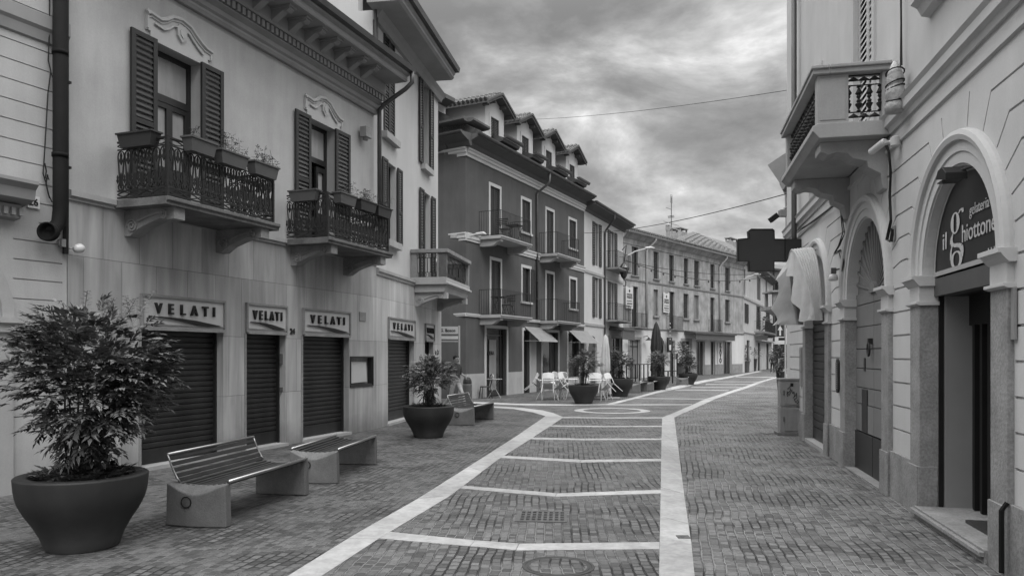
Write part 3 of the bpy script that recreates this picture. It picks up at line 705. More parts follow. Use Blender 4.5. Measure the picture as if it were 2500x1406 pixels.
def iron_balcony(W, root, pxw, pxc, pxf, slabtop_at, zslab, H, yU):
    o = W.off(pxw, pxc); u0 = W.u(pxw); u1 = W.u(pxf, o)
    return o, u0, u1
for k, (pxw, pxc, pxf, br) in enumerate(((283, 412, 676, 1), (698, 800, 951, 1))):
    o = WB.off(pxw, pxc); u0 = WB.u(pxw); u1 = WB.u(pxf, o); zs0 = WB.v(pxc, (487, 583)[k], o); zr = WB.v(pxc, (330, 468)[k], o)
    print('balcony', k, 'off', round(o, 2), 'u', round(u0, 2), round(u1, 2), 'slab top', round(zs0, 2), 'rail', round(zr, 2))
    zs0 = 3.84; H = 1.0 if k == 0 else .98; H = zr - zs0 - .03
    o = .92
    g = G(); g.prism([(-o - .06, zs0), (-o - .06, zs0 - .05), (-o - .03, zs0 - .07), (-o - .03, zs0 - .11), (0, zs0 - .11), (0, zs0)], u0 - .05, u1 + .05, 'x')
    bal = g.build('balcony', 'slab_stone', B, bevel=.006)
    g = G(); i_ = .03
    ornate(g, (u0 + i_, 0), (u0 + i_, -o + i_), zs0 + .02, H); ornate(g, (u0 + i_, -o + i_), (u1 - i_, -o + i_), zs0 + .02, H); ornate(g, (u1 - i_, -o + i_), (u1 - i_, 0), zs0 + .02, H)
    for uu in (u0 + i_, u1 - i_):
        g.box(uu - .018, uu + .018, -o + i_ - .018, -o + i_ + .018, zs0, zs0 + H + .04)
    g.build('railing', 'iron', bal)
    for uu in (u0 + .14, u1 - .34):
        g = G(); scroll(g, uu, uu + .2, o - .02, zs0 - .11, .36, 0); g.build('bracket', 'stone', bal, bevel=.008)
# cornice of B
g = G()
zc0 = 7.15
ue = uB1 + .02
g.profile(uB0, ue, [(-.07, zc0), (.0, zc0 + .0), (.03, zc0 + .05), (.03, zc0 + .09), (.07, zc0 + .12), (.07, zc0 + .2), (.16, zc0 + .25), (.16, zc0 + .27), (-.07, zc0 + .27)])
zq = zc0 + .27
g.profile(uB0, ue, [(-.07, zq), (.12, zq), (.12, zq + .14), (-.07, zq + .14)])
u = uB0
while u < ue - .1:
    g.box(u, u + .075, -.2, -.12, zq + .01, zq + .125); u += .125
zr_ = zq + .14
g.profile(uB0, ue, [(-.07, zr_), (.22, zr_), (.24, zr_ + .04), (.24, zr_ + .26), (-.07, zr_ + .26)])
ue2 = uB1 + .0
g.profile(uB0, ue2 + .06, [(-.07, zr_ + .26), (.74, zr_ + .26), (.76, zr_ + .29), (.76, zr_ + .37), (.82, zr_ + .40), (.82, zr_ + .46), (-.07, zr_ + .46)])
g.build('cornice', 'cornice', B)
px_m = [636, 685, 729.6, 766, 802, 836, 869, 899, 927]; um_ = [WB.u(p, .5) for p in px_m]; st = (um_[-1] - um_[0]) / 8; print('modillion step', st, um_[-1] - uB1)
for k in range(24):
    u = um_[-1] - .3 - k * st
    if u < uB0: break
    g = G(); g.prism([(-.24, zr_ + .255), (-.62, zr_ + .255), (-.62, zr_ + .19), (-.56, zr_ + .16), (-.48, zr_ + .17), (-.36, zr_ + .1), (-.24, zr_ + .03)], u - .07, u + .07, 'x'); g.prism([(-.24, zr_ + .258), (-.66, zr_ + .258), (-.66, zr_ + .22), (-.24, zr_ + .22)], u - .1, u + .1, 'x')
    g.build('modillion', 'cornice', B)
zg = zr_ + .46
g = G(); g.profile(uB0, uB1 + .16, [(.80, zg), (.82, zg - .02), (.92, zg + .0), (.95, zg + .1), (.93, zg + .1), (.80, zg + .06)]); g.prism([(-.85, zg + .02), (8, zg + 2.6), (8, zg + 2.5), (-.80, zg - .01)], uB0, uB1, 'x')
g.build('roof', 'copper', B)
print('gutter z', zg + .1, 'photo', WB.v(998, 199, .95))
g = G(); uu = uB1 + .06; yo = -.88
g.tube([(uu, yo, zg + .02), (uu, yo, zg - .22), (uu - .02, -.72, zg - .36), (uu - .07, -.2, zg - .66), (uu - .08, -.09, zg - .78), (uu - .08, -.09, zg - 1.0), (uu - .08, -.09, 3.9)], .05, 10)
tag(g.build('drainpipe', 'copper', mw=WB.M, smooth=True), 'dark drainpipe bending from the bracketed eaves down the right edge of the low stucco house', 'drainpipe')

# ---- building C, tall house continuing the street
WC = Wall(919, 1049, 1560, P=gp(919, 1047))
C = thing('tall_corner_house', 'tall pale corner house with deep plain eaves and open dark shutters', 'building', WC.M)
uC1 = WC.u(1077.5); ZSC = 3.52; yC = .09
print('C len', uC1, 'string', WC.v(919, 662), WC.v(1019, 693))
uCe = WC.u(1066, -yC) ; uCe = uC1 - .05
SC = [(WC.u(947), WC.u(1011), 775, 785), (WC.u(1037), WC.u(1058), 790, 0)]
holes = [(rect(a, b, 0 if i == 0 else 0, zT), .3, False) for i, (a, b, _, _) in enumerate(SC)]
g = G(); g.face(rect(0, uC1, 0, ZSC), holes); g.add([(uC1, 0, 0), (uC1, 9, 0), (uC1, 9, ZSC), (uC1, 0, ZSC)], [(0, 1, 2, 3)]); g.build('cladding', 'cladding_c', C)
for k, (u0, u1, _, _) in enumerate(SC):
    g = G(); roller(g, u0 + .02, u1 - .02, .06, zT, .2, .098); rs = g.build('roller_shutter', 'roller', C)
    g = G(); g.box(u0, u1, .26, .3, 0, zT); g.box(u0, u0 + .03, .13, .24, 0, zT); g.box(u1 - .03, u1, .13, .24, 0, zT); g.build('guide_rail', 'frame', rs)
    g = G(); g.box(u0 - .03, u1 + .03, -.04, .3, 0, .055); g.build('door_sill', 'stone_light', rs)
    shop_sign(WC, u0 + .02, u1 - .02, zT + .04, WC.v(1011, 786) if k == 0 else zT + .47, ['white VELATI sign on the pale corner house beyond the display case', 'smallest white VELATI sign at the street corner above the second planter'][k])
zTC = 9.55
def cw(a, b, top, bot, W=WC, off=-.09): return (W.u(a, off), W.u(b, off), W.v(a, bot, off), W.v(a, top, off))
w1 = cw(936, 962, 65, 322); w2 = cw(1030, 1046, 195, 398); w3 = cw(943, 966, 392, 585); w4 = cw(1032, 1050, 465, 605)
print('C windows', [[round(x, 2) for x in q] for q in (w1, w2, w3, w4)])
WCs = [(w1[0], w1[1], 6.75, 8.5, 'c'), (w2[0], w2[0] + .95, 6.75, 8.55, 'o'), (w3[0], w3[0] + .95, 4.4, 6.15, 'o'), (w4[0], w4[0] + .95, 3.55, 6.15, 'o')]
WCs = [(w1[0], w1[1], w1[2], w1[3], 'c'), (w2[0], w2[1], (w1[2] + w2[2]) / 2, w2[3], 'o'), (w3[0], w3[1], w3[2], w3[3], 'o'), (w4[0], w4[1], 3.7, w4[3], 'o')]
g = G(); g.face(rect(0, uCe, ZSC, zTC), [(rect(a, b, c_, d), .2, False) for a, b, c_, d, _ in WCs], yC); solid(g, 0, uCe, 0, zTC, 11, yC); g.box(0, .3, yC + .35, 11, zTC, 12.5); g.build('wall', 'stucco_c', C)
for i, (a, b, c_, d, kd) in enumerate(WCs):
    g = G(); y = yC + .14; f = .05
    g.box(a, a + f, y, y + .05, c_, d); g.box(b - f, b, y, y + .05, c_, d); g.box(a + f, b - f, y, y + .05, d - f, d); g.box(a + f, b - f, y, y + .05, c_, c_ + f); g.box((a + b) / 2 - .03, (a + b) / 2 + .03, y, y + .05, c_ + f, d - f)
    wn = g.build('window', 'frame', C)
    g = G(); g.box(a + f, b - f, y + .03, y + .04, c_ + f, d - f); g.build('pane', 'glass', wn)
    m_ = (a + b) / 2; sw = (b - a) / 2
    if kd == 'c':
        for q0, q1 in ((a, m_ - .005), (m_ + .005, b)): g = G(); louvre(g, q0, q1, c_, d, yC - .0, 34, .03, .06); g.build('shutter', 'shutter', wn)
    else:
        for q0, q1 in ((a - sw - .04, a - .02), (b + .02, b + sw + .04)): g = G(); louvre(g, q0, q1, c_, d, yC - .03, 34, .035, .06); g.build('shutter', 'shutter', wn)
    if i != 3: g = G(); g.box(a - .12, b + .12, -.05, yC + .1, c_ - .16, c_); g.build('sill', 'stone_light', wn, bevel=.006)
g = G(); g.profile(0, uC1, [(-.09, ZSC - .002), (.03, ZSC), (.04, ZSC + .06), (.07, ZSC + .08), (.07, ZSC + .15), (-.09, ZSC + .18)]); g.build('string_course', 'stone_light', C)
g = G(); oE = .72
for (z0, z1, o0, o1) in ((zTC - .22, zTC - .1, .0, .06), (zTC - .1, zTC + .0, .06, .14)): g.profile(.0, uCe + o1, [(-.09, z0), (o0, z0), (o1, z1), (-.09, z1)])
uE_ = WC.u(1113, oE)
g.profile(-.38, uE_ - .06, [(-.09, zTC), (oE - .1, zTC), (oE - .04, zTC + .05), (oE - .04, zTC + .12), (oE, zTC + .16), (oE, zTC + .22), (-.09, zTC + .22)])
g.build('eaves', 'cornice', C)
g = G(); g.profile(-.38, uE_, [(oE - .02, zTC + .22), (oE + .1, zTC + .22), (oE + .13, zTC + .34), (oE - .02, zTC + .34)]); g.prism([(-oE, zTC + .3), (6, zTC + 2.4), (6, zTC + 2.2), (-oE, zTC + .2)], .31, uE_ - .03, 'x'); g.build('roof', 'copper', C)
print('C eave', WC.v(1118, 187, .8), WC.v(1063, 211))
# balcony C: stone parapet box with iron panels
o = WC.off(1010, 1090); u0, u1 = WC.u(1010), WC.u(1146, o); print('balc C', o, u0, u1, WC.v(1093, 681, o), WC.v(1090, 606, o)); 
zc_ = ZSC + .08; zt_ = WC.v(1090, 607, o)
g = G()
g.prism([(.09, zc_ - .05), (-o - .06, zc_ - .05), (-o - .06, zc_), (-o - .0, zc_ + .03), (-o, zc_ + .14), (.09, zc_ + .14)], u0 - .04, u1 + .05, 'x')
g.prism([(.09, zc_ - .25), (-o + .08, zc_ - .25), (-o + .04, zc_ - .12), (-o - .02, zc_ - .051), (.09, zc_ - .051)], u0 + .04, u1 - .02, 'x')
bal = g.build('balcony', 'stone_light', C, bevel=.008)
g = G(); t_ = .1
for uu in (u0, u1 - .12): g.box(uu, uu + .12, -o, -o + .22, zc_ + .14, zt_ - .1); g.box(uu, uu + .12, -.08, .08, zc_ + .14, zt_ - .1)
g.box(u0, u0 + .12, -o, -o + .26, zc_ + .141, zt_ - .101)
for (a, b, c_, d) in ((u0 - .04, u1 + .05, -o - .05, -o + .2), (u0 - .04, u0 + .16, -o + .2, .08), (u1 - .16, u1 + .05, -o + .2, .08)): g.box(a, b, c_, d, zt_ - .1, zt_)
g.build('parapet', 'stone', bal, bevel=.008)
g = G()
def panel(p0, p1, z0, z1, nb):
    a, b = Vector(p0), Vector(p1)
    for h in (0, .2, .8, 1): z = z0 + (z1 - z0) * h; g.tube([(a.x, a.y, z), (b.x, b.y, z)], .011, 4)
    for i in range(nb + 1):
        p = a.lerp(b, i / nb); g.tube([(p.x, p.y, z0 + (z1 - z0) * .2), (p.x, p.y, z0 + (z1 - z0) * .8)], .012, 4)
    for i in range(nb):
        p = a.lerp(b, (i + .5) / nb)
        for h in (.1, .9): z = z0 + (z1 - z0) * h; g.tube([(p.x + .02 * (b - a).normalized().x * cos(t), p.y + .02 * (b - a).normalized().y * cos(t), z + .05 * sin(t)) for t in [2 * pi * j / 7 for j in range(8)]], .009, 4)
panel((u0 + .06, -.08), (u0 + .06, -o + .26), zc_ + .15, zt_ - .1, 6); panel((u0 + .12, -o + .1), (u1 - .12, -o + .1), zc_ + .15, zt_ - .1, 16); panel((u1 - .06, -.08), (u1 - .06, -o + .22), zc_ + .15, zt_ - .1, 6)
g.build('railing', 'iron', bal)
for uu in (u0 + .12, u1 - .34): g = G(); scroll(g, uu, uu + .18, o - .02, zc_ - .25, .36, 0); g.build('bracket', 'stone_light', bal, bevel=.008)
g = G(); u_ = .03; g.tube([(u_, yC - .07, 12), (u_, yC - .07, 8.2)], .05, 8); tag(g.build('drainpipe', 'copper', mw=WC.M), 'dark drainpipe on the front corner of the tall house, above the lower eaves', 'drainpipe')
# ================================================================== DARK HOUSE (beyond the side street)
WD = Wall(1137, 974.5, 2160)
D = thing('dark_plastered_house', 'dark plastered house with pale window surrounds, four balconies and four tiled dormers', 'building', WD.M)
uD1 = WD.u(1426); ZD = 9.45
def reg(v, step=.01): return round(v / step) * step
def closed_window(root, W, g_holes, px0, px1, ptop, pbot, door=False, openr=False, surround=.13, m='shutter_d', n=26, off=0, out=None):
    """opening with pale surround and closed (or one open) louvred leaves"""
    u0, u1 = W.u(px0), W.u(px1); z1 = W.v((px0 + px1) / 2, ptop) if out is None else out[1]; z0 = W.v((px0 + px1) / 2, pbot) if out is None else out[0]
    s_ = surround
    a, b, c_, d = u0 + s_, u1 - s_, z0 + (0 if door else .0), z1 - s_
    g_holes.append((rect(a, b, c_, d), .16, True))
    g = G(); g.box(u0, a, -.02, .0, c_, z1); g.box(b, u1, -.02, .0, c_, z1); g.box(a, b, -.02, .0, d, z1)
    if not door: g.box(u0 - .05, u1 + .05, -.07, .0, c_ - .09, c_)
    wn = g.build('window', 'trim', root)
    m_ = (a + b) / 2
    leaves = [(a + .01, m_ - .004), (m_ + .004, b - .01)]
    for i, (q0, q1) in enumerate(leaves):
        g = G()
        if openr and i == 1: louvre(g, b + .03, b + .03 + (q1 - q0), c_, d, -.03, n, .03, .05)
        else: louvre(g, q0, q1, c_ + .01, d - .01, .07, n, .03, .05)
        g.build('shutter', m, wn)
    if openr:
        g = G(); g.box(m_, b, .1, .12, c_, d); g.build('pane', 'glass', wn)
    return (a, b, c_, d)
Dh = []
tz = lambda l: sum(l) / len(l)
zt2 = tz([WD.v(1208, 450), WD.v(1284, 484), WD.v(1342, 508), WD.v(1398, 532)]); zt1 = tz([WD.v(1210, 630), WD.v(1284, 648), WD.v(1342, 661), WD.v(1399, 676)])
zb2, zb1 = WD.v(1196, 587) , WD.v(1196, 772)
print('D', zt2, zt1, 'floors', zb2, zb1, WD.v(1332, 627), WD.v(1332, 785), 'len', uD1)
zf2 = (zb2 + WD.v(1342, 627)) / 2; zf1 = (zb1 + WD.v(1342, 785)) / 2
for (a, b, door, fl, op) in ((1193, 1223.5, 1, 2, 0), (1271, 1297, 0, 2, 0), (1331, 1353.5, 1, 2, 0), (1387, 1408, 0, 2, 0), (1195, 1225, 1, 1, 0), (1272, 1297, 0, 1, 1), (1331, 1353.5, 1, 1, 0), (1389, 1408.5, 0, 1, 0)):
    zf, ztp = (zf2, zt2) if fl == 2 else (zf1, zt1)
    closed_window(D, WD, Dh, a, b, 0, 0, bool(door), bool(op), out=(zf if door else zf + .78, ztp))
# shop openings
zo = WD.v(1210, 800)
doorD = (WD.u(1186), WD.u(1236), 0, WD.v(1210, 802)); shop1 = (WD.u(1277), WD.u(1293), 0, 2.75); shop2 = (WD.u(1323), WD.u(1362), .55, 2.75); shop3 = (WD.u(1386), WD.u(1413), .55, 2.75)
for a, b, c_, d in (doorD, shop1, shop2, shop3): Dh.append((rect(a, b, c_, d), .3, False))
g = G(); g.face(rect(0, uD1, 0, ZD), Dh); solid(g, 0, uD1, 0, ZD, 9); g.build('wall', 'stucco_d', D)
pl = WD.v(1262, 923)
for a, b, h_ in ((0, doorD[0] - .14, .95), (doorD[1] + .14, shop1[0] - .12, .95), (WD.u(1295), WD.u(1308), 2.75), (shop2[0] - .1, shop2[1] + .1, .55), (shop3[0], shop3[1], .55)): g = G(); g.box(a, b, -.035, 0, 0, h_); g.build('plinth' if h_ < 2 else 'stone_pier', 'stone_light', D)
def shopfront(root, a, b, c_, d, m='trim', s_=.12, y=.14, transom=None, mull=(), gl='glass_g', name='shopfront'):
    g = G(); g.box(a - s_, a, -.035, .02, c_, d + s_); g.box(b, b + s_, -.035, .02, c_, d + s_); g.box(a, b, -.035, .02, d, d + s_); sf = g.build(name, m, root)
    g = G(); f = .05
    g.box(a, a + f, y, y + .05, c_, d); g.box(b - f, b, y, y + .05, c_, d); g.box(a + f, b - f, y, y + .05, d - f, d); g.box(a + f, b - f, y, y + .05, c_, c_ + f)
    for t_ in mull: x = a + (b - a) * t_; g.box(x - .03, x + .03, y - .005, y + .05, c_ + f, d - f)
    if transom: g.box(a + f, b - f, y - .003, y + .048, transom, transom + .06)
    g.build('door_frame', 'frame', sf)
    g = G(); g.box(a + f, b - f, y + .03, y + .04, c_ + f, d - f); g.build('pane', gl, sf)
    return sf
sfD = shopfront(D, *doorD, s_=.13, transom=2.45, mull=(.86,))
g = G(); g.box(doorD[0] + .55, doorD[0] + 1.15, .13, .15, .25, 2.3); g.build('poster_panel', 'cabinet', sfD)
shopfront(D, *shop1); shopfront(D, *shop2, m='stone_light', mull=(.7,)); shopfront(D, *shop3, m='stone_light')
# string courses and cornice
g = G()
zs2 = WD.v(1287, 635); print('str', zs2, WD.v(1172, 590), WD.v(1290, 628))
for a, b in ((0, WD.u(1172)), (WD.u(1250), WD.u(1316)), (WD.u(1380), uD1)):
    g = G(); g.profile(a, b, [(0, zf2 - .28), (.04, zf2 - .28), (.04, zf2 - .2), (.07, zf2 - .18), (.07, zf2 - .06), (.1, zf2 - .03), (.1, zf2 + .02), (0, zf2 + .03)]); g.build('string_course', 'trim', D)
    g = G(); g.profile(a, b, [(0, zf1 - .1), (.05, zf1 - .1), (.07, zf1 - .02), (.07, zf1 + .02), (0, zf1 + .03)]); g.build('string_course', 'trim', D)
# the same courses on the chamfered corner and the side street front
dch = Vector((gp(1088, 973).x, 29.25)); wch_dir = (WD.P - dch); Lc = wch_dir.length
class W2(Wall):
    def __init__(s, P, d):
        s.P = P; s.x = d.normalized(); s.y = Vector((-s.x.y, s.x.x)); s.M = Matrix(((s.x.x, s.y.x, 0, s.P.x), (s.x.y, s.y.y, 0, s.P.y), (0, 0, 1, 0), (0, 0, 0, 1)))
WCh = W2(dch, wch_dir)
side_dir = Vector((.62, -.78)); sideP = dch - side_dir * 9; WS = W2(sideP, side_dir)
Minv = WD.M.inverted()
def sub(Wx): return Minv @ Wx.M
g = G()
for Wx, a, b in ((WCh, 0, Lc), (WS, 0, 9)):
    g.T = sub(Wx); g.add([(a, 0, 0), (b, 0, 0), (b, 0, ZD), (a, 0, ZD)], [(0, 1, 2, 3)])
g.T = None; g.build('corner_wall', 'stucco_d', D)
g = G()
for Wx, a, b in ((WCh, -.02, Lc + .03), (WS, 0, 9)):
    g.T = sub(Wx); g.profile(a, b, [(0, zf2 - .28), (.04, zf2 - .28), (.04, zf2 - .2), (.07, zf2 - .18), (.07, zf2 - .06), (.1, zf2 - .03), (.1, zf2 + .02), (0, zf2 + .03)]); g.profile(a, b, [(0, zf1 - .1), (.05, zf1 - .1), (.07, zf1 - .02), (.07, zf1 + .02), (0, zf1 + .03)])
g.T = None; g.build('corner_string_course', 'trim', D)
g = G(); g.T = sub(WCh); g.box(0, Lc, -.03, 0, 0, .95); g.T = None; g.build('corner_plinth', 'stone_light', D)
def eave(g, a, b, z0):
    g.profile(a, b, [(0, z0), (.05, z0), (.05, z0 + .1), (.1, z0 + .14), (.1, z0 + .22), (.15, z0 + .26), (.15, z0 + .32), (0, z0 + .34)])
def eave2(g, a, b, z0): g.profile(a, b, [(0, z0 + .34), (.12, z0 + .34), (.2, z0 + .5), (.62, z0 + .66), (.62, z0 + .76), (0, z0 + .8)])
z9 = 9.22
g = G(); eave(g, -.0, uD1, z9); g.T = sub(WCh); eave(g, -.03, Lc + .07, z9); g.T = sub(WS); eave(g, 0, 9.05, z9); g.T = None; g.build('frieze', 'trim', D)
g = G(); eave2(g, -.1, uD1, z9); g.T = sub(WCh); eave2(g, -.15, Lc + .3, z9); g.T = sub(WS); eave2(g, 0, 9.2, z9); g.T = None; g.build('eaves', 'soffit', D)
def gutter(g, a, b, o, z, r=.07):
    n = 6; pts = [(o + r - r * cos(pi * k / n), z + r - r * 1.4 * sin(pi * k / n)) for k in range(n + 1)]; g.profile(a, b, pts)
g = G(); gutter(g, -.25, uD1, .58, z9 + .72); g.T = sub(WCh); gutter(g, -.3, Lc + .3, .58, z9 + .72); g.T = sub(WS); gutter(g, 0, 9.3, .58, z9 + .72); g.T = None; g.build('gutter', 'copper', D)
# balconies
def bars(g, pts, z0, H, step=.11, r=.008):
    for h in (0.04, 1): g.tube([(x, y, z0 + H * h) for x, y in pts], .012, 4)
    for i in range(len(pts) - 1):
        a, b = Vector(pts[i]), Vector(pts[i + 1]); n = max(2, round((b - a).length / step))
        for k in range(n + 1): p = a.lerp(b, k / n); g.tube([(p.x, p.y, z0), (p.x, p.y, z0 + H)], r if k % n else .014, 4)
def bal_d(root, W, u0, u1, o, zf, H=.98, th=.12, br=.26, m='stone_light', rail='iron', y0=0, brk=True):
    g = G(); g.prism([(y0, zf), (-o - .04, zf), (-o - .04, zf - .05), (-o, zf - .07), (-o, zf - th), (y0, zf - th)], u0 - .04, u1 + .04, 'x'); bl = g.build('balcony', m, root)
    g = G(); bars(g, [(u0 + .03, y0), (u0 + .03, -o + .03), (u1 - .03, -o + .03), (u1 - .03, y0)], zf, H); g.build('railing', rail, bl)
    if brk:
        for uu in (u0 + .06, u1 - .3):
            g = G(); zt = zf - th; g.prism([(y0 - a, zt - b) for a, b in ((0, 0), (o - .06, 0), (o - .06, br * .35), (o - .18, br * .45), (o * .62, br * .9), (o * .5, br), (0, br))], uu, uu + .24, 'x'); g.build('bracket', m, bl)
    return bl
for (pw, pc, pf, zf) in ((1169, 1223, 1297, zf2), (1316, 1361, 1415, zf2), (1169, 1223, 1297, zf1), (1317, 1361, 1416, zf1)):
    o = WD.off(pw, pc); u0, u1 = WD.u(pw), WD.u(pf, o); print('bal', round(o, 2), round(u0, 2), round(u1, 2)); bal_d(D, WD, u0, u1, o, zf)
g = G(); bars(g, [(0, 0), (1.2, 0)], 0, .98)
# small side-street balcony seen past the tall house
uS = 9.0; blS = None
g = G(); g.T = sub(WS); g.box(6.6, 8.7, -.8, 0, zf2 - .12, zf2); g.T = None; blS = g.build('balcony', 'stone_light', D)
g = G(); g.T = sub(WS); bars(g, [(6.63, 0), (6.63, -.77), (8.67, -.77), (8.67, 0)], zf2, .98); g.T = None; g.build('railing', 'iron', blS)
# attic, dormers
g = G(); za0 = z9 + .78; zatt = 11.9
ZR = 12.2
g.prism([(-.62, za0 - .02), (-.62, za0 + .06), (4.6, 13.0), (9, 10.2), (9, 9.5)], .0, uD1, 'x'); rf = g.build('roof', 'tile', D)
dz = [WD.v(1209, 282), WD.v(1283, 325), WD.v(1340, 360), WD.v(1397, 395)]; print('dormer win tops', dz, 'apex', WD.v(1226, 229, .6), WD.v(1297, 276, .6), WD.v(1351, 315, .6), WD.v(1407, 352, .6), 'low', WD.v(1196, 252, .6), WD.v(1254.6, 282, .6), WD.v(1322, 327, .6))
zdw = 11.3
for k, (pc, pa) in enumerate(((1209, 1226), (1283, 1297), (1340.5, 1351), (1397, 1407))):
    uc = WD.u(pc); hw = .82 if k < 2 else .8; o = .35; dep = 5.0; ap = 12.15; lo = 11.62; wide = 1.2
    g = G(); g.face([(uc - hw, 9.9), (uc + hw, 9.9), (uc + hw, lo + .1), (uc, ap - .05), (uc - hw, lo + .1)], [(rect(uc - .36, uc + .36, 9.95, zdw), .1, True)], .02)
    for s in (-1, 1): g.add([(uc + s * hw, .02, 9.9), (uc + s * hw, dep, 9.9), (uc + s * hw, dep, lo + .1), (uc + s * hw, .02, lo + .1)], [(0, 1, 2, 3)])
    dm = g.build('dormer', 'stucco_e', D)
    g = G(); g.box(uc - .5, uc - .36, 0, .02, 9.95, zdw + .14); g.box(uc + .36, uc + .5, 0, .02, 9.95, zdw + .14); g.box(uc - .36, uc + .36, 0, .02, zdw, zdw + .14); g.build('window_surround', 'trim', dm)
    g = G(); louvre(g, uc - .35, uc - .004, 9.96, zdw, .06, 22, .03, .04); g.build('shutter', 'shutter_d', dm); g = G(); louvre(g, uc + .004, uc + .35, 9.96, zdw, .06, 22, .03, .04); g.build('shutter', 'shutter_d', dm)
    g = G(); ff = -.30
    for s in (-1, 1):
        g.add([(uc, ff, ap + .12), (uc, dep, ap + .12), (uc + s * wide, dep, lo + .06), (uc + s * wide, ff, lo + .06), (uc, ff, ap + .02), (uc, dep, ap + .02), (uc + s * wide, dep, lo - .04), (uc + s * wide, ff, lo - .04)], [(0, 1, 2, 3), (4, 5, 6, 7), (0, 3, 7, 4), (3, 2, 6, 7), (1, 2, 6, 5)])
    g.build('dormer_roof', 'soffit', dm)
    g = G()
    for s in (-1, 1):   # rows of rounded cover tiles running down each slope
        for j in range(14):
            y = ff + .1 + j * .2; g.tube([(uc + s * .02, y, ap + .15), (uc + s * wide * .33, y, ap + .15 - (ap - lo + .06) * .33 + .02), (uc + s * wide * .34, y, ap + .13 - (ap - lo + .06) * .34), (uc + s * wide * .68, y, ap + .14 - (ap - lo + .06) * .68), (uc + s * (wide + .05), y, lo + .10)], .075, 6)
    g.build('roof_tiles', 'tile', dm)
    g = G()
    for s in (-1, 1):
        for off_, th in ((ff - .03, .2), (ff - .07, .1)): g.prism([(uc, ap + .16), (uc + s * (wide + .02), lo + .1), (uc + s * (wide + .02), lo + .1 - th), (uc + s * .25, ap + .16 - th - .1), (uc, ap + .16 - th)], off_, off_ + .04, 'y')
        for t_ in (.42, .95): x = uc + s * wide * t_ * .9; zz_ = ap - (ap - lo) * t_ * .9 ; g.prism([(x - .04, zz_ - .02), (x + .04, zz_ - .05), (x + .04, zz_ - .17), (x - .04, zz_ - .14)], ff + .05, .02, 'y')
    g.build('bargeboard', 'soffit', dm)
# short gutter pieces between dormers
for a, b in ((1232, 1273), (1304, 1332), (1359, 1391), (1410, 1436)):
    g = G(); u0, u1 = WD.u(a, .55), WD.u(b, .55); gutter(g, u0, u1, .5, 10.42, .09); g.prism([(-.5, 10.42), (.0, 10.62), (.0, 10.2), (-.45, 10.3)], u0 + .02, u1 - .02, 'x'); g.build('attic_gutter', 'copper', D)
# stepped attic over the corner: parapet, its little eave, then the taller wing behind
g = G(); g.box(.0, WD.u(1190), .05, 1, 9.9, 10.42); g.T = sub(WCh); g.box(-.0, Lc + .0, .05, 1, 9.9, 10.42); g.T = sub(WS); g.box(0, 9.0, .05, 1, 9.9, 10.42); g.T = None
att = g.build('attic_wall', 'stucco_e', D)
g = G(); u1 = WD.u(1196, .4)
g.profile(-.15, u1, [(-.3, 10.42), (.32, 10.45), (.42, 10.5), (.42, 10.58), (-.3, 10.64)]); g.T = sub(WCh); g.profile(-.15, Lc + .2, [(-.3, 10.42), (.32, 10.45), (.42, 10.5), (.42, 10.58), (-.3, 10.64)]); g.T = sub(WS); g.profile(0, 9.15, [(-.3, 10.42), (.32, 10.45), (.42, 10.5), (.42, 10.58), (-.3, 10.64)]); g.T = None
g.build('attic_eaves', 'soffit', D)
z1_, z2_ = 10.95, 12.35
g = G(); g.T = Minv; g.prism([(-2.62, 29.9), (-3.95, 27.5), (-7, 29.5), (-5, 33)], 10.4, 11.45, 'z'); g.T = None; g.build('attic_wing', 'stucco_e', D)
g = G(); g.T = Minv; g.prism([(-2.2, 29.35), (-3.6, 26.9), (-7.4, 29.2), (-5, 33.4)], 11.45, 11.6, 'z'); g.prism([(-2.4, 29.6), (-3.7, 27.3), (-7.0, 29.4), (-5, 33.0)], 11.6, 11.75, 'z'); g.T = None; g.build('attic_roof', 'soffit', D)
# downpipe
g = G(); u = WD.u(1311, .06); ug = WD.u(1342, .62)
g.tube([(ug, -.62, z9 + .7), (ug, -.62, z9 + .34), (ug - .06, -.58, z9 + .2), (u + .1, -.1, z9 - .12), (u, -.07, z9 - .25), (u, -.07, 3.3)], .055, 8)
for z in (8, 7, 6, 5, 4.2): g.lathe([(.065, z), (.065, z + .04)], (u, -.07, 0), 8)
tag(g.build('drainpipe', 'copper', mw=WD.M, smooth=True), 'dark drainpipe running down the middle of the dark plastered house', 'drainpipe')
# awnings
for k, (a, b, c_, d, zt, zb, lab) in enumerate(((1280, 1309, 1317, 1361, 797, 830, 'open grey canvas awning over the shop left of the dark pillar'), (1387, 1414, 1418, 1462, 805, 834, 'open grey canvas awning at the right end of the dark house'))):
    u0 = WD.u(a); o = WD.off(a, c_); o = min(o, 1.5); u1 = WD.u(d, o); z1 = WD.v(a, zt); z0 = WD.v(c_, zb, o); print('awning', o, u1 - u0, z1, z0)
    t_ = thing('awning', lab, 'awning', WD.mw(u0, 0, 0), 'shop awnings on the dark house'); w_ = u1 - u0
    g = G(); g.prism([(-.02, z1), (-o, z0), (-o, z0 - .02), (-.02, z1 - .02)], 0, w_, 'x'); g.build('canvas', 'canvas', t_)
    g = G(); g.prism([(-o + .02, z0 + .01), (-o - .01, z0 + .01), (-o - .01, z0 - .06), (-o + .02, z0 - .06)], 0, w_, 'x')
    for uu in (.0, w_ - .03): g.tube([(uu, -.02, z0 - .03), (uu, -o, z0 - .03)], .015, 4); g.tube([(uu, -.02, z1 - .01), (uu, -o, z0 - .01)], .012, 4)
    g.build('arm', 'white_metal', t_)
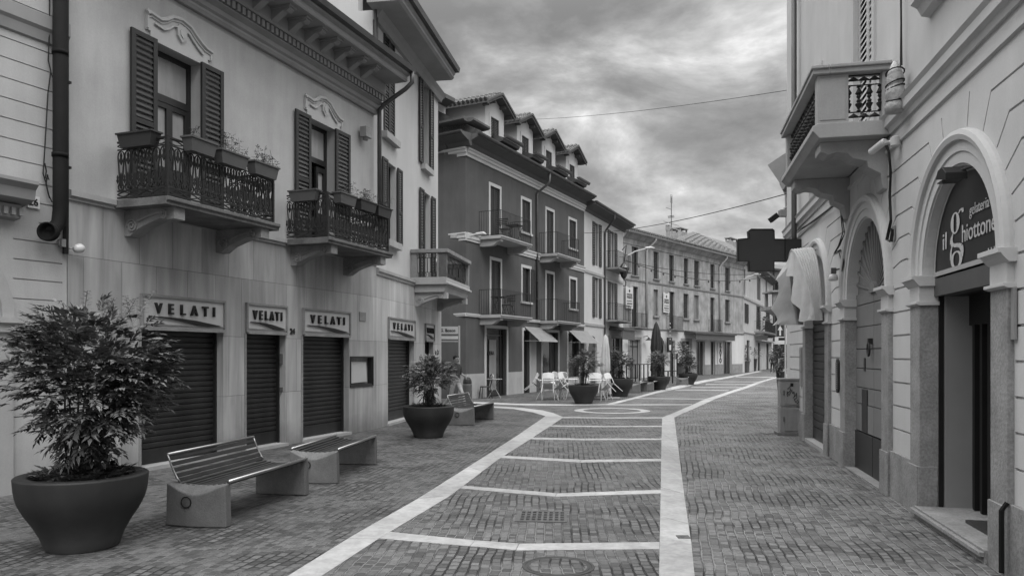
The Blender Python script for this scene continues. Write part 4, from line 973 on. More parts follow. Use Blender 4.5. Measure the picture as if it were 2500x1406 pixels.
t_ = text('shop_lettering', 'RIVIERA'[2:], .22, 'letter', mw=WD.mw(WD.u(1196), -.11, WD.v(1205, 866)), ext=.004, bold=.003); tag(t_, 'dark lettering on the glass door of the dark house, behind the café table', 'lettering')

# ================================================================== building E
WE = Wall(1426, 0, 2060, P=WD.P + WD.x * uD1 + WD.x * .005)
E = thing('pale_terrace_house', 'pale narrow terrace house joined to the right of the dark house, with open shutters', 'building', WE.M)
uE1 = WE.u(1521); ZE = 9.5; print('E len', uE1, WE.v(1446, 540), WE.v(1446, 673.5), WE.v(1500, 655), WE.v(1500, 781))
holes = []; jobs = []
e2, e1 = WE.v(1454, 544), WE.v(1454, 677); b2, b1 = WE.v(1454, 648), WE.v(1454, 775)
for (a, b, c_, d, sh, door) in ((WE.u(1451.5), WE.u(1462), b2, e2, (1, 1), 0), (WE.u(1489), WE.u(1500), WE.v(1490, 657), e2, (1, 1), 1), (WE.u(1451.5), WE.u(1462), b1, e1, (1, 1), 0), (WE.u(1489), WE.u(1500), WE.v(1490, 782), e1, (1, 1), 1)):
    holes.append((rect(a, b, c_, d), .2, True)); jobs.append((a, b, c_, d, door))
gA = (WE.u(1436), WE.u(1458), 0, 1.9); gB = (WE.u(1492), WE.u(1517), 0, 2.7)
holes.append((arch((gA[0] + gA[1]) / 2, (gA[1] - gA[0]) / 2, 0, 1.9, 12), .3, True)); holes.append((rect(*gB), .3, False))
g = G(); g.face(rect(0, uE1, 0, ZE), holes); solid(g, 0, uE1, 0, ZE, 9); g.build('wall', 'stucco_e', E)
g = G(); uc = (gA[0] + gA[1]) / 2; r = (gA[1] - gA[0]) / 2; g.prism(arch(uc, r - .02, 0, 1.9, 12), .1, .2, 'y'); g.build('arched_door', 'glass_g', E)
shopfront(E, *gB, m='frame', mull=(.5,), transom=2.1)
for a, b, c_, d, door in jobs:
    w_ = b - a; g = G(); y = .1; f = .06
    g.box(a, a + f, y, y + .05, c_, d); g.box(b - f, b, y, y + .05, c_, d); g.box(a + f, b - f, y, y + .05, d - f, d); g.box((a + b) / 2 - .03, (a + b) / 2 + .03, y, y + .05, c_, d - f); wn = g.build('window', 'frame', E)
    g = G(); g.box(a + f, b - f, y + .02, y + .03, c_, d - f); g.build('pane', 'glass_curtain' if w_ else 'glass', wn)
    for q0, q1 in ((a - w_ * .52, a - .01), (b + .01, b + w_ * .52)): g = G(); louvre(g, q0, q1, c_, d, -.02, 20, .03, .05); g.build('shutter', 'shutter', wn)
    if door: bal_d(E, WE, a - 1.0, b + 1.0, .75, c_ - .02, .95, .1, m='stone', brk=False)
g = G(); zz2 = WE.v(1440, 645); g.profile(0, uE1, [(0, b2 - .55), (.05, b2 - .55), (.06, b2 - .42), (0, b2 - .4)]); g.profile(0, uE1, [(0, b1 - .5), (.05, b1 - .5), (.06, b1 - .36), (0, b1 - .34)]); g.build('string_course', 'stone_light', E)
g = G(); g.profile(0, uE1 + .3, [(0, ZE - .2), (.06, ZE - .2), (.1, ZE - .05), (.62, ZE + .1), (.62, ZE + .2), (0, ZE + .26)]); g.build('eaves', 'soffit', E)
g = G(); gutter(g, 0, uE1 + .4, .58, ZE + .2); g.prism([(-.6, ZE + .24), (4.5, ZE + 2.2), (9, ZE + .2)], 0, uE1 + .3, 'x'); g.build('roof', 'copper', E)
g = G(); u = WE.u(1477, .07); ug = WE.u(1500, .62); g.tube([(ug, -.62, ZE + .2), (ug, -.62, ZE - .1), (u + .1, -.1, ZE - .7), (u, -.07, ZE - .9), (u, -.07, 2.6)], .06, 8); tag(g.build('drainpipe', 'copper', mw=WE.M), 'dark drainpipe on the pale terrace house between its two window columns', 'drainpipe')
g = G(); a, b = gB[0] - .5, gB[1] + .2; zc = WE.v(1500, 815)
g.prism([(0, zc + .45), (-.9, zc + .3), (-.9, zc + .2), (0, zc + .2)], a, b, 'x'); t_ = g.build('shop_canopy', 'copper', mw=WE.M); tag(t_, 'dark shop canopy with a grey fabric valance on the pale terrace house', 'canopy')
g = G(); g.prism([(-.82, zc + .2), (-.78, zc + .2), (-.78, zc - .35), (-.82, zc - .35)], a + .05, b - .1, 'x'); g.build('valance', 'boxpl', t_)

# ================================================================== building F, weathered long house
pF0, pF1 = Vector((at(1519, 52.7).x, 52.7)), Vector((at(1815, 70).x, 70))
WF = W2(pF0, pF1 - pF0); uF1 = (pF1 - pF0).length
FB = thing('weathered_long_house', 'long weathered three storey house with stained walls, old tiled roof and chimneys', 'building', WF.M)
Z1b = lambda x: 1450 + x / 4.686
Y1b = lambda y: 450 + y / 4.686
Y2b = lambda y: 700 + y / 4.686
up_ = [(432, 505, 712, 1045), (683, 742, 768, 1085), (862, 917, 817, 1115), (1028, 1080, 853, 1140), (1147, 1207, 877, 1160), (1333, 1382, 915, 1190), (1502, 1555, 950, 1215)]
lo_ = [(435, 505, 1165, 490, 1), (683, 735, 1212, 335, 0), (862, 922, 1235, 495, 1), (1025, 1083, 1250, 365, 0), (1147, 1200, 1270, 370, 0), (1333, 1382, 1288, 515, 1), (1502, 1555, 1318, 395, 0)]
tu = tz([WF.v(Z1b((a + b) / 2), Y1b(c)) for a, b, c, d in up_]); bu = tz([WF.v(Z1b((a + b) / 2), Y1b(d)) for a, b, c, d in up_]); tl = tz([WF.v(Z1b((a + b) / 2), Y1b(c)) for a, b, c, d, e in lo_]); bl_ = tz([WF.v(Z1b((a + b) / 2), Y2b(d)) for a, b, c, d, e in lo_ if not e]); fl_ = tz([WF.v(Z1b((a + b) / 2), Y2b(d)) for a, b, c, d, e in lo_ if e])
print('F', [round(x, 2) for x in (tu, bu, tl, bl_, fl_, uF1)], 'gutter', WF.v(Z1b(360), Y1b(500), .6), WF.v(1812, 629, .6), 'str', WF.v(Z1b(330), Y1b(1070)), WF.v(Z1b(1700), Y1b(1270)), 'ledge', WF.v(Z1b(345), Y2b(480)), WF.v(Z1b(1690), Y2b(520)))
ZF = 10.2; zl = WF.v(Z1b(1690), Y2b(520)); zl0 = WF.v(Z1b(345), Y2b(490)); zL = (zl + zl0) / 2
hu, hl, h0 = [], [], []
for a, b, c, d in up_: hu.append((rect(WF.u(Z1b(a)), WF.u(Z1b(b)), bu, tu), .25, False))
for a, b, c, d, e in lo_: hl.append((rect(WF.u(Z1b(a)), WF.u(Z1b(b)), (zL + .06) if e else bl_, tl), .25, False))
X2 = Z1b
gd = [(405, 525, 605, 1040), (868, 920, 620, 940), (1005, 1105, 622, 800), (1170, 1262, 625, 1000), (1335, 1380, 628, 1000), (1480, 1570, 628, 990)]
for a, b, c, d in gd: h0.append((rect(WF.u(X2(a)), WF.u(X2(b)), .9 if a == 1005 else 0, WF.v(X2((a + b) / 2), Y2b(c))), .3, False))
aa, ab = WF.u(X2(648)), WF.u(X2(812)); arF = ((aa + ab) / 2, (ab - aa) / 2, 2.0); h0.append((arch(arF[0], arF[1], 0, 2.0, 14), .3, False))
g = G(); g.face(rect(0, uF1, zL, ZF), hu + hl); solid(g, 0, uF1, 0, ZF, 9); g.build('wall', 'stucco_f', FB)
g = G(); g.face(rect(0, uF1, 0, zL), h0, -.02); g.build('shopfront_wall', 'stucco_f0', FB)
for a, b in ((1083, 1165), (1265, 1330), (1382, 1475), (1575, 1695)): g = G(); g.box(WF.u(X2(a)), WF.u(X2(b)), -.06, -.021, 0, WF.v(X2(1640), Y2b(882))); g.build('plinth', 'stone', FB)
def fwin(h, kd, m='shutter_d'):
    a, b = h[0][0][0], h[0][1][0]; c_, d = h[0][0][1], h[0][2][1]
    g = G(); f = .06; y = .14
    g.box(a, a + f, y, y + .05, c_, d); g.box(b - f, b, y, y + .05, c_, d); g.box(a + f, b - f, y, y + .05, d - f, d); wn = g.build('window', 'frame', FB)
    if kd == 'shut':
        m_ = (a + b) / 2
        for q0, q1 in ((a + f, m_), (m_ + .01, b - f)): g = G(); louvre(g, q0, q1, c_, d - f, y, 18, .03, .05); g.build('shutter', m, wn)
    elif kd == 'blind': g = G(); g.box(a + f, b - f, y + .01, y + .04, c_, d - f); g.build('board', 'door_wood', wn)
    elif kd == 'roll':
        g = G(); g.box(a + f, b - f, y + .01, y + .03, c_ + (d - c_) * .5, d - f); g.build('blind', 'shutter_d', wn); g = G(); g.box(a + f, b - f, y + .03, y + .05, c_, c_ + (d - c_) * .5); g.build('pane', 'glass', wn)
    else: g = G(); g.box(a + f, b - f, y + .02, y + .03, c_, d - f); g.build('pane', 'glass', wn)
    return wn, a, b, c_, d
for h, kd in zip(hu, ('dark', 'shut', 'roll', 'roll', 'shut', 'roll', 'shut')):
    wn, a, b, c_, d = fwin(h, kd); g = G(); g.box(a - .1, b + .1, -.12, .14, c_ - .08, c_); g.build('sill', 'stone', wn)
for i, (h, kd) in enumerate(zip(hl, ('dark', 'blind', 'dark', 'shut', 'blind', 'roll', 'shut'))):
    wn, a, b, c_, d = fwin(h, kd)
    if lo_[i][4]:
        bl2 = bal_d(FB, WF, a - .45, b + .5, .5, zL + .05, 1.0, .08, m='stone', brk=False)
    else: g = G(); g.box(a - .12, b + .14, -.14, .14, c_ - .14, c_); g.build('sill', 'stone', wn)
for i, h in enumerate(h0[:-1]):
    a, b, c_, d = h[0][0][0], h[0][1][0], h[0][0][1], h[0][2][1]
    if i == 0: sf = shopfront(FB, a, b, c_, d, m='stone', s_=.2, mull=(.5,), gl='door_wood', transom=d - .5, name='entrance')
    elif i == 2: sf = shopfront(FB, a, b, c_, d, m='stone', s_=.22, mull=(), name='shop_window')
    else: sf = shopfront(FB, a, b, c_, d, m='stone_light', s_=.1, mull=(.5,) if i in (3, 5) else ())
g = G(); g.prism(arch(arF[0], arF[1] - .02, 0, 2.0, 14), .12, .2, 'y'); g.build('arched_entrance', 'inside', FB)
g = G(); zs_F = bu - .38
g.profile(0, uF1, [(0, zs_F - .06), (.05, zs_F), (.07, zs_F + .1), (0, zs_F + .12)]); g.profile(0, uF1, [(0, zL - .1), (.08, zL - .06), (.12, zL + .02), (0, zL + .05)]); g.build('string_course', 'stone', FB)
zgF = 10.25
g = G(); g.profile(-.1, uF1, [(0, ZF - .75), (.06, ZF - .72), (.1, ZF - .4), (.25, ZF - .3), (.5, ZF + .02), (0, ZF + .1)]); g.build('eaves', 'stucco_f', FB)
g = G(); gutter(g, -.1, uF1 + .1, .5, ZF, .09); g.build('gutter', 'grey_pipe', FB)
# roof with clay tiles: own local frame laid in the slope so that tiles follow it
def tiled(root, x0, x1, y0, z0, y1, z1, xr0=None, xr1=None, name='roof'):
    ang = math.atan2(z1 - z0, y1 - y0); ln = math.hypot(z1 - z0, y1 - y0)
    xr0 = x0 if xr0 is None else xr0; xr1 = x1 if xr1 is None else xr1
    g = G(); T_ = Matrix.Translation((0, y0, z0)) @ Matrix.Rotation(ang, 4, 'X')
    g.prism([(x0, 0), (x1, 0), (xr1, ln), (xr0, ln)], -.12, 0, 'z')
    n = int((x1 - x0) / .28)
    for i in range(n):
        x = x0 + .14 + i * .28; t0 = 1.0
        if x < xr0: t0 = (x - x0) / (xr0 - x0)
        if x > xr1: t0 = (x1 - x) / (x1 - xr1)
        L_ = ln * t0 - .1; k = max(1, int(L_ / .42))
        for j in range(k):
            ya, yb = L_ * j / k - .12, L_ * (j + 1) / k
            dx = R.uniform(-.015, .015); g.tube([(x + dx, ya, .075), (x, yb, .02)], [.095, .075], 6)
    o = g.build(name, 'tile2', root); o.matrix_local = T_; return o
M['tile2'] = mat('clay_tiles', .12, .9, .35, 5, .1, 0, 30)
g = G(); g.prism([(-.5, ZF + .1), (5, ZF + .6), (9, ZF + .2), (9, ZF)], 0, uF1, 'x'); g.build('roof_base', 'stone', FB)
uh = WF.u(1664, .5)
x0_ = WF.u(1640, .6); zR_ = WF.v(1689, 567, -4.8)
tiled(FB, -.2, x0_ + 1.5, -.62, ZF + .12, 4.5, ZF + .95)
tiled(FB, x0_, uF1 + .2, -.62, ZF + .17, 4.8, zR_, WF.u(1689, -4.8), WF.u(1782, -4.8))
def chimney(x0, x1, y0, y1, dist_u, lab_root=None, cap=True, rnd=False):
    Zc = 58; P_ = None
def chim(px0, px1, py0, py1, y, rnd=False):
    u0, u1 = WF.u(px0, -y), WF.u(px1, -y); z1, z0 = WF.v(px0, py0, -y), WF.v(px0, py1, -y) - .8; g = G()
    if rnd:
        r = .2; uc = (u0 + u1) / 2; g.lathe([(r * .8, z0), (r * .8, z1 - .7), (r * .95, z1 - .66), (r * .95, z1 - .6), (.001, z1 - .59)], (uc, y, 0), 10, cap=False)
        for k in range(6): an = pi * k / 3; g.box(uc + r * .7 * cos(an) - .05, uc + r * .7 * cos(an) + .05, y + r * .7 * sin(an) - .05, y + r * .7 * sin(an) + .05, z1 - .6, z1 - .25)
        g.lathe([(r, z1 - .25), (r, z1 - .18), (.001, z1)], (uc, y, 0), 10, cap=False)
    else:
        g.box(u0, u1, y, y + .6, z0, z1 - .32)
        for a in (u0, u1 - .12): g.box(a, a + .12, y, y + .12, z1 - .32, z1 - .08); g.box(a, a + .12, y + .48, y + .6, z1 - .32, z1 - .08)
        g.box(u0 - .08, u1 + .08, y - .08, y + .68, z1 - .08, z1)
    g.build('chimney', 'stucco_f', FB)
chim(Z1b(822), Z1b(874), Y1b(430), Y1b(570), 2.5, True); chim(Z1b(895), Z1b(962), Y1b(500), Y1b(575), 3); chim(Z1b(990), Z1b(1068), Y1b(490), Y1b(560), 3.5); chim(Z1b(1565), Z1b(1640), Y1b(605), Y1b(700), 4.6)
# antenna
ya = 3.2; ua = WF.u(Z1b(886), -ya); z0 = WF.v(Z1b(886), Y1b(570), -ya); z1 = WF.v(Z1b(886), Y1b(150), -ya)
an = thing('antenna_mast', 'tall thin television antenna mast on the tiled roof beside the round chimney', 'antenna', WF.mw(ua, -ya, z0 - .6))
h = z1 - z0 + .6
g = G(); g.tube([(0, 0, 0), (0, 0, h)], .035, 6); g.build('mast', 'copper', an)
g = G(); g.tube([(-.06, 0, h * .8 - .3), (-1.0, .0, h * .8 - .28)], .02, 4); g.tube([(-.7, -.2, h * .55), (.85, .3, h * .60)], .02, 4); g.tube([(-1.3, -.6, h * .37), (.9, .4, h * .42)], .018, 4); g.tube([(-.9, .3, h * .43), (1.0, -.2, h * .38)], .018, 4)
for k in range(7): x = -.6 + k * .22; g.tube([(x, -.25 + .1 * k - .3, h * .55 + .01 * k), (x, -.25 + .1 * k + .3, h * .55 + .01 * k)], .01, 4)
g.build('aerial', 'copper', an)
g = G(); 
for k in range(5): g.tube([(-.17, 0, h * 1.0 - k * .16 + .2), (.17, 0, h * 1.0 - k * .16 + .2)], .012, 4)
g.tube([(-.17, 0, h - .5), (-.17, 0, h + .2)], .012, 4); g.tube([(.17, 0, h - .5), (.17, 0, h + .2)], .012, 4); g.tube([(0, 0, h - .02), (0, 0, h + .12)], .02, 4); g.build('panel_aerial', 'copper', an)
for (xg, xw, y0, lab) in ((700, 602, 590, 'pale drainpipe near the left end of the weathered long house'), (1515, 1438, 800, 'pale drainpipe near the right end of the weathered long house')):
    g = G(); u = WF.u(Z1b(xw), .08); ug = WF.u(Z1b(xg), .5); g.tube([(ug, -.55, ZF), (ug, -.55, ZF - .2), (u + .2, -.2, ZF - .7), (u, -.1, ZF - .95), (u, -.1, zL)], .075, 8); tag(g.build('drainpipe', 'grey_pipe', mw=WF.M, smooth=True), lab, 'drainpipe')
# for-sale banners
for k, (a, b, c_, d, lab) in enumerate(((435, 517, Y1b(1160), Y2b(245), 'white VENDESI banner hung over the leftmost lower window of the weathered house'), (862, 930, Y1b(1230), Y2b(293), 'white VENDESI banner hung over the third lower window of the weathered house'))):
    u0, u1 = WF.u(Z1b(a), .6), WF.u(Z1b(b), .6); z1, z0 = WF.v(Z1b((a + b) / 2), c_, .6), WF.v(Z1b((a + b) / 2), d, .6)
    t_ = thing('banner', lab, 'banner', WF.mw(u0, .1, z0), 'white for sale banners'); w_, h_ = u1 - u0, z1 - z0
    g = G(); g.prism([(0, 0), (w_, 0), (w_, h_), (w_ * .5, h_ - .12), (0, h_)], -.02, 0, 'y'); g.build('cloth', 'sign_w', t_)
    text('lettering', 'VENDESI', .30, 'ink', t_, x=w_ / 2, y=-.03, z=h_ * .44, align='CENTER', xs=w_ * .9 / (.30 * 4.4), bold=.004, ext=.002)
    g = G(); g.prism([(w_ * .5, h_ * .7), (w_ * .62, h_ * .8), (w_ * .5, h_ * .86), (w_ * .38, h_ * .8)], -.025, -.02, 'y')
    for zz_, th in ((.64, .03), (.6, .05), (.32, .05), (.24, .03), (.18, .06), (.08, .05)): g.box(w_ * .12, w_ * .88, -.025, -.02, h_ * zz_, h_ * zz_ + th)
    g.build('print', 'ink', t_)
# shop canopy, KAVO sign, narrow sign, lamps on F
ca, cb_ = WF.u(X2(1150), .9), WF.u(X2(1622), .9); zt = WF.v(X2(1400), Y2b(560), .9)
g = G(); g.prism([(0, zt + .35), (-1.0, zt + .2), (-1.0, zt + .08), (0, zt + .05)], ca, cb_, 'x'); t_ = g.build('shop_canopy', 'copper', mw=WF.M); tag(t_, 'long dark canopy over the bar doors of the weathered house', 'canopy')
g = G(); g.prism([(-.88, zt + .08), (-.84, zt + .08), (-.84, zt - .38), (-.88, zt - .38)], ca + .3, cb_ - .1, 'x'); g.build('valance', 'boxpl', t_)
ks = thing('bar_sign', 'tall white vertical sign with dark angular letters between the bar doors', 'sign', WF.mw(WF.u(X2(1410)), .04, WF.v(X2(1437), Y2b(885)))); kw = WF.u(X2(1464)) - WF.u(X2(1410)); kh = WF.v(X2(1437), Y2b(640)) - WF.v(X2(1437), Y2b(885))
g = G(); g.box(0, kw, -.04, 0, 0, kh); g.build('panel', 'sign_w', ks)
for i, ch in enumerate('KAVO'): text('letter', ch, .55, 'letter', ks, x=kw / 2, y=-.05, z=kh * (.78 - .235 * i), align='CENTER', bold=.03, ext=.01)
vs = thing('hanging_sign', 'narrow black vertical sign with a white disc beside the arched entrance', 'sign', WF.mw(WF.u(X2(833), .3), .3, WF.v(X2(845), Y2b(785), .3))); vh = WF.v(X2(845), Y2b(580), .3) - WF.v(X2(845), Y2b(785), .3)
g = G(); g.box(0, .7, -.1, 0, .25, vh); g.prism(arch(.35, .35, .25, .25, 10)[2:] + [(0, .25), (.7, .25)][:0], -.1, 0, 'y'); g.build('box', 'sign_d', vs)
g = G(); g.box(.2, .5, -.11, -.1, .4, .8); 
for k in range(5): g.box(.25, .45, -.11, -.1, 1.2 + k * .3, 1.26 + k * .3)
g.build('lettering', 'sign_w', vs)
for px, lab in ((X2(395), 'small dark wall lamp left of the grey framed door of the weathered house'), (X2(595), 'small dark dish-shaded wall lamp between the grey framed door and the arch')):
    g = G(); g.tube([(0, 0, .15), (0, -.3, .2), (0, -.42, .05)], .025, 5); g.lathe([(.28, -.12), (.1, 0), (.05, .08)], (0, -.42, 0), 12); tag(g.build('wall_lamp', 'iron', mw=WF.mw(WF.u(px, .2), .02, WF.v(px, Y2b(595)))), lab, 'wall lamp')

# ================================================================== G and J further on
pG1 = Vector((at(1884, 92).x, 92)); WG = W2(pF1 + Vector((.02, .03)), pG1 - pF1); uG1 = (pG1 - pF1).length
Gb = thing('far_grey_house', 'far grey three storey house with open shutters and a planted balcony', 'building', WG.M)
print('G v', WG.v(1823, Y1b(960)), WG.v(1823, Y1b(1265)), WG.v(1850, Y1b(1035)), 'top?', WG.v(1816, 640))
ZG = 10.5; hs = []; wins = []
def gz(px, py): return WG.v(px, py)
for (x0, x1, y0, y1) in ((1815.5, 1820, 655, 720), (1848, 1857, 672, 730), (1869, 1873, 676, 733)): wins.append((x0, x1, gz(x0, y0), gz(x0, y1)))
for (x0, x1, y0, y1) in ((1818, 1824, 740, 788), (1847, 1853, 746, 803), (1870, 1876, 752, 805)): wins.append((x0, x1, gz(x0, y0), gz(x0, y1)))
for (x0, x1, y0, y1) in ((1823, 1830, 830, 907), (1850, 1856, 836, 902), (1871, 1877, 838, 900)): wins.append((x0, x1, gz(x0, y0), 0))
for x0, x1, z1, z0 in wins: hs.append((rect(WG.u(x0) + .05, WG.u(x1), max(z0, 0), z1), .25, True))
g = G(); g.face(rect(0, uG1, 0, ZG), hs); solid(g, 0, uG1, 0, ZG, 9); g.build('wall', 'stucco_b', Gb)
for i, (x0, x1, z1, z0) in enumerate(wins):
    a, b = WG.u(x0) + .05, WG.u(x1); z0 = max(z0, 0); g = G(); g.box(a, b, .1, .18, z0, z1); wn = g.build('window' if i < 6 else 'door', 'shutter' if i in (1, 0, 2) else 'inside', Gb)
    if 3 <= i < 6:
        w_ = (b - a) * .4
        for q0, q1 in ((a - w_ * .2, a + w_ * .8), (b - w_ * .3, b + w_)): g = G(); louvre(g, q0, q1, z0, z1, -.02, 10, .05, .08); g.build('shutter', 'shutter', wn)
zg1 = gz(1815, 722); zg2 = gz(1815, 809)
g = G(); g.profile(0, uG1, [(0, zg1 - .25), (.1, zg1 - .2), (.15, zg1), (0, zg1 + .1)]); g.profile(0, uG1, [(0, zg2 - .1), (.1, zg2 - .08), (.12, zg2 + .08), (0, zg2 + .1)]); g.build('string_course', 'trim', Gb)
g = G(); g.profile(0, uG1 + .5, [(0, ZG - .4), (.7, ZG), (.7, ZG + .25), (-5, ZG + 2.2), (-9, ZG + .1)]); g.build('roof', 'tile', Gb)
bl3 = bal_d(Gb, WG, WG.u(1841), WG.u(1874), 1.1, gz(1848, 811), 1.1, .15, m='stone')
g = G(); g.prism([(0, gz(1850, 830) + .1), (-.6, gz(1850, 830)), (-.6, gz(1850, 830) - .12), (0, gz(1850, 830) - .1)], WG.u(1845), WG.u(1884), 'x'); g.build('ledge', 'trim', Gb)
# J: facing house closing the view
pJ0 = pG1 + Vector((.4, 1.2)); WJ = W2(pJ0, Vector((.80, .6)))
J = thing('far_gabled_eaves_house', 'farthest pale house closing the street, with deep sloping eaves', 'building', WJ.M)
print('J', WJ.v(1890, 655), WJ.v(1895, 700))
g = G(); hs = []; Jw = []
for px in (1891, 1906, 1919):
    a = WJ.u(px); 
    for (y0, y1) in ((685, 722), (770, 800), (840, 900)):
        z1 = WJ.v(1891, y0); z0 = max(0, WJ.v(1891, y1)); Jw.append((a, a + .9, z0, z1)); hs.append((rect(a, a + .9, z0, z1), .25, True))
ZJ = WJ.v(1890, 665); g.face(rect(0, 14, 0, ZJ), hs); solid(g, 0, 14, 0, ZJ, 8); g.build('wall', 'stucco_c', J)
for a, b, c_, d in Jw:
    g = G(); g.box(a + .02, b - .02, .1, .2, c_, d); wn = g.build('window', 'inside', J)
    g = G(); louvre(g, a - .3, a + .05, c_, d, -.02, 10, .05, .08); g.build('shutter', 'shutter', wn)
g = G(); g.prism([(1.2, ZJ - .1), (-1.2, ZJ + .1), (-1.2, ZJ + .3), (4, ZJ + 1.8), (8, ZJ)], -1.0, 14.5, 'x'); g.build('roof', 'copper', J)
g = G(); g.box(.25, .45, -.15, 0, 3.2, ZJ); tag(g.build('drainpipe', 'copper', mw=WJ.M), 'dark drainpipe at the left corner of the farthest pale house', 'drainpipe')
# ================================================================== RIGHT BUILDING H
WH = Wall(1971, 1076, 1647, right=True)
H = thing('arched_shop_house', 'pale rusticated house on the right with three tall arched doorways and a corner-like stone balcony', 'building', WH.M)
uH0, uH1 = WH.u(1921), WH.u(2473) + 5.2
dr = [(WH.u(1972), WH.u(2021)), (WH.u(2070), WH.u(2163)), (WH.u(2256), WH.u(2437))]
print('H doors', [(round(a, 2), round(b, 2)) for a, b in dr], 'uH0', uH0)
ZSP = 2.5; ZB = .55; CS = .274; AW = .30
holes = []; ZST = 4.36
def groove_line(pts, h=.011):
    """thin closed outline round a polyline"""
    up_l, lo_l = [], []
    P = [Vector(p) for p in pts]
    for i, p in enumerate(P):
        d = (P[min(i + 1, len(P) - 1)] - P[max(i - 1, 0)]).normalized(); n = Vector((-d.y, d.x)) * h
        up_l.append(tuple(p + n)); lo_l.append(tuple(p - n))
    return up_l + lo_l[::-1]
segs = []
edges_ = [uH0] + [x for a, b in dr for x in (a - AW, b + AW)] + [uH1 - .3]
for i in range(0, len(edges_), 2):
    a, b = edges_[i] + .0, edges_[i + 1]
    if b - a < .25: continue
    a2 = a + (.45 if i == 0 else .005); b2 = b - .005
    for k in range(1, 8): holes.append((groove_line([(a2, ZB + CS * k), (b2, ZB + CS * k)]), .02, True))
    for k in range(1, 7):
        dz = CS * k; pts = []
        def bend(ci, side):
            uc = sum(dr[ci]) / 2; ro = (dr[ci][1] - dr[ci][0]) / 2 + AW + .02; rb = ro + .33
            if dz > rb * .93: return None
            th = math.asin(dz / rb); return [(uc + side * ro * cos(th), ZSP + ro * sin(th)), (uc + side * rb * cos(th), ZSP + dz)]
        L_ = bend(i // 2 - 1, 1) if i > 0 else [(uH0 + .45, ZSP + dz)]
        R_ = bend(i // 2, -1) if i < len(edges_) - 2 else [(uH1 - .4, ZSP + dz)]
        if L_ is None or R_ is None: continue
        pts = L_ + (R_[::-1] if len(R_) > 1 else R_)
        if pts[len(L_) - 1][0] > pts[len(L_)][0] - .02: continue
        holes.append((groove_line(pts), .02, True))
for ci in range(3):
    uc = sum(dr[ci]) / 2; ro = (dr[ci][1] - dr[ci][0]) / 2 + AW + .03
    for th in ((105, 78) if ci else ()):
        t_ = radians(th); holes.append((groove_line([(uc + ro * cos(t_), ZSP + ro * sin(t_)), (uc + (ro + .3) * cos(t_), ZSP + (ro + .3) * sin(t_))]), .02, True))
for a, b in dr: holes.append((arch((a + b) / 2, (b - a) / 2, 0, ZSP, 28), .16, False))
g = G(); g.face(rect(uH0, uH1, 0, ZST), holes)
up_h = [(WH.u(2088), WH.u(2133), 4.5, 7.2), (WH.u(1979), WH.u(2006), 4.62, 6.75), (WH.u(2290), WH.u(2400), 5.35, 7.6)]
g.face(rect(uH0, uH1, ZST, 12), [(rect(*h), .22, True) for h in up_h]); solid(g, uH0, uH1, 0, 12, 9); g.build('wall', 'stucco_h', H)
# plinth blocks between the door surrounds
g = G()
for i in range(0, len(edges_), 2):
    if edges_[i + 1] - edges_[i] > .2: g = G(); g.box(edges_[i] + .002, edges_[i + 1] - .002, -.035, 0, 0, ZB); g.build('plinth', 'rough_stone', H, bevel=.004)
print('H z', WH.v(2236, 1123), 'string', WH.v(2156, 314), WH.v(2300, 159), WH.v(2160, 350))
names = ['arched_shop_door', 'carriage_door', 'arched_shop_door']
for ci, (a, b) in enumerate(dr):
    uc = (a + b) / 2; r = (b - a) / 2
    for x0, x1, x, s in ((a - AW, a, a, 1), (b, b + AW, b, -1)):
        g = G(); g.box(x0, x1, -.05, .0, 0, ZSP - .28); g.box(x0 - .012, x1 + .012, -.075, -.05, 0, ZB - .02)
        g.box(min(x, x + s * .02), max(x, x + s * .02), -.05, .14, 0, ZSP - .28); g.box(min(x, x + s * .03), max(x, x + s * .03), -.06, .12, 0, ZB - .02)
        dm = g.build('pilaster', 'rough_stone', H, bevel=.004); s = 0 if s == 1 else 1; g = G()
        ja, jb = (x0, x1 + .021) if not s else (x0 - .021, x1)
        g.box(ja, jb, -.055, .14, ZSP - .28, ZSP - .06)
        g.prism([(-.055 - o_, z) for o_, z in ((0, ZSP - .09), (.03, ZSP - .06), (.06, ZSP - .02), (.08, ZSP - .02), (.08, ZSP + .02), (-.19, ZSP + .02), (-.19, ZSP - .09))], ja - (.05 if not s else .03), jb + (.03 if not s else .05), 'x')
        g.prism([(-.055 - o_, z) for o_, z in ((0, ZSP - .29), (.035, ZSP - .275), (.035, ZSP - .25), (-.19, ZSP - .25), (-.19, ZSP - .29))], ja - .03, jb + .03, 'x')
        g.build('capital', 'trim_h', dm, bevel=.003)
    g = G(); n = 36
    prof = [(r, .02), (r, -.02), (r + .10, -.02), (r + .105, -.035), (r + .2, -.035), (r + .205, -.07), (r + .25, -.085), (r + .29, -.07), (r + AW, -.03), (r + AW, .0)]
    vs, fs = [], []
    for k in range(n + 1):
        t_ = pi * k / n
        for rr, y in prof: vs.append((uc + rr * cos(t_), y, ZSP + .02 + rr * sin(t_)))
    m_ = len(prof)
    for k in range(n):
        for j in range(m_ - 1): fs.append((k * m_ + j, k * m_ + j + 1, (k + 1) * m_ + j + 1, (k + 1) * m_ + j))
    g.add(vs, fs); g.build('archivolt', 'trim_h', H)
# door 1: black roller shutter
a, b = dr[0]; uc, r = (a + b) / 2, (b - a) / 2
g = G(); roller(g, a + .02, b - .02, .08, ZSP - .1, .1, .15); g.box(a, b, .1, .16, ZSP - .1, ZSP + .02); rs = g.build('roller_shutter', 'roller2', H)
g = G(); g.prism(arch(uc, r - .02, ZSP + .02, ZSP + .03, 16), .08, .15, 'y'); g.build('lunette', 'stucco_h', rs); g = G(); g.box(a - .04, b + .04, -.06, .3, 0, .07); g.build('door_sill', 'stone_light', rs)
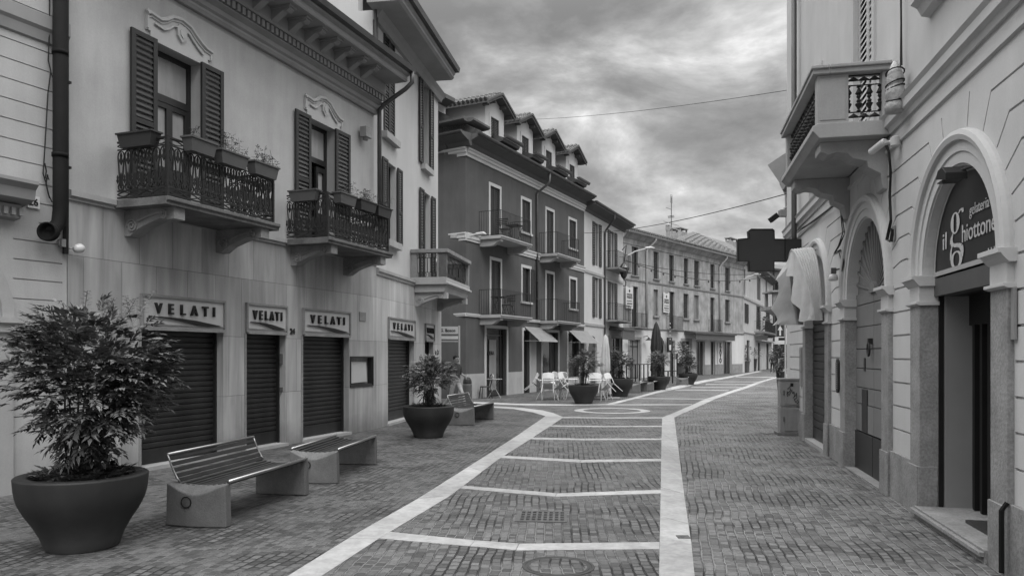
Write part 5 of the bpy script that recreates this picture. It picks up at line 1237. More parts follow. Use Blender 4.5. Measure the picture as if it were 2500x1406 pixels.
# door 2: painted plank door with fan head
a, b = dr[1]; uc, r = (a + b) / 2, (b - a) / 2
g = G()
zrow = [.0, .58, 0.98, 1.22, 1.5, 1.78, 2.1, 2.42]
for i in range(1, len(zrow) - 1 + 1):
    z0_, z1_ = zrow[i], (zrow[i + 1] if i + 1 < len(zrow) else ZSP + .05)
    for x0, x1 in ((a + .01, uc - .004), (uc + .004, b - .01)): g.box(x0, x1, .11 + R.uniform(0, .006), .17, z0_ + .006, z1_ - .006)
g.prism(arch(uc, r + .02, ZSP + .055, ZSP + .06, 24), .14, .16, 'y')
for k in range(19):
    tm = pi * k / 18; p0 = (uc + .13 * cos(tm), .135, ZSP + .06 + .13 * sin(tm)); p1_ = (uc + r * cos(tm), .135, ZSP + .06 + r * sin(tm)); g.tube([p0, p1_], [.008, .03], 4)
g.prism([(uc + rr_ * cos(t_), ZSP + .05 + rr_ * sin(t_)) for rr_, t_ in [(.15, pi * k / 10) for k in range(11)]], .08, .15, 'y')
pd = g.build('plank_door', 'door_wood', H)
g = G(); g.box(a + .01, uc - .01, .095, .11, .02, .57); g.box(uc + .01, b - .01, .095, .11, .02, .57); g.box(a + .42, a + .72, .10, .109, .585, 1.2); g.build('metal_plate', 'sign_d', pd)
g = G(); zk = WH.v(2122, 852); uk = WH.u(2124, -.08); g.tube([(uk + .05 * cos(t_), .06, zk + .09 * sin(t_)) for t_ in [2 * pi * k / 12 for k in range(13)]], .016, 6); g.box(uk - .03, uk + .03, .05, .11, zk + .07, zk + .15); g.build('door_knocker', 'iron', pd)
for zz_, hh in ((WH.v(2112, 883), .1), (WH.v(2112, 898), .1)):
    g = G(); uu = WH.u(2110, -.1); g.box(uu - .04, uu + .04, .10, .11, zz_ - hh / 2, zz_ + hh / 2); g.build('letter_slot', 'boxpl2', pd)
g = G(); g.box(a - .02, b + .02, -.05, .17, 0, .02); g.build('door_sill', 'rough_stone', pd)
# door 3: ice cream shop, a shallow porch with dark folding doors at the back
a, b = dr[2]; uc, r = (a + b) / 2, (b - a) / 2
ys = .13; yb = .47
g = G(); zb_ = 2.3
g.box(a + .021, a + .045, ys + .0, ys + .04, .12, zb_); g.box(b - .045, b - .021, ys, ys + .04, .12, zb_); g.box(a, b, yb - .06, yb, zb_ - .3, zb_)
for k in range(19): x = a + .05 + k * .095; g.box(x, x + .05, yb - .03 - (k % 2) * .03, yb, .13, zb_ - .3)
g.box(a, b, yb, yb + .05, 0, zb_); g.box(a, b, ys + .1, yb + .05, zb_, zb_ + .04); g.box(a, b, ys + .06, ys + .12, ZSP - .02, ZSP + r); sd = g.build('shop_door', 'black', H)
for q in (a, b - .05): g = G(); g.box(q, q + .05, ys + .05, yb, .12, zb_); g.build('porch_wall', 'panel_grey', sd)
g = G(); g.box(a, b, ys - .04, ys + .1, zb_, ZSP - .02); g.build('beam', 'boxpl', sd)
g = G(); g.box(a - .0, b + .0, -.10, yb, 0, .12); g.box(a, b, -.14, -.1, .06, .10); g.build('door_step', 'rough_stone', sd, bevel=.006)
g = G(); g.box(a + .8, b - .03, .12, .42, .12, .15); g.build('floor_mat', 'boxpl2', sd)
ss = thing('lunette_sign', 'dark arched sign with pale gelateria il ghiottone lettering over the nearest doorway', 'shop sign', WH.mw(0, -ys + .02, 0))
g = G(); g.prism(arch(uc, r - .035, ZSP, ZSP + .03, 28), -.02, .02, 'y'); g.build('panel', 'sign_d', ss)
g = G(); rO_, rI_ = r - .035, r - .075; n = 30
for k in range(n):
    t0, t1 = pi * k / n, pi * (k + 1) / n; q = lambda rr, t_: (uc + rr * cos(t_), -.026, ZSP + .03 + rr * sin(t_)); g.quad(q(rO_, t0), q(rO_, t1), q(rI_, t1), q(rI_, t0))
g.box(uc - rO_, uc + rO_, -.03, -.02, ZSP - .0, ZSP + .045); g.build('border', 'stone_light', ss)
def sp_(px, py): return WH.u(px, -ys + .05), WH.v(px, py, -ys + .05)
def put(st, p0, p1, ybase1, m_='gold', hcap=None, bold=.0):
    (u0, v0), (u1, v1) = sp_(*p0), sp_(*p1)
    o = text('lettering', st, 1, m_, ss, ext=.004, bold=bold)
    xs = [v.co.x for v in o.data.vertices]; w_ = max(xs) - min(xs); zz_ = [v.co.z for v in o.data.vertices]; h_ = max(zz_)
    sx_ = (u1 - u0) / w_; sz = hcap / h_
    for v in o.data.vertices: v.co.x = u0 + (v.co.x - min(xs)) * sx_; v.co.z = v0 + v.co.z * sz; v.co.y = v.co.y * .6 - .03
    return o
def put2(st, p0, px1, hpx, bold=0):
    u0, v0 = sp_(*p0); u1, _ = sp_(px1, p0[1]); hc = sp_(p0[0], p0[1] - hpx)[1] - v0
    o = text('lettering', st, 1, 'gold', ss, ext=.004, bold=bold); xs = [v.co.x for v in o.data.vertices]; zz_ = [v.co.z for v in o.data.vertices]; x0 = min(xs); w_ = max(xs) - x0; h_ = max(zz_)
    for v in o.data.vertices: v.co.x = u0 + (v.co.x - x0) * (u1 - u0) / w_; v.co.z = v0 + v.co.z * hc / h_; v.co.y = v.co.y * .6 - .03
put2('il', (2302, 611), 2311, 40, 0); put2('hiottone', (2349, 592), 2432, 42, 0); put2('gelateria', (2367, 527), 2415, 26, 0); put2('dal 1921'[:6], (2409, 624), 2436, 17, .002)
# the large two-storey g drawn as swelling strokes
u0, v1 = sp_(2319, 522); u1, v0 = sp_(2350, 648); gw, gh = u1 - u0, v1 - v0
G_ = lambda x, z: (u0 + gw * x, -.028, v0 + gh * z)
def stroke(pts, wd):
    g = G(); P = [Vector((p[0], p[1])) for p in pts]; L_, R2 = [], []
    for i, p in enumerate(P):
        d = (P[min(i + 1, len(P) - 1)] - P[max(i - 1, 0)]).normalized(); n = Vector((-d.y, d.x)) * wd[i] / 2; L_.append(p + n); R2.append(p - n)
    return L_, R2
gg = G()
def ell(cx, cz, rx, rz, thick):
    n = 28; A_, B_ = [], []
    for k in range(n):
        t_ = 2 * pi * k / n; th = thick[0] + (thick[1] - thick[0]) * abs(cos(t_ + thick[2])); A_.append(G_(cx + (rx) * cos(t_), cz + rz * sin(t_))); B_.append(G_(cx + (rx - th) * cos(t_), cz + (rz - th * .22) * sin(t_)))
    gg.add(A_ + B_, [(k, (k + 1) % n, (k + 1) % n + n, k + n) for k in range(n)])
ell(.40, .79, .36, .19, (.10, .24, 0)); ell(.50, .14, .46, .15, (.10, .22, 0))
def st2(pts, ws):
    for i in range(len(pts) - 1):
        (x0, z0), (x1, z1) = pts[i], pts[i + 1]; w0, w1 = ws[i], ws[i + 1]; dx, dz_ = x1 - x0, (z1 - z0) * 4; l_ = math.hypot(dx, dz_); nx, nz = -dz_ / l_, dx / l_ / 4
        gg.quad(G_(x0 + nx * w0, z0 + nz * w0), G_(x1 + nx * w1, z1 + nz * w1), G_(x1 - nx * w1, z1 - nz * w1), G_(x0 - nx * w0, z0 - nz * w0))
st2([(.22, .62), (.10, .52), (.12, .44), (.32, .40), (.62, .385), (.86, .35), (.95, .27), (.93, .16)], [.04, .10, .13, .13, .14, .15, .12, .08]); st2([(.16, .40), (.06, .30), (.05, .16)], [.04, .06, .07]); st2([(.66, .93), (.82, .985), (1.0, .97)], [.03, .07, .10]); st2([(.98, .99), (1.0, .92)], [.07, .07])
gg.build('initial_letter', 'gold', ss)
# dark floodlight in the arch head
t_ = thing('floodlight', 'dark angular floodlight on an arm under the head of the nearest arch', 'floodlight', WH.mw(WH.u(2330, .1), .10, WH.v(2330, 432, .1)) @ Matrix.Scale(.68, 4))
g = G(); g.T = Matrix.Rotation(radians(12), 4, 'Y'); g.prism([(-.22, -.03), (-.16, .09), (.0, .13), (.16, .06), (.18, -.03)], -.16, .1, 'y'); g.T = None; g.build('housing', 'black', t_, bevel=.006)
g = G(); g.tube([(.05, .0, .05), (.25, .15, .08), (.3, .3, .02)], .018, 6); g.build('arm', 'iron', t_); g = G(); g.box(-.19, .15, -.15, .09, -.05, -.035); g.build('lens', 'glass_g', t_)
# string course above, upper windows with pale shutters
g = G(); g.profile(uH0 - .02, uH1, [(0, ZST - .02), (.03, ZST - .02), (.05, ZST + .04), (.09, ZST + .06), (.09, ZST + .15), (.12, ZST + .19), (0, ZST + .24)]); g.profile(uH0 - .02, uH1, [(0, ZST - .22), (.03, ZST - .21), (.03, ZST - .17), (0, ZST - .16)])
g.build('string_course', 'trim_h', H)
for i, (a, b, c_, d) in enumerate(up_h):
    m_ = (a + b) / 2; g = G(); s_ = .12; g.box(a - s_, a, -.03, .0, c_, d + s_); g.box(b, b + s_, -.03, 0, c_, d + s_); g.box(a, b, -.03, 0, d, d + s_); wn = g.build('window', 'trim_h', H)
    for q0, q1 in ((a + .005, m_ - .003), (m_ + .003, b - .005)): g = G(); louvre(g, q0, q1, c_, d, .08, 30, .035, .055); g.build('shutter', 'shutter_w', wn)
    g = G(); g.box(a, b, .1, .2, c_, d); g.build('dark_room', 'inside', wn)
    if i == 1: g = G(); g.profile(a - .25, b + .25, [(0, 5.95), (.06, 5.98), (.1, 6.1), (.2, 6.14), (.25, 6.2), (.36, 6.25), (.36, 6.34), (0, 6.4)]); g.build('hood', 'trim_h', wn)
    if i == 2: g = G(); g.profile(a - .25, b + .25, [(0, 5.14), (.08, 5.16), (.12, 5.24), (.18, 5.28), (.18, 5.36), (0, 5.36)]); g.build('sill', 'trim_h', wn)
# stone balcony
o = .84; pb = WH.u(2176); u0, u1 = WH.u(1918, o), pb
print('H balcony', WH.off(2176, 2005), 'len', u1 - u0, 'rail', WH.v(2003, 150, o), 'slab', WH.v(2003, 300, o), WH.v(1990, 330, o), WH.v(1918, 300, o), WH.v(1930, 440, o))
zf = 4.46; zt = WH.v(2003, 150, o)
g = G(); g.prism([(0, zf - .12), (-o + .02, zf - .12), (-o - .03, zf - .06), (-o - .06, zf - .03), (-o - .06, zf + .03), (-o, zf + .06), (0, zf + .06)], u0 - .04, u1 + .04, 'x'); bl = g.build('balcony', 'stone_light', H, bevel=.008)
g = G()
g.box(u1 - .16, u1, -o, -o + .36, zf + .06, zt - .1); g.box(u1 - .16, u1, -.1, 0, zf + .06, zt - .1); g.box(u0, u0 + .16, -o, -o + .2, zf + .06, zt - .1); g.box(u0, u0 + .16, -.1, 0, zf + .06, zt - .1)
g.box(u1 - .13, u1 + .008, -o + .03, -o + .33, zf + .1, zt - .14)
for (p, q, c_, d) in ((u0 - .05, u1 + .06, -o - .06, -o + .14), (u1 - .18, u1 + .06, -o + .14, 0), (u0 - .05, u0 + .18, -o + .14, 0)): g.box(p, q, c_, d, zt - .1, zt - .04); g.box(p + .01, q + .03 if q > u1 else q - .01, c_ - .02 if c_ < -o else c_, d - .01, zt - .04, zt)
g.build('parapet', 'stone_light', bl, bevel=.008)
g = G()
def bal_panel(p0, p1, n):
    a_, b_ = Vector(p0), Vector(p1); d = (b_ - a_).normalized(); z0_, z1_ = zf + .07, zt - .1
    for z in (z0_ + .01, z0_ + .13, z1_ - .13, z1_ - .01): g.tube([(a_.x, a_.y, z), (b_.x, b_.y, z)], .009, 4)
    for i in range(n + 1):
        p = a_.lerp(b_, i / n); prof = [(.008, 0), (.03, .05), (.012, .1), (.028, .2), (.045, .3), (.02, .36), (.03, .42), (.012, .5), (.03, .58), (.02, .64), (.045, .7), (.028, .8), (.012, .9), (.03, .95), (.008, 1)]
        hh = z1_ - z0_ - .26
        g.lathe([(r_, z_ * hh) for r_, z_ in prof], (p.x, p.y, z0_ + .13), 6)
    for i in range(n):
        p = a_.lerp(b_, (i + .5) / n)
        for z in (z0_ + .07, z1_ - .07): g.T = None; g.prism([(p.x + d.x * x - d.y * .006, 0) for x in ()] or [(0, 0), (0, .001), (.001, 0)], 0, .001, 'z') if False else g.tube([(p.x - d.x * .06, p.y - d.y * .06, z), (p.x, p.y, z + .02), (p.x + d.x * .06, p.y + d.y * .06, z)], [.008, .03, .008], 6)
bal_panel((u1 - .07, -o + .37), (u1 - .07, -.11), 3); bal_panel((u1 - .17, -o + .07), (u0 + .17, -o + .07), 14)
g.build('railing', 'iron', bl)
for uu in (u0 + .15, u1 - .5):
    g = G(); z_ = zf - .12; o2 = o - .06
    g.prism([(-a_, z_ - b_) for a_, b_ in ((0, 0), (o2, 0), (o2, .12), (o2 - .05, .13), (o2 * .88, .16), (o2 * .75, .13), (o2 * .6, .15), (o2 * .5, .22), (o2 * .3, .26), (o2 * .28, .34), (o2 * .1, .42), (.05, .6), (0, .62))], uu, uu + .34, 'x'); g.build('bracket', 'stone_light', bl, bevel=.008)
g = G(); u = WH.u(1941, .1); g.tube([(u, -.12, 12), (u, -.12, 4.2), (u, -.1, 3.9)], .055, 8); tag(g.build('drainpipe', 'copper', mw=WH.M, smooth=True), 'dark drainpipe at the far corner of the pale right-hand house', 'drainpipe')
# things fixed on H
o = thing('pharmacy_cross', 'large unlit dark cross sign projecting over the pavement from the right-hand house', 'cross sign', WH.mw(WH.u(1955), 0, 0))
Zc = WH.uz(1955)[1]; cx = .88; zc = zh(612, Zc)
oo = (WH.P + WH.x * WH.u(1955)); offc = (1250 + F * oo.x / oo.y - 1856) / F * Zc
rot = Matrix.Rotation(-math.atan2(WH.x.y, WH.x.x) , 4, 'Z')   # turn the sign square to the street
o.matrix_world = Matrix.Translation((at(1857, Zc).x, Zc, zc)); hs_ = 1850 / Zc
s = 1 / hs_; g = G(); a = 57 * s; b = 30 * s; c_ = 51 * s; d = 27 * s
ot = [(-b, -c_), (b, -c_), (b, -d), (a, -d), (a, d), (b + 1 * s, d), (b, c_ - 3 * s), (b - 4 * s, c_), (-b + 4 * s, c_), (-b - 2 * s, c_ - 4 * s), (-b, d + 2 * s), (-a, d), (-a, -d), (-b, -d)]
g.prism(ot, -.07, .07, 'y'); g.build('cross', 'sign_x', o, bevel=.008)
g = G(); g.tube([(x, -.075, z) for x, z in ot], .012, 4, closed=True); g.build('rim', 'black', o)
g = G(); g.box(a, (1957 - 1857) * s, -.1, .1, -d, d); g.build('bracket_box', 'sign_d', o); g = G(); g.box(a + .04, a + .2, -.105, -.1, -d + .02, -d + .045); g.build('maker_plate', 'cabinet', o)
# folded hood awning over door 1
a, b = dr[0]; uc, r = (a + b) / 2, (b - a) / 2
aw = thing('folded_awning', 'pale striped-looking folded round hood awning drooping beside the dark cross sign', 'awning', WH.mw(uc, 0, 2.28))
g = G(); ru, rz = 1.0, 1.36; n = 52; phis = [1, 2.2, 3.4, 4.8, 6.2, 7.8, 9.4, 11]
rows = []
for j, ph in enumerate(phis):
    for sub_ in (0, 1):
        if j == len(phis) - 1 and sub_: break
        p_ = radians(ph + (.7 if sub_ else 0)); k_ = 1.0 if not sub_ else .93
        rows.append([(ru * k_ * cos(pi * k / n), -.1 - rz * k_ * sin(pi * k / n) * sin(p_) - .012 * j, rz * k_ * sin(pi * k / n) * cos(p_)) for k in range(n + 1)])
vs = [p for r_ in rows for p in r_]; m_ = n + 1
g.add(vs, [(i * m_ + k, i * m_ + k + 1, (i + 1) * m_ + k + 1, (i + 1) * m_ + k) for i in range(len(rows) - 1) for k in range(n)]); g.build('hood_cloth', 'canvas_l', aw, smooth=True)
g = G()
for j in range(0, len(rows), 2): g.tube(rows[j], .022, 5)
g.build('hoop', 'canvas_l', aw)
g = G(); last = rows[-1]; st = []
for lv in range(7):
    row = []
    for k, p in enumerate(last):
        w_ = lv / 6; sag = (.18 + .52 * abs(sin(k * .9 + 1)) * .5 + .18 * (p[2] / rz))
        cc_ = abs(cos(pi * k / n)) ** 2.2; zlow = max(-.05, (p[2] - .35 - .06 * sin(k * .9)) * (1 - cc_ * 1.15)) + .02 * sin(k * .8)
        zlow = min(zlow, p[2])
        row.append((p[0] * (1 + .03 * w_) + .02 * sin(k * .8 + lv * .5), p[1] - (.30 if k > n / 2 else .08) * w_ * abs(cos(pi * k / n)) ** .5 - .04 * w_ - .06 * sin(k * .8 + lv * .4) * w_, p[2] + (zlow - p[2]) * w_))
    st.append(row)
g.add([p for r_ in st for p in r_], [(i * m_ + k, i * m_ + k + 1, (i + 1) * m_ + k + 1, (i + 1) * m_ + k) for i in range(6) for k in range(n)]); g.build('drooping_cloth', 'canvas_l', aw, smooth=True)
def cyl_lamp(px, py, lab):
    t_ = thing('wall_lamp', lab, 'wall lamp', WH.mw(WH.u(px, .15), 0, WH.v(px, py, .15)))
    g = G(); g.T = Matrix.Translation((0, -.16, 0)); g.lathe([(.001, .065), (.05, .05), (.072, .0), (.068, -.04), (.035, -.05)], n=16); g.T = None; g.build('globe', 'white', t_, smooth=True)
    g = G(); g.box(-.03, .03, -.19, -.12, .06, .15); g.tube([(0, -.14, .12), (.04, 0, .15)], .012, 5); g.build('mount', 'boxpl', t_)
cyl_lamp(2036, 678, 'small white globe wall lamp between the folded awning and the carriage door')
cc = thing('security_camera', 'white bullet security camera under the near end of the stone balcony', 'security camera', WH.mw(WH.u(2165, .15), 0, WH.v(2165, 352, .15)))
g = G(); g.T = Matrix.Translation((-.10, -.22, 0)) @ Matrix.Rotation(radians(20), 4, 'Z') @ Matrix.Rotation(radians(78), 4, 'Y'); g.lathe([(.035, -.14), (.042, -.13), (.042, .12), (.03, .14)], n=14); g.T = None; g.build('body', 'white', cc, smooth=False)
g = G(); g.tube([(0, 0, .02), (.0, -.12, .02), (-.06, -.2, .01)], .022, 8); g.lathe([(.06, -.03), (.06, .06), (.03, .08)], (.02, -.06, 0), 14); g.build('mount', 'white', cc)
g = G(); u, z = WH.u(2190, .12), WH.v(2190, 215, .12); 
for k, (dz_, r_) in enumerate(((.27, .02), (.22, .07), (.12, .085), (.05, .1), (-.05, .085), (-.13, .11), (-.2, .09), (-.26, .1), (-.28, .02))): g.v and None
g.lathe([(.02, .3), (.05, .24), (.075, .17), (.095, .1), (.075, .05), (.10, -.02), (.105, -.09), (.08, -.13), (.11, -.2), (.10, -.27), (.02, -.28)], (0, 0, 0), 14)
t_ = g.build('wrapped_lantern', 'wrap', mw=WH.mw(u, .14, z), smooth=True); tag(t_, 'wall lantern wrapped in plastic and tape above the near end of the stone balcony', 'wrapped lantern')
g = G()
for z_ in (.05, -.13, -.0, .17): g.tube([(.095 * cos(t2), .095 * sin(t2), z_ + .03 * sin(t2 + z_ * 9)) for t2 in [2 * pi * k / 12 for k in range(12)]], .009, 4, closed=True)
g.build('tape', 'cable', t_)
hn = thing('house_number', 'framed house number 19 between the carriage door arch and the cables', 'house number', WH.mw(WH.u(2185), .01, WH.v(2185, 570)))
g = G(); g.box(-.055, .055, -.01, 0, -.085, .085); g.build('plaque', 'cabinet', hn); text('digits', '19', .11, 'letter', hn, x=0, y=-.012, z=-.04, align='CENTER', xs=.75, ext=.001)
ic = thing('intercom', 'tall ornate brass intercom panel left of the carriage door', 'intercom', WH.mw(WH.u(2051), .02, WH.v(2051, 917)))
g = G(); g.prism([(-.09, -.2), (-.05, -.25), (0, -.27), (.05, -.25), (.09, -.2), (.09, .2), (.05, .25), (0, .27), (-.05, .25), (-.09, .2)], -.03, 0, 'y'); g.build('plate', 'iron', ic)
g = G()
for k in range(14): g.box(-.05, .05, -.045, -.03, -.2 + k * .03, -.185 + k * .03)
g.build('button_row', 'stone', ic)
g = G(); g.box(-.14, .14, -.03, 0, -.4, .4); g.box(-.11, .11, -.04, -.03, -.1, .36); t_ = g.build('notice_case', 'cabinet', mw=WH.mw(WH.u(1958), .0, WH.v(1958, 895))); tag(t_, 'narrow pale notice case on the wall behind the street cabinet', 'notice case')
def cables(name, lab, pts, W=WH, r=.008, off=.05, n=1):
    g = G()
    for j in range(n): g.tube([(W.u(x + R.uniform(-2, 2) * (j > 0), off), -off - j * .008, W.v(x, y + R.uniform(-3, 3) * (j > 0), off)) for x, y in pts], r, 5)
    tag(g.build(name, 'cable', mw=W.M), lab, 'cable')
cables('cable', 'bundle of dark cables dropping from the balcony past house number 19', [(2158, 300), (2155, 320), (2163, 345), (2172, 372), (2176, 420), (2174, 480), (2177, 540), (2168, 585), (2178, 590), (2181, 560)], n=3)
cables('cable', 'loose dark cables hanging between the folded awning and the carriage door arch', [(2058, 480), (2056, 530), (2062, 570), (2050, 600), (2038, 618), (2052, 612), (2060, 640), (2056, 665)], n=3)
cables('cable', 'twisted cables running under the string course behind the cross sign', [(1948, 566), (1970, 552), (1995, 535), (2020, 515), (2040, 500), (2058, 482)], n=3)
cables('cable', 'thin cable descending the upper right wall to the wrapped lantern', [(2200, -40), (2201, 60), (2202, 160)], n=2)
g = G(); g.box(-.03, .03, -.02, 0, -.2, .2); 
tag(g.build('thermometer_strip', 'cabinet', mw=WH.mw(WH.u(2482), .01, WH.v(2482, 765))), 'thin pale strip plate on the wall right of the nearest arch', 'plate')
g = G(); u = WH.u(2477); g.tube([(u, -.09, .02), (u, -.09, .5), (u, -.05, .56)], .02, 6); tag(g.build('ground_pipe', 'black_pipe', mw=WH.M), 'short dark pipe at the foot of the wall right of the nearest doorway', 'pipe')
# bits on the balcony: small cable loops
# ---- house behind, only its eaves and a strip of wall show
PI_ = at(1922, 21); WI = W2(PI_, Vector((1, -.6)))
I_ = thing('far_right_house', 'sliver of pale house with a tilted eave behind the stone balcony', 'building', WI.M)
g = G(); zI = WI.v(1922, 385); g.box(0, 7, 0, 8, 0, zI); g.build('wall', 'stucco_c', I_)
g = G(); zE = zh(395, 20.5); g.prism([(-.42, zE - .02), (0, zE + .22), (3.5, zE + 1.6), (7, zE + 1.6), (7, zE), (.1, zE - .6), (-.02, zE - .75), (-.1, zE - .55)], -.5, 8, 'y'); g.build('eaves', 'cornice', I_)
g = G(); g.tube([(-.12, -.2, zE - .3), (-.12, -.2, zE - .5), (.0, -.1, zE - .8), (.06, -.1, 3)], .05, 6); g.build('gutter_pipe', 'grey_pipe', I_)
t_ = thing('floodlight', 'grey floodlight with a dark tilted face on a bracket left of the far drainpipe', 'floodlight', Matrix.Translation((at(1905, 19).x, 19, zh(525, 19))))
g = G(); g.tube([(.3, .4, .25), (.16, .2, .2), (.06, 0, .02)], .025, 6); g.box(-.02, .16, -.08, .1, -.04, .12); g.build('bracket', 'cabinet', t_)
g = G(); g.T = Matrix.Translation((-.17, 0, -.07)) @ Matrix.Rotation(radians(-38), 4, 'Y'); g.box(-.11, .11, -.08, .08, -.07, .06); g.T = None; g.build('head', 'black', t_)

# ================================================================== STREET THINGS
def leaflets(vs, fs, o, d, up, ln, wd, n, R_):
    """compound leaf: paired pointed leaflets along a drooping stalk"""
    side = d.cross(up)
    if side.length < .05: side = Vector((1, 0, 0))
    side.normalize(); nrm = side.cross(d).normalized()
    for i in range(n):
        t_ = (i + 1) / n; p = o + d * (ln * t_) - Vector((0, 0, 1)) * (ln * .28 * t_ * t_)
        for s in ((-1, 1) if i < n - 1 else (0,)):
            ld = (d * (.75 if s else 1) + side * s * .85 + Vector((R_.uniform(-.2, .2), R_.uniform(-.2, .2), R_.uniform(-.45, .1)))).normalized()
            l_ = wd * 2.5 * R_.uniform(.8, 1.25); q = ld.cross(nrm); q = q.normalized() * wd * .5 if q.length > .01 else side * wd * .5
            lift = nrm * wd * .18; k = len(vs); tip = p + ld * l_ - nrm * l_ * .1; m1 = p + ld * l_ * .4
            vs += [tuple(p), tuple(m1 + q + lift), tuple(tip), tuple(m1 - q + lift), tuple(m1)]
            fs += [(k, k + 1, k + 2, k + 4), (k, k + 4, k + 2, k + 3)]
def shrub(root, seed, z0, base_r, crown, nst, nfr, leaf_w, frl, pale=0, low=60, mats=('leaf', 'leafd')):
    """crown = (cx, cy, cz, rx, ry, rz)"""
    R_ = random.Random(seed); cx, cy, cz, rx, ry, rz = crown; g = G(); tips = []
    for i in range(nst):
        an = R_.uniform(0, 2 * pi); b = Vector((base_r * R_.random() * cos(an), base_r * R_.random() * sin(an), z0)); a2 = an + R_.uniform(-.7, .7); rr = R_.uniform(.2, .85); zt_ = cz + rz * R_.uniform(-.2, .8)
        t_ = Vector((cx + rx * rr * cos(a2), cy + ry * rr * sin(a2), zt_)); m_ = b.lerp(t_, .5) + Vector((-.1 * cos(a2), -.1 * sin(a2), .12)); pts = [b.lerp(m_, .5) + Vector((R_.uniform(-.02, .02),) * 3), m_, m_.lerp(t_, .5) + Vector((R_.uniform(-.04, .04),) * 3), t_]
        g.tube([b] + pts, [.011, .010, .008, .006, .003], 6); tips.append((b, m_, t_))
    st = g.build('stem', 'bark', root)
    clumps = []
    for i in range(max(7, nfr // 28)):
        an = R_.uniform(0, 2 * pi); ph = math.asin(R_.uniform(-.75, 1)); rr = R_.uniform(.55, 1.0); clumps.append((Vector((cx + rx * rr * cos(an) * cos(ph), cy + ry * rr * sin(an) * cos(ph), cz + rz * rr * sin(ph))), R_.uniform(.16, .34)))
    V1, F1, V2, F2 = [], [], [], []
    for i in range(nfr):
        c, cr = R_.choice(clumps); c = c + Vector((R_.gauss(0, 1) * cr * rx, R_.gauss(0, 1) * cr * ry, R_.gauss(0, 1) * cr * rz * .7))
        if R_.random() < .07:
            an = R_.uniform(0, 2 * pi); rr_ = R_.uniform(.1, .5); zl_ = R_.uniform(z0 + .1, cz - rz * .5); c = Vector((cx * .5 + rx * rr_ * cos(an), ry * rr_ * sin(an), zl_))
        elif R_.random() < .22:
            b, m_, t_ = R_.choice(tips); c = m_.lerp(t_, R_.random()) + Vector((R_.gauss(0, .06), R_.gauss(0, .06), R_.gauss(0, .05)))
        q_ = Vector(((c.x - cx) / rx, (c.y - cy) / ry, (c.z - cz) / rz))
        if q_.length > 1.12: q_ = q_ * (R_.uniform(.85, 1.1) / q_.length); c = Vector((cx + q_.x * rx, cy + q_.y * ry, cz + q_.z * rz))
        d = (c - Vector((cx, cy, cz - rz * .4))); d.z *= .45; d = (d.normalized() + Vector((R_.uniform(-.5, .5), R_.uniform(-.5, .5), R_.uniform(-.35, .45)))).normalized()
        hi = (c.z - cz) / rz; dark = R_.random() < .42 - .42 * hi  # lower leaves more often take the dark leaf colour, painting the crown's shade
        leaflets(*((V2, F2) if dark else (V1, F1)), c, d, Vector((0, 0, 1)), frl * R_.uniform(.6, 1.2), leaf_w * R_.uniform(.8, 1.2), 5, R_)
    for i in range(low):
        an = R_.uniform(0, 2 * pi); rr = base_r * 2.2 * math.sqrt(R_.random()); leaflets(V2 if i % 2 else V1, F2 if i % 2 else F1, Vector((rr * cos(an), rr * sin(an), z0 + R_.uniform(0, .05))), Vector((cos(an), sin(an), R_.uniform(.2, 1.3))).normalized(), Vector((0, 0, 1)), frl * .7, leaf_w * .9, 4, R_)
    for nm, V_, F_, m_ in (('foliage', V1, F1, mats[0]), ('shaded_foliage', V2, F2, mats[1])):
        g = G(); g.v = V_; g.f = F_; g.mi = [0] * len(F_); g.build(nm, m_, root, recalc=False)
    if pale:
        V3, F3, STK = [], [], []
        for i in range(pale):
            an = R_.uniform(-.9, .9); c = Vector((cx + rx * R_.uniform(-.2, .7), cy, cz + rz * R_.uniform(.72, .88))); STK.append(c); d = Vector((R_.uniform(-.5, .7), R_.uniform(-.4, .4), 1)).normalized()
            for j in range(30):
                t2 = j / 30; p = c + d * .24 * t2; leaflets(V3, F3, p, (d * .3 + Vector((cos(j * 2.4), sin(j * 2.4), .2))).normalized(), Vector((0, 0, 1)), .07 * (1 - t2) + .02, leaf_w * .22, 6, R_)
            k = len(V3); q = Vector((.004, 0, 0)); V3 += [tuple(c - q - d * .1), tuple(c + q - d * .1), tuple(c + q + d * .24), tuple(c - q + d * .24)]; F3.append((k, k + 1, k + 2, k + 3))
        g = G(); g.v = V3; g.f = F3; g.mi = [0] * len(F3); g.build('blossom_spray', 'leaf2', root, recalc=False)
def bowl(root, rr=.53, rb=.29, h=.64, m='planter'):
    g = G(); prof = [(rb, 0), (rb + .01, .02)]
    for k in range(1, 13):
        t_ = k / 12; T_ = ((0, 0), (.15, .13), (.32, .36), (.5, .66), (.65, .86), (.8, .96), (1, 1)); q = next(i for i in range(6) if T_[i + 1][0] >= t_ - 1e-6); f_ = T_[q][1] + (T_[q + 1][1] - T_[q][1]) * (t_ - T_[q][0]) / (T_[q + 1][0] - T_[q][0]); prof.append((rb + .01 + (rr - rb - .01) * f_, .02 + (h - .04) * t_))
    prof += [(rr, h - .01), (rr - .012, h), (rr - .10, h), (rr - .115, h - .012), (rr - .12, h - .07)]
    g.lathe(prof, n=56, cap=False); g.build('pot', m, root, smooth=True)
    g = G(); g.lathe([(rr - .12, h - .07), (rr * .4, h - .045), (.001, h - .04)], n=24, cap=False); g.lathe([(rb, .0), (.001, .0)], n=24, cap=False); g.build('soil', 'soil', root)
def planter_at(name, lab, pos, rz=0, sc=1): return thing(name, lab, 'planter', Matrix.Translation((pos.x, pos.y, .004)) @ Matrix.Rotation(rz, 4, 'Z') @ Matrix.Scale(sc, 4))
pg = 'round dark planters with nandina shrubs'
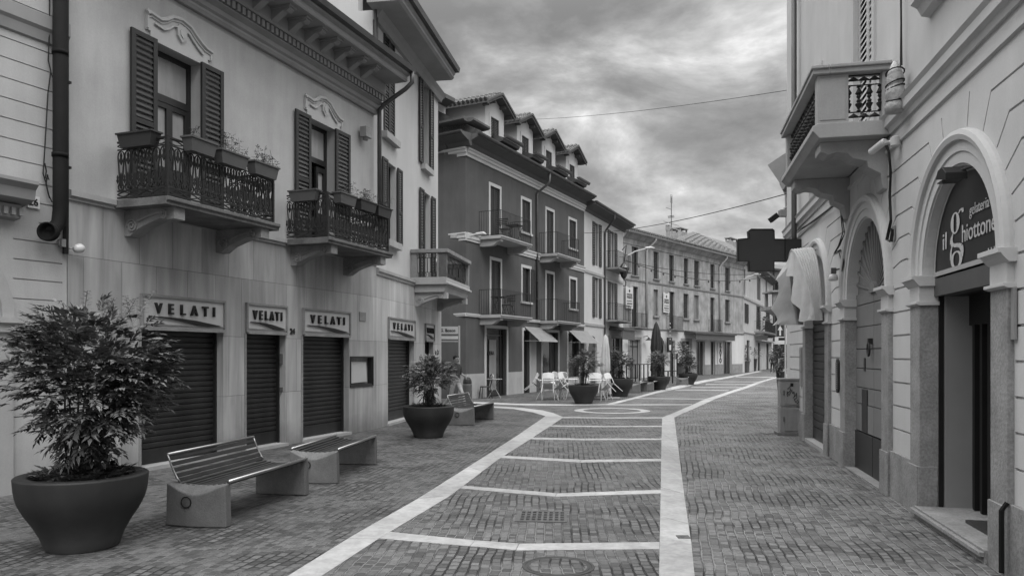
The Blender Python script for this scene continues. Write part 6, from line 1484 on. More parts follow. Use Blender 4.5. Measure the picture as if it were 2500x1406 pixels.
p1 = planter_at('planter_with_shrub', 'largest round dark planter with a wide leafy shrub, at the left beside the near bench', at(202, 6.72)); p1['group'] = pg
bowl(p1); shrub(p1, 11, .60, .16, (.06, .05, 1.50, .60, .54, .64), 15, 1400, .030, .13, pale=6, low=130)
p2 = planter_at('planter_with_shrub', 'round dark planter with a feathery shrub by the backed bench at the street corner', at(1046, 15.6)); p2['group'] = pg
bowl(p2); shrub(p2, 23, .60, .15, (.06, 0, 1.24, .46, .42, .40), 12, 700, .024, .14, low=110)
for (px, Z, rz_, sc, lab) in ((1424.5, 26.2, 2.1, 1.0, 'round dark planter with an airy shrub in front of the stacked white café chairs'),):
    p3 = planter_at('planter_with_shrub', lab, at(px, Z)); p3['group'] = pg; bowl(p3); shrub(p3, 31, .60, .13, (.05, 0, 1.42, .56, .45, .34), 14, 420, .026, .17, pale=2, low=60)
for src, px, Z, rz_, sc, lab in ((p2, 1514, 30.6, 1.2, 1.0, 'round dark planter with a dense shrub just right of the closed white parasol'), (p3, 1609, 36.5, 4.0, 1.0, 'round dark planter at the end of the two backless benches under the dark parasol'), (p2, 1680, 42.4, 3.3, 1.0, 'farthest round dark planter, behind the lone small bench')):
    c = at(px, Z); q = clone(src, Matrix.Translation((c.x, c.y, .004)) @ Matrix.Rotation(rz_, 4, 'Z') @ Matrix.Diagonal((sc, sc, sc * (1.12 if Z < 31 else 1.0), 1))); q['label'] = lab
# tall tapered pots
def tallpot(lab, px, Z, h, rt, rb, seed, crown, m='planter', nfr=60, plate=False, group='tall tapered planters'):
    c = at(px, Z); t_ = thing('tall_planter', lab, 'planter', Matrix.Translation((c.x, c.y, .004)), group)
    g = G(); g.lathe([(rb, 0), (rt - .01, h - .04), (rt, h - .03), (rt, h), (rt - .04, h), (rt - .05, h - .08), (.001, h - .08)], n=28, cap=False); g.build('pot', m, t_, smooth=False)
    shrub(t_, seed, h - .1, rt * .4, crown, 5, nfr, .05, .3, low=10)
    return t_
tallpot('pale grey tapered planter against the far grey house, left of its darker twin', 1823, 71, 1.05, .30, .2, 3, (0, 0, 1.75, .5, .45, .6), 'boxpl')
tallpot('dark tapered planter against the far grey house, right of the paler one', 1839.5, 77, 1.25, .36, .26, 4, (0, 0, 2.0, .65, .5, .7))
t_ = tallpot('tall dark tapered planter with a white badge near the arrow sign', 1906, 36.6, 1.02, .24, .15, 5, (-.05, .1, 1.55, .42, .4, .55), nfr=110)
g = G(); g.prism([(-.2, 1.0), (.2, 1.0), (.12, .9), (.0, .87), (-.12, .9)], -.255, -.245, 'y'); g.prism([(.04 * cos(2 * pi * k / 10), .955 + .04 * sin(2 * pi * k / 10)) for k in range(10)], -.262, -.255, 'y'); g.build('badge', 'sign_w', t_)
tallpot('small grey pot with a dense bush just behind the farthest round planter', 1667, 50, 1.15, .38, .3, 6, (0, 0, 1.9, .55, .5, .55), 'boxpl', 120)
# benches
def bench(name, lab, P_, d, L_=2.02, back=True, near=True):
    d = d.normalized(); y = Vector((-d.y, d.x)); mw = Matrix(((d.x, y.x, 0, P_.x), (d.y, y.y, 0, P_.y), (0, 0, 1, .004), (0, 0, 0, 1)))
    t_ = thing(name, lab, 'bench', mw, 'concrete ended slatted benches'); W_ = .64; bt = .10; L_ = L_ - .28
    for x0, s in ((0, 1), (L_ - bt, -1)):
        g = G(); n = 14; vs = []; fs = []
        # block: slightly bowed outer face, saddle-shaped top
        for i in range(n + 1):
            v = i / n; yy = W_ * v; bow = .035 * sin(pi * v); zt = .42 - .105 * sin(pi * v) ** 1.2; taper = .012
            xo = -bow if s == 1 else 0; xi = bt + (bow if s == -1 else 0)
            dip = .0 if s == 1 else .0
            zi0 = .43 - .03 * sin(pi * v); zo = zt if s == 1 else zi0; zi_ = zi0 if s == 1 else zt
            vs += [(x0 + xo, yy * 1.0 + (v - .5) * .02, 0), (x0 + xo, yy, zo), (x0 + xi, yy, zi_), (x0 + xi, yy + (v - .5) * .02, 0)]
        for i in range(n):
            for j in range(4): fs.append((i * 4 + j, i * 4 + (j + 1) % 4, (i + 1) * 4 + (j + 1) % 4, (i + 1) * 4 + j))
        fs += [(0, 1, 2, 3), tuple(n * 4 + k for k in (3, 2, 1, 0))]; g.add(vs, fs); blk = g.build('concrete_end', 'concrete', t_, bevel=.012)
        if s == 1:
            g = G(); cy, cz = W_ * .62, .245; g.prism([(cy + .052 * cos(2 * pi * k / 20), cz + .052 * sin(2 * pi * k / 20)) for k in range(20)], -.043, -.03, 'x'); g.build('badge', 'grate', blk)
            g = G(); g.tube([(-.043, cy + .052 * cos(2 * pi * k / 20), cz + .052 * sin(2 * pi * k / 20)) for k in range(20)], .006, 5, closed=True); g.build('badge_ring', 'black', blk)
    xa, xb = bt - .02, L_ - bt + .02
    def seatz(v): return .435 - .045 * sin(pi * min(max(v, 0), 1)) ** 1.1
    ns = 9
    for i in range(ns):
        v = .07 + (.75 if back else .86) * i / (ns - 1); yy = W_ * v; z = seatz(v); g = G(); g.box(xa, xb, yy - .024, yy + .024, z - .025, z); g.build('seat_slat', 'slat', t_, bevel=.004)
    g = G(); g.tube([(xa - .02, -.0, .44), (xb + .02, 0, .44)], .019, 10)
    if not back: g.tube([(xa - .02, W_, .44), (xb + .02, W_, .44)], .019, 10)
    for xx in (xa + .01, xb - .01): g.tube([(xx, W_ * k / 10, seatz(k / 10) - .016) for k in range(11)], .008, 6)
    if back:
        pr = [(W_ - .10, .42), (W_ - .065, .455), (W_ - .035, .51), (W_ - .005, .57), (W_ + .02, .63), (W_ + .045, .69)]
        g.tube([(xa, pr[-1][0], pr[-1][1]), (xb, pr[-1][0], pr[-1][1])], .017, 10)
        for xx in (xa, xb): g.tube([(xx, a_, b_) for a_, b_ in pr], .009, 8)
        
        g.build('steel_frame', 'steel', t_, smooth=True)
        for k in range(5):
            f_ = (k + .55) / 5.2 * (len(pr) - 1); i = int(f_); w_ = f_ - i; a_ = pr[i][0] * (1 - w_) + pr[i + 1][0] * w_; b_ = pr[i][1] * (1 - w_) + pr[i + 1][1] * w_
            g = G(); g.T = Matrix.Translation((0, a_, b_)) @ Matrix.Rotation(radians(-22), 4, 'X'); g.box(xa + .01, xb - .01, 0, .022, -.021, .021); g.T = None; g.build('back_slat', 'slat', t_, bevel=.004)
    else: g.build('steel_frame', 'steel', t_, smooth=True)
    return t_
bench('bench', 'near bench with a slatted backrest between concrete ends, right of the largest planter', gp(550, 1289), gp(750, 1208) - gp(550, 1289), L_=2.1)
bench('bench', 'backless slatted bench with concrete ends in front of the middle shutter', gp(822, 1181), gp(921, 1132) - gp(822, 1181), L_=2.1, back=False)
bench('bench', 'bench with a slatted backrest beside the corner planter and walking man', gp(1155.6, 1038.5), gp(1206.8, 1023) - gp(1155.6, 1038.5), L_=2.1)
bench('bench', 'nearer of the two backless benches between round planters under the dark parasol', gp(1562.5, 959.3), gp(1586, 953.6) - gp(1562.5, 959.3), L_=2.1, back=False)
bench('bench', 'second backless bench touching the planter under the dark parasol', gp(1595.5, 955.0), gp(1614, 950.2) - gp(1595.5, 955.0), L_=2.1, back=False)
bench('bench', 'lone backless bench in front of the farthest round planter', gp(1679.8, 940.3), gp(1694, 936.4) - gp(1679.8, 940.3), L_=2.1, back=False)
# bollard
c = at(1141, 27.0); t_ = thing('bollard', 'dark stone bollard with an iron cap beside the walking man', 'bollard', Matrix.Translation((c.x, c.y, 0)))
g = G(); g.lathe([(.17, 0), (.165, .62), (.15, .66)], n=18); g.build('post', 'boxpl', t_); g = G(); g.lathe([(.155, .66), (.16, .7), (.14, .8), (.10, .87), (.001, .9)], n=18, cap=False); g.build('cap', 'iron', t_)
# street name signs on a pole
c = at(1121, 24.6); sn = thing('street_sign', 'street name sign with Via G. Bosco over a blank arrow board at the side street', 'street sign', Matrix.Translation((c.x, c.y, 0)) @ Matrix.Rotation(radians(4), 4, 'Z'))
zt = zh(797, 24.6); g = G(); g.tube([(0, 0, 0), (0, 0, zt + .03)], .035, 8); g.tube([(-.95, 0, 0), (-.95, 0, zt + .03)], .035, 8); g.build('pole', 'grey_pipe', sn)
g = G(); g.box(-.92, -.03, -.02, .02, zt - .24, zt); g.build('name_plate', 'sign', sn); text('lettering', 'Via G. Bosco', .135, 'ink', sn, x=-.475, y=-.025, z=zt - .17, align='CENTER', bold=.003)
g = G(); g.prism([(-.92, zt - .36), (-.82, zt - .27), (-.82, zt - .31), (-.03, zt - .31), (-.03, zt - .41), (-.82, zt - .41), (-.82, zt - .45)], -.02, .02, 'y'); g.build('arrow_board', 'sign_w', sn)
g = G(); g.box(-.92, -.03, -.012, .012, zt - .5, zt - .46); g.build('crossbar', 'grey_pipe', sn)
# cafe chair and little table by the dark house door
c = at(1186, 30.0); t_ = thing('cafe_chair', 'black bentwood café chair beside the small round table at the dark house door', 'chair', Matrix.Translation((c.x, c.y - .6, 0)) @ Matrix.Rotation(radians(-70), 4, 'Z'))
g = G(); g.lathe([(.2, .43), (.205, .45), (.19, .47)], n=20); g.build('seat', 'shutter', t_)
for x, y in ((-.15, -.15), (.15, -.15)): g = G(); g.tube([(x * 1.25, y * 1.3, 0), (x * .95, y * .95, .44)], .016, 6); g.build('leg', 'shutter', t_)
for x, y in ((-.15, .15), (.15, .15)): g = G(); g.tube([(x * 1.2, y * 1.5, 0), (x, y, .44)], .016, 6); g.build('leg', 'shutter', t_)
g = G(); g.tube([(-.16, .16, .44), (-.18, .22, .7), (-.12, .25, .88), (0, .26, .93), (.12, .25, .88), (.18, .22, .7), (.16, .16, .44)], .016, 6); g.tube([(-.09, .17, .45), (-.1, .22, .68), (0, .24, .8), (.1, .22, .68), (.09, .17, .45)], .012, 6); g.build('backrest', 'shutter', t_)
c = at(1207, 29.6); t_ = thing('cafe_table', 'small round café table on crossed legs beside the black chair', 'table', Matrix.Translation((c.x, c.y, 0)))
g = G(); g.lathe([(.3, .72), (.31, .735), (.3, .75)], n=24); g.build('tabletop', 'cabinet', t_)
for s in (1, -1): g = G(); g.tube([(-.25 * s, -.1, 0), (-.05 * s, 0, .35), (.18 * s, .06, .72)], .011, 6); g.build('leg', 'white_metal', t_)
g = G(); g.lathe([(.04, .0), (.045, .06), (.03, .07), (.06, .09), (.06, .16), (.03, .17)], n=12); tag(g.build('table_lamp', 'white', mw=Matrix.Translation((c.x - .08, c.y, .75))), 'tiny white lamp standing on the small round café table', 'table lamp')
# white cafe furniture
def white_chair(T_, lab, src=[None]):
    if src[0]: q = clone(src[0], T_); q['label'] = lab; return q
    t_ = thing('cafe_chair', lab, 'chair', T_, 'white plastic café chairs tipped against the tables')
    g = G(); vs = []; n = 6
    for i in range(n + 1):
        for j in range(n + 1): x = -.21 + .42 * i / n; y = -.2 + .42 * j / n; vs.append((x, y, .45 - .02 * sin(pi * i / n) * sin(pi * j / n)))
    k = len(vs); g.add(vs + [(x, y, z - .018) for x, y, z in vs], [(i * 7 + j, i * 7 + j + 1, (i + 1) * 7 + j + 1, (i + 1) * 7 + j) for i in range(6) for j in range(6)] + [(k + i * 7 + j, k + i * 7 + j + 1, k + (i + 1) * 7 + j + 1, k + (i + 1) * 7 + j) for i in range(6) for j in range(6)]); g.build('seat', 'white', t_)
    for x in (-.19, .19):
        for y, yy in ((-.18, -.26), (.19, .28)): g = G(); g.tube([(x * 1.2, yy, 0), (x, y, .44)], [.012, .016], 7); g.build('leg', 'white_metal', t_)
    g = G()
    for i in range(6):
        for a_, b_ in ((i, i + 1),):
            x0, x1 = -.22 + .44 * a_ / 6, -.22 + .44 * b_ / 6; f = lambda x: .24 + .05 * (1 - (x / .22) ** 2)
            g.add([(x0, f(x0) - .03, .62), (x1, f(x1) - .03, .62), (x1, f(x1) + .03, .84 - .3 * x1 * x1), (x0, f(x0) + .03, .84 - .3 * x0 * x0), (x0, f(x0) - .01, .62), (x1, f(x1) - .01, .62), (x1, f(x1) + .05, .84 - .3 * x1 * x1), (x0, f(x0) + .05, .84 - .3 * x0 * x0)], [(0, 1, 2, 3), (4, 5, 6, 7), (0, 1, 5, 4), (2, 3, 7, 6)])
    for s in (-1, 1): g.tube([(s * .2, .19, .44), (s * .215, .23, .62), (s * .215, .25, .80)], .014, 6); g.tube([(s * .2, -.16, .45), (s * .26, -.1, .64), (s * .26, .1, .66), (s * .22, .24, .66)], .012, 6)
    g.build('backrest', 'white', t_); src[0] = t_; return t_
def table(lab, px, Z, w_=.7, h=.74):
    c = at(px, Z); t_ = thing('cafe_table', lab, 'table', Matrix.Translation((c.x, c.y, 0)), 'white café tables'); g = G(); g.box(-w_ / 2, w_ / 2, -w_ / 2, w_ / 2, h - .025, h); g.build('tabletop', 'white', t_, bevel=.008)
    for x in (-1, 1):
        for y in (-1, 1): g = G(); g.tube([(x * w_ * .44, y * w_ * .44, 0), (x * w_ * .44, y * w_ * .44, h - .02)], .018, 6); g.build('leg', 'white_metal', t_)
    return c
ta = table('square white café table among the tipped chairs left of the airy planter', 1341, 28.6); tb = table('second square white café table just behind the airy planter', 1388, 29.8); tc_ = table('square white café table between the airy planter and the closed white parasol', 1460, 28.3)
def tipped(c, ang, lab, dist=.62, tilt=33):
    a = radians(ang); pos = Vector((c.x + dist * cos(a), c.y + dist * sin(a), 0))
    T_ = Matrix.Translation(pos) @ Matrix.Rotation(a + pi / 2 + pi, 4, 'Z') @ Matrix.Translation((0, -.24, 0)) @ Matrix.Rotation(radians(tilt), 4, 'X') @ Matrix.Translation((0, .26, 0))
    return white_chair(T_, lab)
tipped(ta, 262, 'white chair tipped toward the left café table, nearest the camera', .62); tipped(ta, 185, 'white chair tipped at the far left of the café furniture', .78, 40); tipped(ta, 330, 'white chair with its backrest raised, right front side of the left café table', .75, 36)
tipped(ta, 20, 'white chair tipped between the left and middle café tables', .8, 30); tipped(tb, 150, 'white chair behind the left café table, leaning on the middle table', .75, 28); tipped(tb, 235, 'white chair tipped in front of the middle café table, its tall back slanting', .8, 38)
tipped(tc_, 250, 'white chair tipped just right of the airy planter, nearest to the camera there', .7, 36); tipped(tc_, 320, 'white chair with feet pointing at the foot of the closed white parasol', .75, 40); tipped(tc_, 100, 'white chair behind the table beside the closed white parasol', .7, 20)
# parasols
def parasol(lab, px, Z, h, r0, m, low, base=True, tie=True, seed=1):
    c = at(px, Z); t_ = thing('closed_parasol', lab, 'parasol', Matrix.Translation((c.x, c.y, 0))); R_ = random.Random(seed)
    g = G(); g.tube([(0, 0, .05), (0, 0, h)], .025, 8); g.build('pole', 'copper', t_)
    n = 40; lev = [(h + .02, .02), (h - .12, .1), (h - .5, r0 * .75), (h - 1.0, r0 * .95), (h - 1.35, r0 * 1.0), (low + .75, r0 * .8), (low + .62, r0 * .45), (low + .5, r0 * .85), (low + .2, r0 * 1.05), (low, r0 * 1.1)]
    vs = []
    for i, (z, r) in enumerate(lev):
        for k in range(n):
            a = 2 * pi * k / n; f = 1 + .24 * sin(a * 8 + i * .25) * (i > 1) + .06 * sin(a * 3 + i)
            vs.append((r * f * cos(a), r * f * sin(a), z + (.1 * sin(a * 4) if i == len(lev) - 1 else 0)))
    g = G(); g.add(vs, [(i * n + k, i * n + (k + 1) % n, (i + 1) * n + (k + 1) % n, (i + 1) * n + k) for i in range(len(lev) - 1) for k in range(n)]); g.build('canopy', m, t_, smooth=True)
    if tie: g = G(); g.tube([(r0 * .5 * cos(2 * pi * k / 16), r0 * .5 * sin(2 * pi * k / 16), low + .62) for k in range(16)], .03, 5, closed=True); g.tube([(.1, -r0 * .5, low + .62), (.16, -r0 * .6, low + .5), (.14, -r0 * .6, low + .2)], .02, 4); g.build('tie_band', m, t_)
    if base:
        for x, y in ((-.27, -.27), (.27, -.27), (-.27, .27), (.27, .27)): g = G(); g.box(x - .25, x + .25, y - .25, y + .25, 0, .05); g.build('base_slab', 'stone', t_, bevel=.006)
        g = G(); g.box(-.5, .5, -.03, .03, .05, .09); g.box(-.03, .03, -.5, .5, .051, .091); g.build('base_cross', 'iron', t_)
parasol('closed white parasol tied at the waist, standing between two round planters', 1478, 29.3, 2.45, .17, 'canvas_l', .25, seed=2)
parasol('closed tall dark parasol behind the shrub near the arched doorway', 1602, 40, 3.4, .25, 'canvas_d', .9, tie=False, seed=3)
# terrace post frame and railings (dark)
c = at(1489, 31.5); t_ = thing('terrace_post', 'dark square terrace post just right of the closed white parasol', 'post', Matrix.Translation((c.x, c.y, 0)))
g = G(); g.box(-.055, .055, -.055, .055, 0, zh(818, 31.5)); g.build('post', 'copper', t_); g = G(); g.box(-.12, .12, -.12, .12, 0, .04); g.build('foot_plate', 'copper', t_)
def railing(lab, px0, Z0, px1, Z1, h, n, posts=()):
    a, b = at(px0, Z0), at(px1, Z1); d = b - a; L_ = d.length; an = math.atan2(d.y, d.x); t_ = thing('terrace_railing', lab, 'railing', Matrix.Translation((a.x, a.y, 0)) @ Matrix.Rotation(an, 4, 'Z'))
    g = G(); g.box(0, L_, -.025, .025, h - .05, h); g.build('handrail', 'black', t_)
    for i in range(n + 1): x = L_ * i / n; g = G(); hh = posts[i] if i < len(posts) else h; g.box(x - .03, x + .03, -.03, .03, 0, hh - .05 if hh == h else hh); g.build('baluster', 'black', t_)
railing('dark terrace railing left of the dark parasol, in front of the grey framed door', 1530, 47, 1592, 49, 1.1, 6)
railing('low dark railing with tall end posts right of the dark parasol', 1620, 44, 1653, 45, .75, 3, (1.75, .75, 1.75, 1.75))
# street cabinet
c = gp(1905, 1063); mw = Matrix.Translation((c.x, c.y, 0)) @ Matrix.Rotation(radians(-8), 4, 'Z'); Zc = c.y
cab = thing('street_cabinet', 'grey two-part utility street cabinet with black graffiti scribble', 'cabinet', mw)
wC = .40; g = G(); g.box(-.06, wC + .08, -.06, .34, 0, .07); g.build('plinth', 'concrete', cab, bevel=.006)
g = G(); g.box(0, wC, 0, .28, .07, .60); g.box(.09, wC - .01, -.012, 0, .1, .57); b_ = g.build('lower_box', 'cabinet', cab, bevel=.01); g = G(); g.box(.06, .075, -.03, -.01, .3, .4); g.build('handle', 'boxpl', b_)
g = G(); g.box(0, wC, .0, .28, .62, 1.16); g.box(.09, wC - .01, -.012, 0, .65, 1.12); g.box(-.015, wC + .015, -.02, .30, 1.16, 1.2); b_ = g.build('upper_box', 'cabinet', cab, bevel=.01); g = G(); g.box(.06, .075, -.03, -.01, .85, .95); g.build('handle', 'boxpl', b_)
g = G(); rr = random.Random(5); P_ = [(.14, .98), (.19, 1.03), (.2, .95), (.15, .9), (.17, .84), (.2, .9), (.23, .97), (.24, .88), (.27, .93), (.28, .83), (.25, .79), (.3, .84), (.32, .9), (.33, .8), (.28, .76), (.31, .7), (.35, .76), (.36, .7), (.33, .67)]
g.tube([(x, -.016, z) for x, z in P_], .0075, 4); g.tube([(.14, -.016, .93), (.13, -.016, .86), (.15, -.016, .82)], .008, 4); g.box(.2, .26, -.015, -.012, 1.03, 1.1); g.build('graffiti', 'ink', b_)
# arrow sign and pole
c = at(1917.5, 33); ar = thing('traffic_sign', 'square dark traffic sign with a white straight-ahead arrow on a slim pole', 'traffic sign', Matrix.Translation((c.x, c.y, 0)))
g = G(); g.tube([(0, 0, 0), (0, 0, zh(775, 33))], .035, 8); g.build('pole', 'grey_pipe', ar)
zs0, zs1 = zh(822, 33), zh(792, 33); x0 = (1892.5 - 1917.5) / F * 33; x1 = -.05
g = G(); g.box(x0, x1, -.05, -.03, zs0, zs1); g.build('panel', 'sign_d', ar, bevel=.01)
xm = (x0 + x1) / 2; zz0 = zs0 + .05; hh = zs1 - zs0 - .1
g = G(); g.prism([(xm - .035, zz0), (xm + .035, zz0), (xm + .035, zz0 + hh * .55), (xm + .11, zz0 + hh * .55), (xm, zz0 + hh), (xm - .11, zz0 + hh * .55), (xm - .035, zz0 + hh * .55)], -.056, -.051, 'y'); g.box(x0 + .015, x0 + .025, -.053, -.0505, zs0 + .015, zs1 - .015); g.box(x1 - .025, x1 - .015, -.053, -.0505, zs0 + .015, zs1 - .015); g.build('arrow', 'sign_w', ar)
g = G(); g.box(x0 + .15, x1, -.05, .02, zs0 - .16, zs0 - .04); g.build('bracket_box', 'black', ar)
# J's boxed balcony seen left of the awning
c = at(1889, 44); t_ = thing('bay_balcony', 'dark roofed box balcony with pale placards projecting left of the folded awning', 'balcony', Matrix.Translation((c.x, c.y, 0)))
def zz(y): return zh(y, 44)
wB = 34 / F * 44
g = G(); g.box(-.15, wB + 2.2, -.2, 1.6, zz(713), zz(709)); g.box(-.25, wB + 2.2, -.3, 1.7, zz(756), zz(748)); g.prism([(-.1, zz(756)), (wB + 2.2, zz(756)), (wB + 2.2, zz(768)), (wB * .6, zz(768)), (wB * .35, zz(762))], 0, 1.6, 'y'); g.build('slab', 'stone', t_)
for q in ((0, .25, 0, .2), (wB + 1.6, wB + 1.9, 0, .2), (0, .15, 1.4, 1.6)): g = G(); g.box(*q, zz(748), zz(713)); g.build('column', 'stone', t_)
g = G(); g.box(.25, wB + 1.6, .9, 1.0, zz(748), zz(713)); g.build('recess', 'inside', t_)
for (a, b) in ((717, 724), (727, 735), (738, 746)): g = G(); g.box(.62 * wB, .98 * wB, -.02, .02, zz(b), zz(a)); g.build('placard', 'sign_w', t_)
g = G(); g.box(wB + 1.5, wB + 3.0, -.3, 3, 0, zz(690)); g.build('side_wall', 'stucco_c', t_)
# hanging lamps on arms
def arm_lamp(lab, px0, py0, px1, py1, hx0, hx1, hy, Z):
    t_ = thing('street_lamp', lab, 'street lamp', Matrix.Translation((at(px0, Z).x, Z, zh(py0, Z))), 'wall mounted arm street lamps'); k = Z / F; dx, dz = (px1 - px0) * k, (py0 - py1) * k
    g = G(); g.tube([(0, 0, 0), (dx * .15, 0, dz * .35), (dx * .5, 0, dz * .75), (dx, 0, dz)], .045, 6); g.build('arm', 'grey_pipe', t_)
    a, b, h = (hx0 - px0) * k, (hx1 - px0) * k, (py0 - hy) * k; g = G(); g.tube([(a, 0, h), (a + (b - a) * .2, 0, h), (a + (b - a) * .6, 0, h + .02), (b, 0, h)], [.05, .09, .1, .03], 10); g.build('lamp_head', 'white_metal', t_)
arm_lamp('wall street lamp on a long arm above the left end of the weathered house', Z1b(345), Y1b(870), Z1b(588), Y1b(738), Z1b(585), Z1b(695), Y1b(730), 50)
arm_lamp('wall street lamp on a short arm where the far grey house begins', Z1b(1700), Y1b(1110), Z1b(1830), Y1b(1040), Z1b(1825), Z1b(1910), Y1b(1032), 66)
t_ = thing('street_lamp', 'pale horizontal lamp arm on the corner of the dark plastered house', 'street lamp', Matrix.Translation((at(1143, 28.3).x, 28.3, zh(575, 28.3)))); g = G(); k = 28.3 / F; g.box(-.04, .12, -.05, .1, -.12, .07); g.tube([(.0, 0, -.03), (15 * k, -.1, 0)], .03, 6); g.build('arm', 'white_metal', t_); g = G(); g.tube([(15 * k, -.1, 0), (22 * k, -.15, .02), (38 * k, -.3, .03), (45 * k, -.32, .0)], [.04, .07, .07, .02], 8); g.build('lamp_head', 'white_metal', t_)
g = G(); k = 28.6 / F; g.box(-7.5 * k, 7.5 * k, -.1, .12, -4.5 * k, 4.5 * k); tag(g.build('junction_box', 'cabinet', mw=Matrix.Translation((at(1108.5, 28.6).x, 28.4, zh(578, 28.4))), bevel=.01), 'pale junction box on the corner string course of the dark plastered house', 'junction box')
t_ = thing('lantern', 'small ornate iron lantern hanging at the right edge of the pale terrace house', 'lantern', Matrix.Translation((at(1523, 45).x, 45, zh(660, 45))))
g = G(); g.lathe([(.05, -.5), (.16, -.35), (.26, .1), (.3, .15), (.1, .4), (.03, .45)], n=6, cap=False); g.build('lantern_glass', 'glass_g', t_); g = G()
for k in range(6): a = 2 * pi * k / 6; g.tube([(.05 * cos(a), .05 * sin(a), -.5), (.16 * cos(a), .16 * sin(a), -.35), (.27 * cos(a), .27 * sin(a), .1), (.3 * cos(a), .3 * sin(a), .15)], .02, 4)
g.tube([(0, 0, .4), (.1, .1, 1.0), (.15, 0, 1.5), (-.1, 0, 1.2)], .03, 5); g.tube([(0, 0, -.5), (.12, 0, -.7), (.1, 0, -.95), (-.05, 0, -.9)], .03, 5); g.build('lantern_frame', 'iron', t_)
# overhead wires
def wire(name, lab, a, b, sag, r, m='cable', cat='wire', n=24, bulbs=0):
    A_, B_ = Vector(a), Vector(b); P_ = [A_.lerp(B_, i / n) - Vector((0, 0, sag * 4 * (i / n) * (1 - i / n))) for i in range(n + 1)]; g = G(); g.tube(P_, r, 5); o = g.build(name, m); tag(o, lab, cat, 'overhead wires')
    if bulbs:
        for i in range(1, bulbs): p = A_.lerp(B_, i / bulbs) - Vector((0, 0, sag * 4 * (i / bulbs) * (1 - i / bulbs))); g = G(); g.lathe([(.03, .02), (.07, -.1), (.001, -.2)], p, 6); g.build('bulb', 'boxpl2', o)
def p3(px, py, Z): p = at(px, Z); return (p.x, p.y, zh(py, Z))
wire('overhead_wire', 'upper thin wire crossing the sky from the dormers to the right-hand house', p3(1300, 292, 32), p3(1940, 218, 17.5), .12, .007)
wire('overhead_wire', 'lower dark wire crossing the sky from the pale terrace house to the stone balcony', p3(1427, 569, 40), p3(1925, 472, 18), .22, .012)
wire('overhead_wire', 'upper wire spanning the weathered house below its top windows', p3(Z1b(350), Y1b(875), 50), p3(1905, 664, 60), .5, .02, bulbs=0)
wire('overhead_wire', 'lower wire strung with small dark lamps across the weathered house front', p3(Z1b(370), Y1b(870), 49), p3(1900, 668, 58), .9, .02, bulbs=14)
# wooden-handled flower boxes on the iron balconies
def flower_box(W, px0, px1, pytop, off, lab, m='boxpl', along=True, seed=0, plants=0, hgt=.19, ptb=None):
    if along: u0, u1 = W.u(px0, off), W.u(px1, off); uc = (u0 + u1) / 2; L_ = (u1 - u0) * .86; z1 = W.v((px0 + px1) / 2, pytop, off); mw = W.mw(uc, off, z1 - hgt)
    else: u0 = px0; L_ = px1; z1 = pytop; mw = W.mw(u0, off, z1 - hgt, pi / 2)
    t_ = thing('flower_box', lab, 'flower box', mw, fb_g); w_ = .09; b = .75
    g = G(); a = L_ / 2
    g.add([(-a * .86, -w_ * b, 0), (a * .86, -w_ * b, 0), (a * .86, w_ * b, 0), (-a * .86, w_ * b, 0), (-a, -w_, hgt), (a, -w_, hgt), (a, w_, hgt), (-a, w_, hgt)], [(0, 3, 2, 1), (0, 1, 5, 4), (1, 2, 6, 5), (2, 3, 7, 6), (3, 0, 4, 7)])
    for (x0, x1, y0, y1) in ((-a - .015, a + .015, -w_ - .015, -w_ + .012), (-a - .015, a + .015, w_ - .012, w_ + .015), (-a - .015, -a + .012, -w_ + .012, w_ - .012), (a - .012, a + .015, -w_ + .012, w_ - .012)): g.box(x0, x1, y0, y1, hgt - .012, hgt + .012)
    g.build('trough', m, t_); g = G(); g.box(-a + .01, a - .01, -w_ + .01, w_ - .01, hgt - .04, hgt - .02); g.build('soil', 'soil', t_)
    if plants:
        R_ = random.Random(seed); V_, F_ = [], []; g = G()
        for i in range(plants):
            b_ = Vector((R_.uniform(-a * .8, a * .8), R_.uniform(-.05, .05), hgt - .03)); t2 = b_ + Vector((R_.uniform(-.1, .12), R_.uniform(-.1, .1), R_.uniform(.12, .34))); g.tube([b_, b_.lerp(t2, .5) + Vector((.02, 0, .02)), t2], .0025, 4)
            for j in range(7): q = b_.lerp(t2, R_.uniform(.3, 1.0)); leaflets(V_, F_, q, Vector((R_.uniform(-1, 1), R_.uniform(-1, 1), R_.uniform(-.3, .6))).normalized(), Vector((0, 0, 1)), .05, .016, 2, R_)
        g.build('stem', 'bark', t_); g = G(); g.v = V_; g.f = F_; g.mi = [0] * len(F_); g.build('foliage', 'leafp', t_, recalc=False)
bo = .90
za = WB.v(412, 330, bo)
flower_box(WB, WB.u(283) + .0, .62, WB.v(330, 322, .45), .42, 'dark flower box on the near side rail of the first iron balcony', 'boxpl2', along=False)
flower_box(WB, 450, 523, 338 + 6, .98, 'flower box at the door end of the first iron balcony front rail, nearly bare', seed=1, plants=3)
flower_box(WB, 524, 601, 370 + 6, .98, 'flower box with thin sprawling plants in the middle of the first balcony front rail', seed=2, plants=13)
flower_box(WB, 606, 675, 397 + 6, .98, 'flower box with thin plants at the far corner of the first iron balcony', seed=3, plants=13)
flower_box(WB, WB.u(698) + .0, .60, WB.v(740, 464, .45), .42, 'grey flower box on the near side rail of the second iron balcony', along=False)
flower_box(WB, 819, 865, 472 + 4, .98, 'grey flower box nearest the door on the second balcony front rail', seed=5, plants=5)
flower_box(WB, 869, 914, 489 + 4, .98, 'dark flower box with feathery plants mid front rail of the second iron balcony', 'boxpl2', seed=6, plants=16)
flower_box(WB, 912, 951, 504 + 4, .98, 'dark flower box at the far corner of the second iron balcony', 'boxpl2', seed=7, plants=7)
